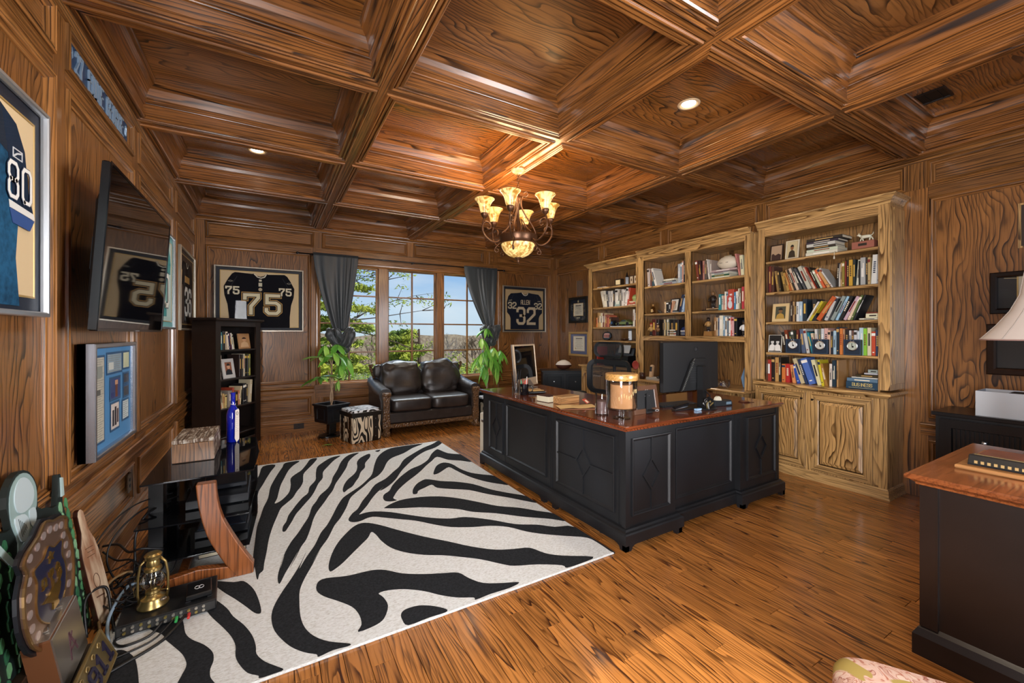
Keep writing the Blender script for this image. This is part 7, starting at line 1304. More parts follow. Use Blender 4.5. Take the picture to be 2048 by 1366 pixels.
_b = NB('cream_pile'); _n = _b.n('ShaderNodeTexNoise', {'Vector': _b.objco((1, 2.2, 1)), 'Scale': 60., 'Detail': 5., 'Roughness': .7}); _n2 = _b.n('ShaderNodeTexNoise', {'Vector': _b.objco(), 'Scale': 420., 'Detail': 2.})
_b.set(Base_Color=_b.ramp(_n.outputs['Fac'], [(.3, hexc('c4c2bc')), (.55, hexc('e6e8e8'))]), Roughness=1.); _b.b.inputs['Specular IOR Level'].default_value = .1; _b.bump(_b.math('ADD', _n.outputs['Fac'], _n2.outputs['Fac']), .7, .006); RC_ = _b.m
_b = NB('black_pile'); _n = _b.n('ShaderNodeTexNoise', {'Vector': _b.objco(), 'Scale': 90., 'Detail': 5., 'Roughness': .7}); _n2 = _b.n('ShaderNodeTexNoise', {'Vector': _b.objco(), 'Scale': 420., 'Detail': 2.})
_b.set(Base_Color=_b.ramp(_n.outputs['Fac'], [(.3, hexc('17181a')), (.65, hexc('2c2e32'))]), Roughness=1.); _b.b.inputs['Specular IOR Level'].default_value = .2; _b.bump(_b.math('ADD', _n.outputs['Fac'], _n2.outputs['Fac']), .7, .006); RK_ = _b.m
MB().cbox(-.62-.6, 1.822-.6, 1.87-3.4, 4.925-3.4, .0005, .0125, .004).build('pile', RC_, RG)
for P_ in RUG:
    def onb(a, b): return min(abs(a[0]-b[0]), abs(a[1]-b[1])) < .003 and (a[0] in (1.822, -.62) or a[1] in (1.87, 4.925))
    # resample: smooth only inside corners, keep border points
    Q = []; n = len(P_)
    for i in range(n):
        p0, p1, p2, p3 = P_[i-1], P_[i], P_[(i+1) % n], P_[(i+2) % n]; Q.append(p1)
        edge = (abs(p1[0]-p2[0]) < .002 and p1[0] in (1.822, -.62)) or (abs(p1[1]-p2[1]) < .002 and p1[1] in (1.87, 4.925)); L_ = math.hypot(p2[0]-p1[0], p2[1]-p1[1])
        if not edge and .012 < L_ < .35:
            for t_ in (.33, .67):
                Q.append(tuple(.5*((2*p1[x])+(-p0[x]+p2[x])*t_+(2*p0[x]-5*p1[x]+4*p2[x]-p3[x])*t_*t_+(-p0[x]+3*p1[x]-3*p2[x]+p3[x])*t_**3) for x in (0, 1)))
    Q = [(min(1.823, max(-.621, a)), min(4.926, max(1.869, b))) for a, b in Q]
    Q = [(a, b) if b > 1.872 else (a, 1.8685) for a, b in Q]
    Q = [q_ for i, q_ in enumerate(Q) if math.hypot(q_[0]-Q[i-1][0], q_[1]-Q[i-1][1]) > .0015]
    MB().prism([(a-.6, b-3.4) for a, b in Q], idf, .003, .0142).build('stripe', RK_, RG)
# ================================================================== DARK BOOKCASE IN THE CORNER
DKW = mat('231915', .35, var=.15); DKI = mat('140f0d', .5)
DC = thing('bookcase', 'dark espresso bookcase set across the left corner with cobalt bottle before it', 'bookcase', (-.505, 5.51, 0), R(57))
def dcb(n, x0, x1, y0, y1, z0, z1, m=DKW): return MB().cbox(x0, x1, y0, y1, z0, z1, .003).build(n, m, DC)
dcb('side_panel', .0, .02, .012, .27, .0, 1.485); dcb('side_panel', .725, .745, .012, .27, 0, 1.485); dcb('back_panel', .02, .725, .262, .27, .04, 1.485, DKI)
dcb('stile', 0, .075, 0, .02, 0, 1.485); dcb('stile', .66, .745, 0, .02, 0, 1.485); dcb('top_rail', .075, .66, .002, .02, 1.43, 1.485); dcb('kick_board', .075, .66, .006, .02, .0, .10)
for z in (1.165, .835, .505, .185): dcb('shelf', .02, .725, .008, .262, z-.02, z)
MB().frame(lambda u, v, h: (u, v, 1.485+h), -.028, .773, -.03, .275, [(.02, 0), (.02, .006), (.012, .008), (.0, .016), (0, .034), (.004, .038), (.15, .038)]).add([(-.02, -.02, 1.4851), (.765, -.02, 1.4851), (.765, .27, 1.4851), (-.02, .27, 1.4851)], [(0, 3, 2, 1)]).build('top_board', [DKW, DKW], DC)
MB().cbox(-.026, .77, -.028, .273, 1.500, 1.5225, .002).build('top_slab', DKW, DC)
cc57, ss57 = math.cos(R(57)), math.sin(R(57))
def dloc(x, y, z): return (-.505+x*cc57-y*ss57, 5.51+x*ss57+y*cc57, z)
def dbooks(z, L, sh, gr):
    for i, (x, th, h, ln, col) in enumerate(L):
        book(dloc(x, .035+(i % 3)*.004, z), R(57), th, h, ln, .15, col, ('leaning ' if ln else 'upright ')+cname(col)+' book, '+ORD[i]+' from left on '+sh, gr)
dbooks(1.1655, [(.084, .014, .215, 0, 'd4d4b4'), (.099, .024, .205, 0, '7ab0ac'), (.124, .026, .200, 0, '4c8890'), (.151, .034, .212, 0, '141416'), (.232, .024, .205, -8, 'd8c4ac'), (.258, .018, .195, -8, '202c50'), (.280, .020, .19, -10, '4a2030'), (.306, .018, .19, -10, 'd0d0c8'), (.330, .020, .175, -11, 'b4a888')], 'top shelf of the dark corner bookcase', 'books on the top shelf of the corner bookcase')
dbooks(.8355, [(.080, .032, .285, 0, '8c2a28'), (.114, .018, .27, 0, 'd8c4bc'), (.425, .032, .265, 0, '2a1c18'), (.459, .024, .262, 0, '24201e'), (.488, .026, .268, 0, 'cfc0a4'), (.520, .030, .262, 0, '121214'), (.553, .026, .26, 0, '1a1a18'), (.585, .030, .262, 0, 'a8a44c')], 'second shelf of the dark corner bookcase', 'books on the second shelf of the corner bookcase')
dbooks(.5055, [(.112, .024, .20, -9, 'b8643c'), (.140, .022, .19, -8, 'd4c4a0'), (.165, .020, .165, 0, 'b89864'), (.187, .026, .15, 0, 'c8b070'), (.240, .06, .185, 0, '8a8078'), (.318, .020, .215, 0, 'a8442c'), (.345, .045, .16, 0, '241c1c'), (.402, .024, .17, 0, 'c07a50'), (.428, .022, .215, 7, 'd8c49c'), (.478, .030, .235, 0, '161416'), (.510, .030, .24, 0, '1c1a1e'), (.545, .024, .225, 0, '2a2624'), (.585, .040, .275, 5, 'cfc0a0')], 'third shelf of the dark corner bookcase', 'books on the third shelf of the corner bookcase')
picture_frame('framed_photo', 'tan framed sepia baby portrait on the top shelf of the dark bookcase', 'framed photo', dloc(.535, .05, 1.1660), R(57), .195, .185, mat('a87c50', .5), portrait('b08458', 'c89870', 'cfa880', '3a2418', 1.4), fw=.02, tilt=8)
picture_frame('framed_photo', 'pale patterned frame with couple photo on dark bookcase second shelf', 'framed photo', dloc(.28, .05, .8360), R(57), .185, .225, mat('c0bcb8', .4), portrait('8a5034', 'c89878', '14141c', sx=1.1, two=False, bx=.042), fw=.04, tilt=9)
# ================================================================== SOFA
LE = leather(); CARV = None
_b = NB('carved_walnut'); _n = _b.n('ShaderNodeTexNoise', {'Vector': _b.objco(), 'Scale': 60., 'Detail': 4.}); _v = _b.n('ShaderNodeTexVoronoi', {'Vector': _b.objco(), 'Scale': 45.})
_b.set(Base_Color=_b.ramp(_n.outputs['Fac'], [(.35, hexc('2e1c10')), (.65, hexc('7c5a38'))]), Roughness=.35); _b.bump(_v.outputs['Distance'], .8, .01); CARV = _b.m
SF = thing('sofa', 'brown black leather loveseat with carved wooden posts under the window', 'sofa', (1.965, 5.90, 0))
def pil(c, s, ex=.42, n=36, m_=20, wr=.0, seed=0, dirs=(1, 1, 1), fn=None):
    q = MB(); sg = lambda v, e: math.copysign(abs(v)**e, v)
    for i in range(m_+1):
        th = -PI/2+PI*i/m_
        for j in range(n):
            ph = 2*PI*j/n; p = Vector((s[0]*sg(math.cos(th), ex)*sg(math.cos(ph), ex), s[1]*sg(math.cos(th), ex)*sg(math.sin(ph), ex), s[2]*sg(math.sin(th), ex)))
            if fn: p = fn(p)
            if wr:
                d = mnoise.noise(Vector((p.x*dirs[0]+seed, p.y*dirs[1], p.z*dirs[2])))*wr+mnoise.noise(Vector((p.x*dirs[0]*2.7+seed, p.y*dirs[1]*2.7, p.z*dirs[2]*2.7)))*wr*.45
                p = p+p.normalized()*d
            q.v.append(tuple(p+Vector(c)))
    for i in range(m_):
        for j in range(n): q.f.append((i*n+j, i*n+(j+1) % n, (i+1)*n+(j+1) % n, (i+1)*n+j)); q.m.append(0)
    return q
MB().cbox(-.60, .60, -.35, .36, .14, .30, .02).build('base', LE, SF, bevel=.006)
for s in (-1, 1):
    pil((s*.285, -.09, .385), (.287, .30, .088), .30, 44, 18, .010, s*3, (5, 5, 9)).build('seat_cushion', LE, SF, smooth=True)
    def bk(p, s=s): p.y += (p.z)*.22; k_ = max(0, p.z/.26); p.x *= 1-.06*k_; return p
    pil((s*.305, .215, .69), (.308, .12, .255), .50, 64, 36, .046, s*7+1, (5.5, 4, 8), bk).build('back_cushion', LE, SF, smooth=True)
    # rolled arm
    q = MB(); n = 14; prof = [(-.075, .14), (-.078, .46), (-.092, .50), (-.100, .545), (-.088, .592), (-.050, .618), (0, .622), (.045, .605), (.064, .565), (.055, .52), (.045, .47), (.045, .28)]
    for i in range(n+1):
        y = -.36+.76*i/n; up = .10*(i/n)**1.7
        for a, b in prof: q.v.append((s*(.635-a), y, b+(up if b > .3 else 0)+.003*math.sin(y*40)))
    m_ = len(prof)
    for i in range(n):
        for j in range(m_-1): q.f.append((i*m_+j, i*m_+j+1, (i+1)*m_+j+1, (i+1)*m_+j)); q.m.append(0)
    q.f.append(tuple(range(m_))); q.m.append(0); q.f.append(tuple(n*m_+j for j in range(m_))); q.m.append(0)
    q.build('arm', LE, SF, smooth=True, angle=50)
    p_ = MB().prism([(-.046, .10), (.046, .10), (.050, .20), (.040, .28), (.040, .47), (.052, .50), (.054, .55), (.044, .575), (-.044, .575), (-.054, .55), (-.052, .50), (-.040, .47), (-.040, .28), (-.050, .20)], lambda u, v, h: (s*.645+u, -.40+h, v), 0, .05).build('carved_post', CARV, SF, bevel=.006)
    MB().lathe([(0, -.055), (.022, -.055), (.026, -.04), (.026, .04), (.022, .055), (0, .055)], (s*.645, -.395, .545), 16, Matrix.Rotation(PI/2, 4, 'Y')).build('scroll', CARV, p_, smooth=True, angle=40)
    for k in range(4): MB().ribbon([(s*.645-.022+.015*k, .30), (s*.645-.022+.015*k, .46)], .006, lambda u, v, h: (u, -.40-h, v), 0, .004).build('flute', CARV, p_)
    for yy, nm in ((-.385, 'foot'), (.33, 'foot')):
        f_ = MB().lathe([(0, 0), (.040, 0), (.050, .012), (.054, .035), (.048, .058), (.036, .068), (.044, .080), (.046, .10), (0, .10)], (s*.645, yy, 0), 20).build(nm, CARV, SF, smooth=True)
        for k in range(5): a = 2*PI*k/5+.3; MB().tube([(s*.645+.050*math.cos(a), yy+.050*math.sin(a), .010), (s*.645+.056*math.cos(a), yy+.056*math.sin(a), .036), (s*.645+.040*math.cos(a), yy+.040*math.sin(a), .062)], .008, 6).build('claw', CARV, f_, smooth=True)
    # carved wing scroll at the top corner of the back
    MB().tube([(s*.64, .34, .66), (s*.665, .33, .76), (s*.70, .32, .84), (s*.71, .31, .885), (s*.685, .30, .905), (s*.67, .30, .885), (s*.685, .30, .87)], [.020, .022, .022, .020, .016, .012, .008], 8).build('wing_scroll', CARV, SF, smooth=True)
    pil((s*.60, .30, .80), (.075, .05, .10), .8, 20, 12, .018, s*4, (12, 12, 12)).build('wing_cushion', LE, SF, smooth=True)
MB().cbox(-.61, .61, .27, .40, .14, .80, .03).build('back_frame', LE, SF, bevel=.01)
MB().cbox(-.60, .60, -.385, -.355, .095, .150, .008).build('front_rail', CARV, SF, bevel=.004)
for a, b in ((-.55, -.07), (.07, .55)): MB().ribbon([(a, .122), (b, .122)], .014, lambda u, v, h: (u, -.385-h, v), 0, .006).build('rail_moulding', CARV, SF)
MB().prism([(.05*math.cos(a)*(1+.25*math.cos(4*a)), .122+.020*math.sin(a)) for a in [2*PI*i/20 for i in range(20)]], lambda u, v, h: (u, -.385-h, v), 0, .009).build('rail_rosette', CARV, SF)
# ================================================================== OTTOMANS
ZB_ = zebra(11., 'dfd0b4', '141210', (2.6, 2.6, .8)); ZT = zebra(9., 'dfe0e4', '141210', (1.2, 3.4, 1.)); PUV = mat('16130f', .3)
def ottoman(label, loc, rz):
    t = thing('ottoman', label, 'ottoman', loc, rz)
    MB().cbox(-.185, .185, -.185, .185, 0.002, .335, .008).build('box', ZB_, t); MB().cbox(-.192, .192, -.192, .192, .318, .375, .006).build('lid', PUV, t)
    pil((0, 0, .378), (.188, .188, .028), .25, 40, 12, .006, 3, (8, 8, 8)).build('cushion_top', ZT, t, smooth=True)
    for s in (-1, 1):
        for ax in (0, 1):
            for k in (-1, 1):
                if ax == 0: b = (s*.185-(.003 if s < 0 else 0), s*.185+(.003 if s > 0 else 0), k*.115-.035, k*.115+.035)
                else: b = (k*.115-.035, k*.115+.035, s*.185-(.003 if s < 0 else 0), s*.185+(.003 if s > 0 else 0))
                if k > 0 or ax == 0 and s < 0: st_ = MB().box(*b, .003, .318).build('strap', PUV, t)
                else: continue
                for z in (.06, .17, .28): c_ = ((b[0]+b[1])/2 if ax else s*.189, (b[2]+b[3])/2 if not ax else s*.189, z); MB().lathe([(0, -.003), (.006, -.002), (.004, .003), (0, .004)], c_, 8, Matrix.Rotation(PI/2, 4, 'Y' if ax == 0 else 'X')).build('stud', STEEL, st_)
    return t
ottoman('zebra print storage ottoman with black straps left of the sofa', (1.00, 5.54, 0), R(14)); ottoman('zebra print storage ottoman half hidden between sofa and desk', (2.93, 5.55, 0), R(4))
# ================================================================== PLANTS
LF = NB('glossy_leaf'); _n = LF.n('ShaderNodeTexNoise', {'Vector': LF.objco(), 'Scale': 9.}); _oi = LF.n('ShaderNodeObjectInfo')
LF.set(Base_Color=LF.ramp(LF.math('MULTIPLY_ADD', _oi.outputs['Random'], .5, LF.math('MULTIPLY', _n.outputs['Fac'], .5)), [(.2, hexc('4f9034')), (.5, hexc('7cbc48')), (.8, hexc('b0dc6c'))]), Roughness=.32); LF.b.inputs['Subsurface Weight'].default_value = 0.; LF = LF.m
def leafmesh(L=.16, w=.045, droop=.35):
    q = MB(); n = 6
    for i in range(n+1):
        t = i/n; ww = w/2*(math.sin(PI*min(1, t*.92+.06))**.8)*(1-.15*t)+.0005; x = L*t; z = -droop*L*t*t
        q.v += [(x, -ww, z+.16*ww), (x, 0, z-.001), (x, ww, z+.16*ww)]
    for i in range(n):
        for j in (0, 1): q.f.append((i*3+j, i*3+j+1, i*3+4+j, i*3+3+j)); q.m.append(0)
    o = q.build('leaflet', LF, None, smooth=True, recalc=False); me = o.data; bpy.data.objects.remove(o); return me
LMS = [leafmesh(.19, .062, .12), leafmesh(.16, .055, .3), leafmesh(.21, .066, .2)]
BARK = mat('b09478', .8, var=.2)
def plant(root, base, stems, whorls, seed, r0=.011):
    rp = random.Random(seed)
    for pts in stems: MB().tube(smoothpoly([tuple(p) for p in pts], False, 4), [r0*(1-.55*i/(len(pts)*4)) for i in range((len(pts)-1)*4+1)], 7).build('stem', BARK, root, smooth=True)
    for (o_, c, n, tilt, sc_, az0) in whorls:
        o_ = Vector(o_); c = Vector(c)
        w = MB().tube([tuple(o_), tuple((o_+c)/2+Vector((0, 0, .02))), tuple(c)], .0028, 5).build('leaf_stalk', mat('7a9a48', .5), root, smooth=True)
        n += 1
        for k in range(n):
            me = rp.choice(LMS); l = bpy.data.objects.new('leaf', me); COL.objects.link(l); l.parent = w; l.location = c; s = sc_*1.22*(.8+.4*rp.random())
            l.rotation_euler = (rp.uniform(-.3, .3), R(tilt)+rp.uniform(-.25, .25), az0+2*PI*k/n+rp.uniform(-.2, .2)); l.scale = (s, s, s)
def pot(t):
    MB().frame(lambda u, v, h: (u, v, h), -.155, .155, -.155, .155, [(.030, .185), (.012, .19), (.008, .20), (.0, .40), (-.012, .405), (-.014, .425), (-.008, .43), (.014, .43), (.016, .40), (.02, .36)]).add([(-.125, -.125, .186), (.125, -.125, .186), (.125, .125, .186), (-.125, .125, .186)], [(0, 3, 2, 1)]).build('pot', mat('14151a', .3), t, bevel=.002)
    for s, ax in ((-1, 0), (1, 0), (-1, 1), (1, 1)):
        fn = (lambda u, v, h: (s*(.153+h), u, v)) if ax == 0 else (lambda u, v, h: (u, s*(.153+h), v)); MB().frame(fn, -.085, .085, .225, .375, [(0, -.002), (0, .004), (.010, .004), (.012, -.002)]).build('pot_panel', [mat('1c1d22', .3)]*2, t)
    MB().box(-.138, .138, -.138, .138, .36, .385).build('soil', mat('2a1c14', .9), t)
    MB().box(-.05, .05, -.035, .035, .03, .19).build('stand_column', mat('0e0f12', .25), t, bevel=.004)
    MB().prism([(.17*math.cos(a), .13*math.sin(a)) for a in [2*PI*i/28 for i in range(28)]], idf, .0, .022).build('stand_base', mat('0e0f12', .2), t, bevel=.004)
PT = thing('potted_plant', 'money tree in square black pot on stand left of the sofa', 'plant', (.705, 5.93, 0), R(26)); pot(PT)
plant(PT, None, [[(.0, 0, .37), (.01, .01, .55), (-.01, .0, .75), (.03, .02, 1.0), (.05, .03, 1.15)], [(.02, .01, .37), (-.01, .012, .52), (.02, .0, .70), (.01, .03, .95), (-.02, .04, 1.12)], [(-.02, 0, .37), (.012, -.012, .5), (.0, .014, .68), (-.04, .01, .86)]],
 [((-.0, 0, .92), (-.17, -.06, 1.05), 6, 2, 1.15, .4), ((-.02, 0, .70), (-.19, -.06, .80), 6, 8, 1.1, 1.0), ((.05, .03, 1.12), (.10, .03, 1.20), 6, 30, 1.05, .2), ((.05, .03, 1.0), (.19, .0, 1.04), 5, 40, 1.05, .8), ((.0, .03, 1.05), (-.05, .06, 1.19), 5, 40, .8, .1), ((.03, .02, .9), (.12, -.06, .98), 5, 60, .85, .5), ((0, 0, .6), (.09, -.02, .72), 4, 75, .6, .3), ((.03, .02, 1.0), (-.02, -.10, 1.10), 6, 30, .95, .6), ((.0, .0, .85), (.05, -.12, .93), 5, 45, .8, .2)], 5)
P2 = thing('potted_plant', 'leafy money tree right of the sofa before the right curtain', 'plant', (3.03, 5.99, 0), R(10)); pot(P2)
plant(P2, None, [[(0, 0, .37), (.02, .01, .6), (-.03, .0, .85), (-.04, .02, 1.1), (-.02, .03, 1.35)], [(.02, 0, .37), (.0, .01, .6), (.03, .02, .9), (.06, .0, 1.0)]],
 [((-.02, .03, 1.33), (-.01, .0, 1.43), 6, 40, .85, .1), ((-.03, .02, 1.2), (-.13, -.04, 1.27), 6, 55, .9, .7), ((-.04, 0, 1.05), (-.06, -.09, 1.12), 6, 60, 1.05, .2), ((-.03, 0, .9), (-.20, -.05, .98), 6, 62, 1., .9), ((.0, 0, .9), (.03, -.11, .98), 6, 50, 1.1, .3), ((.04, 0, .95), (.22, -.08, 1.07), 6, 45, 1., .5), ((.03, 0, .8), (.14, -.06, .90), 5, 62, 1., .2), ((-.03, 0, .75), (-.10, -.09, .83), 6, 66, 1.05, .6), ((0, 0, .9), (.24, -.02, .90), 4, 55, .7, .1), ((-.03, 0, 1.0), (.08, -.08, 1.12), 6, 55, .9, .4), ((.0, 0, .8), (-.14, -.08, 1.05), 6, 60, .9, .2), ((.04, 0, .9), (.12, -.10, .80), 6, 65, .9, .8)], 9, .013)
t = thing('fallen_leaf', 'fallen yellow green leaf on the floor left of the plant stand', 'leaf', (.56, 5.42, .012), R(20)); o = bpy.data.objects.new('leaf_blade', LMS[1]); COL.objects.link(o); o.parent = t; o.scale = (.8, .8, .35); MB().tube([(0, 0, 0), (-.03, .004, -.004)], .0015, 5).build('stalk', mat('8a9a48', .5), t)
# ================================================================== CURTAINS
_b = NB('satin_curtain'); _b.set(Base_Color=(*hexc('2b3237'), 1), Roughness=.42, Sheen_Weight=.4); CU = _b.m
t = thing('curtain_rod', 'thin dark curtain rod across the top of the window', 'curtain rod', (1.92, 6.285, 2.44)); MB().tube([(-1.58, 0, 0), (1.58, 0, 0)], .009, 10).build('rod', mat('14161a', .3), t, smooth=True)
for s in (-1, 1): MB().lathe([(0, -.02), (.014, -.016), (.018, 0), (.012, .016), (0, .02)], (s*1.595, 0, 0), 14, Matrix.Rotation(PI/2, 4, 'Y')).build('finial', mat('14161a', .3), t, smooth=True)
for x_ in (-1.42, 0, 1.42): MB().box(x_-.008, x_+.008, 0, .094, -.012, .006).build('bracket', mat('14161a', .3), t)
def curtain(label, cx, xt0, xt1, xb0, xb1, zb, seed, side):
    t = thing('curtain', label, 'curtain', (cx, 6.24, 1.1)); q = MB(); n, m_ = 90, 26
    for j in range(m_+1):
        v = j/m_; z = 2.458+(zb-2.458)*v; e0 = v**1.7 if side < 0 else v**.75; e1 = v**.75 if side < 0 else v**1.9
        e0 = v**1.5; e1 = v**1.25
        a = xt0+(xb0-xt0)*e0; b = xt1+(xb1-xt1)*e1
        for i in range(n+1):
            u = i/n; fold = (1-.35*v)*.007*math.sin(2*PI*7*u+2.5*math.sin(2.2*u*3+seed)+1.2*v)*(.3+.7*v)+.014*math.sin(2*PI*2.3*u+seed)*(.25+v)
            q.v.append((a+(b-a)*u-cx, .0+fold+(.0 if v < .03 else 0), z-1.1))
    for j in range(m_):
        for i in range(n): q.f.append((j*(n+1)+i, j*(n+1)+i+1, (j+1)*(n+1)+i+1, (j+1)*(n+1)+i)); q.m.append(0)
    o = q.build('drape', CU, t, smooth=True, recalc=False); sm = o.modifiers.new('solidify', 'SOLIDIFY'); sm.thickness = .003
    kx = (xb0+xb1)/2-cx; kz = zb-1.1
    # knotted bunch: three swelling lobes wrapped round one another, tail below
    def lobe(c, s, rot, sd, wr=.028):
        k = pil((0, 0, 0), s, .75, 44, 26, wr, sd, (16, 16, 9)); M = Matrix.Translation(c) @ Euler(rot).to_matrix().to_4x4(); r_ = MB(); r_.mesh(k, M); return r_.build('knot_fold', CU, t, smooth=True)
    lobe((kx-.075, -.03, kz-.10), (.095, .055, .155), (0, -.62, .2), seed); lobe((kx+.075, -.05, kz-.11), (.085, .05, .165), (0, .42, -.2), seed+3); lobe((kx+.005, -.085, kz-.13), (.05, .035, .17), (.2, -.5, .1), seed+6); lobe((kx+.04, -.09, kz-.15), (.045, .03, .15), (.1, .35, .3), seed+8)
    lobe((kx-.01, -.06, kz-.25), (.11, .045, .06), (0, .25, 0), seed+9); lobe((kx-.06, -.01, kz-.36), (.05, .035, .11), (0, .3, 0), seed+12)
    return t
curtain('dark satin curtain knotted at the left side of the window', .84, .512, 1.10, .775, .945, 1.385, 1.0, -1); curtain('dark satin curtain knotted at the right side of the window', 3.2, 2.742, 3.357, 3.12, 3.29, 1.455, 2.4, 1)
# ================================================================== BLACK CABINETS AND FOOTBALLS
BC = thing('low_cabinet', 'low black two-door cabinet in the far right corner under the football', 'cabinet', (4.28, 5.60, 0), R(-39.5-18+18)); BC.rotation_euler = (0, 0, R(-30))
BKB = mat('1a2026', .28)
def bcb(p, n, x0, x1, y0, y1, z0, z1, m=None): return MB().cbox(x0, x1, y0, y1, z0, z1, .003).build(n, m or BKB, p)
bcb(BC, 'body', -.36, .36, -.17, .20, .02, .715, mat('101216', .4)); bcb(BC, 'top_board', -.38, .38, -.19, .21, .715, .74); bcb(BC, 'plinth', -.37, .37, -.18, .20, 0, .05)
for s in (-1, 1):
    d = bcb(BC, 'door', s*.175-.165, s*.175+.165, -.19, -.17, .07, .69); MB().frame(lambda u, v, h: (u, -.19-h, v), s*.175-.165, s*.175+.165, .07, .69, [(0, 0), (0, .006), (.05, .006), (.056, -.002)]).build('door_frame', [BKB, BKB], d)
    for k in range(6): MB().box(s*.175-.10+.034*k, s*.175-.097+.034*k, -.1925, -.19, .13, .63).build('groove', mat('0a0c0e', .4), d)
    MB().lathe([(0, 0), (.006, 0), (.012, .012), (.008, .02), (0, .021)], (s*.175-.0, -.196, .56), 12, Matrix.Rotation(PI/2, 4, 'X')).build('knob', STEEL, d)
MB().cbox(-.30, .10, -.16, .15, .7405, .775, .004).build('cloth_tray', mat('14161a', .5), BC) if False else None
football('two-tone white and brown football on the low corner cabinet', (4.30, 5.62, .7405), R(-30), 'd8ccc0', .27, .08, 0, '4a2418')
LC = thing('louvred_cabinet', 'black louvred cabinet on right wall carrying the white box', 'cabinet', (4.42, .35, 0)); LCB = mat('131417', .28)
def lcb(n, x0, x1, y0, y1, z0, z1, m=None): return MB().cbox(x0, x1, y0, y1, z0, z1, .003).build(n, m or LCB, LC)
lcb('body', -.20, .20, -.70, .705, .03, .755, mat('0c0d0f', .4)); lcb('top_board', -.225, .205, -.72, .722, .755, .782); lcb('plinth', -.21, .205, -.71, .71, 0, .06)
for k in range(3):
    y1_ = .68-.46*k; y0_ = y1_-.44; d = MB().frame(lambda u, v, h: (-.20-h, u, v), y0_, y1_, .10, .735, [(0, -.002), (0, .018), (.060, .018), (.064, .004), (.064, 0)]).build('door', [LCB, LCB], LC)
    for i in range(14): a = y0_+.075+(.29/13)*i; MB().box(-.212, -.202, a-.006, a+.006, .165, .670).build('slat', LCB, d)
    MB().lathe([(0, 0), (.006, 0), (.014, .010), (.012, .02), (0, .024)], (-.218, (y1_-.22), .60), 10, Matrix.Rotation(-PI/2, 4, 'Y')).build('knob', STEEL, d); MB().box(-.219, -.217, y1_-.232, y1_-.208, .59, .612).build('knob_plate', STEEL, d)
t = thing('white_box', 'long white cardboard box with dark lining on the louvred cabinet', 'box', (4.36, .50, .7825)); MB().box(-.12, .12, -.34, .36, 0, .003).box(-.12, -.117, -.34, .36, .003, .17).box(.117, .12, -.34, .36, .003, .17).box(-.117, .117, .357, .36, .003, .17).box(-.117, .117, -.34, -.337, .003, .17).build('carton', mat('c9ccd0', .6), t); MB().box(-.10, .10, -.30, .22, .10, .165).build('dark_lining', mat('1a1a1e', .6), t)
# ---- near desk at the right edge
ND = thing('side_desk', 'near dark brown desk with reddish wood top at right edge', 'desk', (2.36, .66, 0)); NB_ = mat('1c1310', .3, var=.1)
def ndb(n, x0, x1, y0, y1, z0, z1, m=None, c=.003): return MB().cbox(x0, x1, y0, y1, z0, z1, c).build(n, m or NB_, ND)
NT = oak(0, light='8c4e2a', dark='6a3418', rings=4., sc=.7, key2='_neartop', rough=.2, coat=.6, vary=.03, pores=.85, line=20.); ndb('carcass', .02, .86, -1.5, -.03, .05, .715); 
MB().frame(lambda u, v, h: (u, v, .715+h), -.03, .92, -1.55, .02, [(.03, 0), (.028, .008), (.012, .020), (0, .024), (.0, .038), (.006, .044), (.4, .044)]).build('top', [NT, NT], ND); ndb('top_board', .0, .89, -1.53, -.01, .735, .758, NT)
MB().sweep(lambda x, y, u: (x, y, u), [(.86, -.03), (.02, -.03), (.02, -1.5)][::-1], [(-.0, 0), (-.03, 0), (-.03, .085), (-.022, .10), (-.016, .112), (-.006, .12), (0, .125)]).build('plinth', NB_, ND)
ndb('corner_post', .005, .05, -.075, -.02, .12, .715)
t = thing('tray', 'light wooden tray with black mesh organiser and leather pad on near desk', 'tray', (2.80, .34, .7595), R(0)); MB().cbox(-.20, .24, -.25, .25, 0, .018, .004).build('board', oak(1, light='c89058', dark='b07c48', rings=3., key2='_tray', vary=.02, pores=.9, line=20.), t); MB().cbox(.0, .22, -.23, .23, .018, .030, .003).build('leather_pad', leather('7a4228', .35, 'red_leather'), t)
MB().cbox(-.16, -.04, -.23, .22, .018, .024, .002).build('mesh_base', BLK, t); MB().prism([(-.16, .024), (-.04, .024), (-.05, .05), (-.14, .06)], lambda u, v, h: (u, h, v), -.23, .22).build('mesh_body', mat('141416', .35), t, bevel=.003)
for k in range(22): MB().box(-.162, -.158, -.21+.019*k, -.20+.019*k, .028, .040).build('mesh_hole', mat('c8a870', .4, .5), t)
MB().obox((-.10, 0, .056), (.012, .42, .004), (0, .1, 0)).build('gold_strip', mat('c8a870', .3, .8), t)
LP2 = thing('table_lamp', 'table lamp with flared white fabric shade on the near desk', 'lamp', (3.165, .39, .7595)); _b = NB('shade_cloth'); _b.set(Base_Color=(*hexc('c4b8b0'), 1), Roughness=.9, Emission_Color=(*hexc('c4b4a8'), 1), Emission_Strength=.12); SHM = _b.m
pr = [(.232, .56), (.178, .63), (.134, .70), (.102, .78), (.086, .90)]; MB().lathe(pr+[(a-.003, b) for a, b in pr[::-1]], (0, 0, 0), 36, cap=False).build('lamp_shade', SHM, LP2, smooth=True, angle=60)
for z, r in ((.56, .233), (.90, .087)): MB().tube([(r*math.cos(a), r*math.sin(a), z) for a in [2*PI*i/36 for i in range(36)]], .0035, 6, True).build('shade_trim', mat('a08078', .6), LP2, smooth=True)
for k in range(8): a = 2*PI*k/8+.2; MB().tube([((r+.001)*math.cos(a), (r+.001)*math.sin(a), z) for r, z in pr], .0022, 5).build('shade_rib', mat('b4a8a0', .7), LP2)
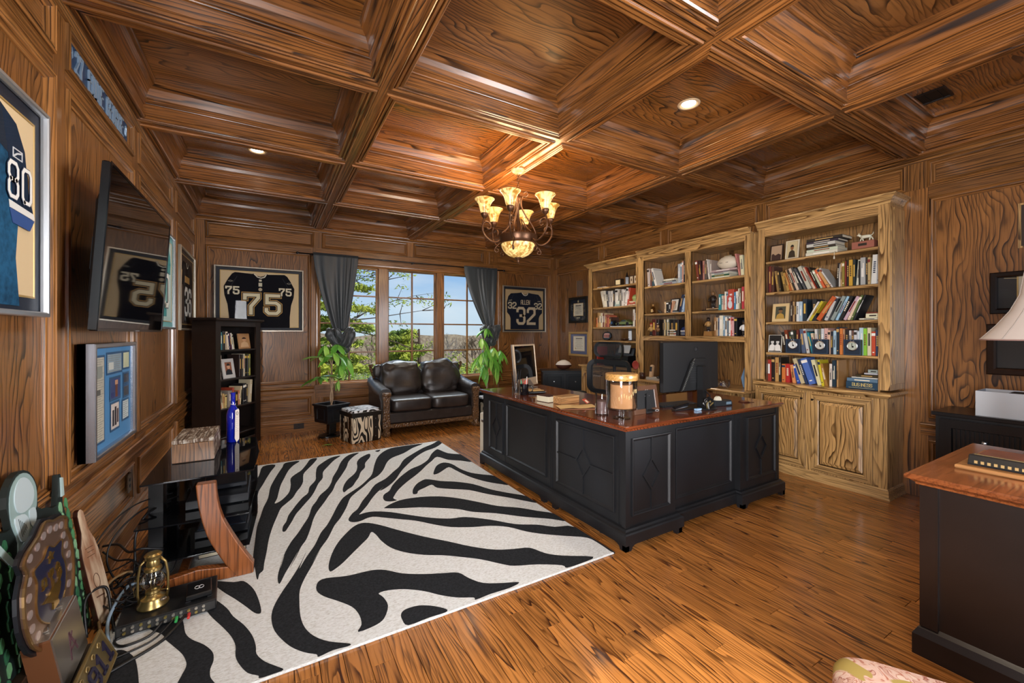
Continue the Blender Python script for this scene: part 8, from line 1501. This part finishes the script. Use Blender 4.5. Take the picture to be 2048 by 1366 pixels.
MB().lathe([(0, 0), (.09, 0), (.092, .014), (.05, .026), (.022, .05), (.03, .12), (.055, .20), (.045, .30), (.016, .36), (.014, .52), (.006, .54), (.006, .62), (0, .62)], (0, 0, 0), 26).build('lamp_base', mat('6a5040', .3, .4), LP2, smooth=True)
# ---- stool corner with brocade
_b = NB('brocade'); _n = _b.n('ShaderNodeTexNoise', {'Vector': _b.objco(), 'Scale': 16., 'Detail': 2., 'Distortion': 2.}); _n2 = _b.n('ShaderNodeTexNoise', {'Vector': _b.objco(), 'Scale': 9., 'Detail': 1., 'Distortion': 1.})
_c = _b.ramp(_n.outputs['Fac'], [(.40, hexc('c49a86')), (.44, hexc('8a3c24')), (.47, hexc('d4b4a4')), (.56, hexc('cfa894')), (.60, hexc('a85a40')), (.64, hexc('d8bca8'))]); _x = _b.n('ShaderNodeMix', {0: _b.ramp(_n2.outputs['Fac'], [(.60, (0, 0, 0)), (.62, (1, 1, 1))]), 6: _c, 7: (*hexc('a89048'), 1)}, data_type='RGBA')
_b.set(Base_Color=_x.outputs[2], Roughness=.7); SO = thing('footstool', 'floral brocade footstool cushion at bottom edge of the view', 'footstool', (1.305, .24, 0), R(-61))
pil((0, 0, .39), (.25, .25, .07), .35, 48, 16, .004, 2, (6, 6, 6)).build('cushion', _b.m, SO, smooth=True); MB().tube([(.245*math.copysign(abs(math.cos(a))**.4, math.cos(a)), .245*math.copysign(abs(math.sin(a))**.4, math.sin(a)), .385) for a in [2*PI*(i+.5)/48 for i in range(48)]], .006, 6, True).build('piping', mat('8a3c24', .7), SO, smooth=True)
MB().cbox(-.22, .22, -.22, .22, .27, .335, .01).build('frame', NB_, SO)
for a in (-1, 1):
    for b in (-1, 1): MB().tube([(a*.19, b*.19, .31), (a*.20, b*.20, .15), (a*.19, b*.19, 0)], [.026, .018, .022], 10).build('leg', NB_, SO, smooth=True)
# ================================================================== CHANDELIER
IR = mat('5a3c28', .35, .7); CHD = thing('chandelier', 'bronze scrolled chandelier with six amber glass bell shades and bowl', 'chandelier', (1.90, 3.14, 0)); CHD.location.z = 2.0
def cz(z): return z-2.0
AMB = emit('ecca84', .62, '9a6c28'); CREAMM = mat('b89878', .35, .3)
MB().lathe([(0, cz(2.765)), (.02, cz(2.765)), (.045, cz(2.772)), (.060, cz(2.785)), (.064, cz(2.797)), (0, cz(2.797))], (0, 0, 0), 28).build('canopy', CREAMM, CHD, smooth=True, angle=40)
for k in range(6):
    z = 2.755-.028*k; q = [(.010*math.cos(a), 0, cz(z)+.018*math.sin(a)) for a in [2*PI*i/12 for i in range(12)]]
    if k % 2: q = [(0, a, c) for a, _, c in q]
    MB().tube(q, .0028, 6, True).build('chain_link', IR, CHD, smooth=True)
MB().lathe([(0, cz(2.22)), (.012, cz(2.22)), (.010, cz(2.50)), (.018, cz(2.52)), (.024, cz(2.55)), (.012, cz(2.575)), (.006, cz(2.60)), (0, cz(2.605))], (0, 0, 0), 16).build('centre_rod', IR, CHD, smooth=True)
def helix(c0, r0, r1, a0, a1, n=18): return [(c0[0]+(r0+(r1-r0)*i/n)*math.cos(a0+(a1-a0)*i/n), c0[1]+(r0+(r1-r0)*i/n)*math.sin(a0+(a1-a0)*i/n)) for i in range(n+1)]
cam_az = math.atan2(-3.14, -1.90)
for k in range(6):
    a = cam_az-R(12)+k*PI/3; ca, sa = math.cos(a), math.sin(a); rad = lambda r, z: (r*ca, r*sa, cz(z))
    s1 = [(.165, 2.165), (.20, 2.145), (.24, 2.15), (.285, 2.18), (.318, 2.23), (.325, 2.28), (.30, 2.315), (.265, 2.31), (.25, 2.28), (.265, 2.255), (.285, 2.265)]
    MB().tube([rad(r, z) for r, z in smoothpoly(s1, False, 4)], .0075, 7).build('arm', IR, CHD, smooth=True)
    MB().tube([rad(r, z) for r, z in smoothpoly([(.318, 2.24), (.322, 2.30), (.312, 2.335), (.305, 2.355)], False, 4)], .007, 7).build('shade_stem', IR, CHD, smooth=True)
    MB().tube([rad(r, z) for r, z in smoothpoly([(.155, 2.15), (.19, 2.12), (.215, 2.085), (.205, 2.06), (.185, 2.065), (.185, 2.085), (.20, 2.088)], False, 4)], .006, 7).build('under_scroll', IR, CHD, smooth=True)
    if k % 2 == 0: MB().tube([rad(r, z) for r, z in smoothpoly([(.05, 2.60), (.075, 2.615), (.09, 2.59), (.07, 2.57), (.035, 2.56), (.03, 2.48), (.07, 2.40), (.13, 2.32), (.165, 2.25), (.155, 2.20)], False, 4)], .0065, 7).build('cage_scroll', IR, CHD, smooth=True)
    else: MB().tube([rad(r, z) for r, z in smoothpoly([(.02, 2.24), (.05, 2.30), (.03, 2.36), (.06, 2.33), (.10, 2.27), (.15, 2.23)], False, 4)], .0055, 7).build('inner_scroll', IR, CHD, smooth=True)
    c = rad(.305, 0); c = (c[0], c[1], 0)
    MB().lathe([(0, cz(2.345)), (.012, cz(2.345)), (.026, cz(2.362)), (.033, cz(2.385)), (.031, cz(2.392)), (0, cz(2.392))], c, 20).build('shade_cup', IR, CHD, smooth=True, angle=50)
    pr = [(.030, 2.385), (.038, 2.41), (.045, 2.44), (.054, 2.468), (.070, 2.495), (.084, 2.508), (.086, 2.512)]
    sh_ = MB().lathe([(r, cz(z)) for r, z in pr]+[(r-.004, cz(z)) for r, z in pr[::-1]], c, 28, cap=False).build('glass_shade', AMB, CHD, smooth=True)
    light('chandelier_bulb', 'POINT', (1.90+c[0], 3.14+c[1], 2.56), (0, 0, 0), 7., (1, .66, .34), shadow_soft_size=.11)
MB().lathe([(.150, cz(2.205)), (.168, cz(2.215)), (.172, cz(2.205)), (.160, cz(2.175)), (.158, cz(2.150)), (.162, cz(2.140)), (.150, cz(2.138)), (.148, cz(2.17)), (.150, cz(2.205))], (0, 0, 0), 40, cap=False).build('band', IR, CHD, smooth=True, angle=50)
MB().lathe([(.150*math.sin(a), cz(2.145)-.125*math.cos(a)) for a in [PI*i/28 for i in range(15)]], (0, 0, 0), 36, cap=False).build('glass_bowl', AMB, CHD, smooth=True)
MB().lathe([(0, cz(1.972)), (.008, cz(1.974)), (.006, cz(1.984)), (.012, cz(1.992)), (.010, cz(2.002)), (.030, cz(2.016)), (.032, cz(2.022)), (0, cz(2.024))], (0, 0, 0), 18).build('finial', IR, CHD, smooth=True)
MB().tube([(0, 0, cz(1.978)), (.008, 0, cz(1.966)), (.016, 0, cz(1.974)), (.010, 0, cz(1.982))], .003, 6).build('finial_hook', IR, CHD, smooth=True)
# ================================================================== OUTSIDE
GR = NB('lawn'); _n = GR.n('ShaderNodeTexNoise', {'Vector': GR.objco(), 'Scale': .5, 'Detail': 8.}); GR.set(Base_Color=GR.ramp(_n.outputs['Fac'], [(.35, hexc('6a7a3a')), (.65, hexc('a8a878'))]), Roughness=.9)
g = MB(); n = 24
for j in range(n+1):
    for i in range(n+1): x = -60+130*i/n; y = 8+110*(j/n)**1.6; g.v.append((x, y, -3.2-1.6*min(1, (y-8)/30)+.9*mnoise.noise(Vector((x*.06, y*.06, 0)))))
for j in range(n):
    for i in range(n): g.f.append((j*(n+1)+i, j*(n+1)+i+1, (j+1)*(n+1)+i+1, (j+1)*(n+1)+i)); g.m.append(0)
struct(g.build('ground', GR.m, None, smooth=True, recalc=False))
def folmat(a, b, key):
    m = NB(key); n_ = m.n('ShaderNodeTexNoise', {'Vector': m.objco(), 'Scale': 1.6, 'Detail': 3.}); m.set(Base_Color=m.ramp(n_.outputs['Fac'], [(.35, hexc(a)), (.65, hexc(b))]), Roughness=.7); return m.m
FG1 = folmat('5a7824', 'b4bc44', 'sunlit_needles'); FG2 = folmat('4a6a2c', '8ca448', 'shrub_leaves'); TW = mat('4a3a30', .9); BRN = mat('7a6654', .9, var=.25); HZ = mat('94867a', .95, var=.2)
def clump(q, c, r, n, s, rp, flat_=.6):
    for _ in range(n):
        d = Vector((rp.gauss(0, 1), rp.gauss(0, 1), rp.gauss(0, flat_))); d = d.normalized()*r*rp.random()**.45; d.z *= flat_; p = Vector(c)+d
        a = Vector((rp.uniform(-1, 1), rp.uniform(-1, 1), rp.uniform(-.7, .7))).normalized()*s*(.6+.8*rp.random()); b = a.cross(Vector((rp.uniform(-1, 1), rp.uniform(-1, 1), rp.uniform(-1, 1)))).normalized()*s*.32
        q.add([p-a, p+b, p+a, p-b], [(0, 1, 2, 3)])
def conifer(label, x, y, z0, h, brs, seed, fm=FG1, s=.045, dens=90):
    rp = random.Random(seed); t = thing('tree', label, 'tree', (x, y, z0)); MB().tube([(0, 0, 0), (.05, 0, h*.5), (0, 0, h)], [.16, .11, .03], 9).build('trunk', TW, t, smooth=True)
    br = MB(); q = MB()
    for (bz, az, L, rise) in brs:
        d = Vector((math.cos(az), math.sin(az), rise)); p0 = Vector((0, 0, bz-z0)); pts = [p0+d*L*f+Vector((0, 0, -.10*L*f*f+.03*rp.uniform(-1, 1))) for f in (0, .3, .6, .85, 1)]
        br.tube([tuple(p) for p in pts], [.035, .026, .018, .010, .005], 5)
        for f in (.25, .38, .5, .62, .74, .86, 1.):
            for sd in (-1, 1):
                side = Vector((-d.y, d.x, 0)).normalized()*sd*L*.30*(1.15-f); c = p0+d*L*f+Vector((0, 0, -.10*L*f*f)); e = c+side+d*L*.08
                br.tube([tuple(c), tuple(e)], [.008, .003], 4)
                for g_ in (.4, .75, 1.): clump(q, tuple(c+(e-c)*g_+Vector((0, 0, .04))), .21, dens//6, s, rp, .55)
    b_ = br.build('branches', TW, t); b_['kind'] = 'stuff'; f_ = q.build('foliage', fm, t, recalc=False); f_['kind'] = 'stuff'; return t
rt = random.Random(31)
B1 = [(-1.0+.145*i, rt.uniform(-.75, .75), rt.uniform(1.9, 3.0)-.03*i, rt.uniform(-.04, .14)) for i in range(25)]+[(-1+.5*i, rt.uniform(-2.6, -1.2), 1.9, .05) for i in range(6)]
conifer('nearest sunlit pine filling the left window lights', -.1, 10.8, -3.6, 6.6, B1, 3, dens=100, s=.075)
B2 = [(-2.4+.15*i, rt.uniform(-4.2, -1.4), rt.uniform(1.2, 2.1)*(1-.018*i), rt.uniform(-.05, .12)) for i in range(26)]
conifer('sunlit pine behind the centre window lights, spreading low branches', 4.3, 13.5, -3.8, 5.3, B2, 4, dens=84, s=.085)
t = thing('tree', 'bare twigged branches crossing the upper centre window lights', 'tree', (-1.2, 12.5, -3.6)); q = MB(); q2 = MB(); rp = random.Random(77); MB().tube([(0, 0, 0), (.1, 0, 4), (.4, 0, 7.5)], [.18, .12, .05], 8).build('trunk', TW, t, smooth=True)
for (z, L, rise, az) in ((5.6, 4.2, .16, -.15), (6.2, 4.6, .12, .05), (5.0, 5.6, .10, -.05), (6.6, 4.0, .05, -.3), (4.4, 6.2, .14, .0), (5.3, 6.6, .05, .12)):
    p = Vector((.15, 0, z)); d = Vector((math.cos(az), math.sin(az), rise)); pts = [p]
    for i in range(9): d = (d+Vector((0, rp.uniform(-.12, .12), rp.uniform(-.12, .12)))).normalized(); pts.append(pts[-1]+d*L/9)
    q.tube([tuple(a) for a in pts], [.035-.0035*i for i in range(10)], 5)
    for i in range(3, 10):
        for s in range(2): e = pts[i]+Vector((rp.uniform(-.1, .5), rp.uniform(-.3, .3), rp.uniform(-.35, .35))); q.tube([tuple(pts[i]), tuple(e)], [.014, .005], 4); clump(q2, tuple(e), .22, 14, .06, rp, .8)
q.build('branches', TW, t)['kind'] = 'stuff'; q2.build('foliage', FG1, t, recalc=False)['kind'] = 'stuff'
for k, (x, y, w, h) in enumerate(((6.2, 17, 1.6, 1.5), (-1.5, 16, 2.2, 2.0), (8.2, 19, 1.8, 1.3), (2.6, 17.5, 2.0, 1.5), (10.5, 21, 2.2, 1.6), (.6, 20, 2.2, 1.6), (5.2, 22, 2.4, 1.7))):
    t = thing('shrub', ['green shrub below the right window lights, nearest', 'green shrub low in the left window light', 'green shrub low at the right window edge', 'green shrub low behind the centre lights', 'far green shrub at the extreme right window edge', 'far green shrub behind the left pine', 'far green shrub between centre and right lights'][k], 'shrub', (x, y, -4.0)); q = MB(); rp = random.Random(k)
    for _ in range(26): clump(q, (rp.uniform(-w, w), rp.uniform(-1, 1), 2.2+rp.uniform(0, h*1.15)), .6, 46, .11, rp, .7)
    MB().tube([(0, 0, 0), (.1, 0, 2.6)], [.09, .04], 6).build('stem', TW, t); q.build('foliage', FG2 if k % 2 else FG1, t, recalc=False)['kind'] = 'stuff'
for k in range(9):
    x, y = (3.5, 34) if k == 0 else (6+4.6*k-6, 36+3*(k % 3)); t = thing('tree', 'bare hazy brown tree in the distant treeline', 'tree', (x, y, -5), group='bare trees of the distant treeline'); q = MB(); rp = random.Random(100+k)
    def rec(p, d, L, r, dep):
        e = p+d*L; q.tube([tuple(p), tuple(e)], [r, r*.6], 4)
        if dep:
            for _ in range(4): rec(p+d*L*rp.uniform(.5, 1), (d+Vector((rp.uniform(-.9, .9), rp.uniform(-.9, .9), rp.uniform(-.2, .6)))).normalized(), L*.62, r*.55, dep-1)
    rec(Vector((0, 0, 0)), Vector((0, 0, 1)), 3.1, .2, 4); q.build('branches', HZ if k % 2 else BRN, t)['kind'] = 'stuff'
hz = MB(); nn = 80
for i in range(nn+1): x = -60+180*i/nn; z = 1.1+.9*mnoise.noise(Vector((x*.13, 1, 0)))+.5*mnoise.noise(Vector((x*.6, 3, 0))); hz.v += [(x, 70, -8), (x, 70+2, z), (x, 90, -8)]
for i in range(nn):
    for j in (0, 1): hz.f.append((i*3+j, i*3+j+1, i*3+4+j, i*3+3+j)); hz.m.append(0)
struct(hz.build('hill', folmat('6e5c4a', '9a8a74', 'distant_woodland'), None, recalc=False))
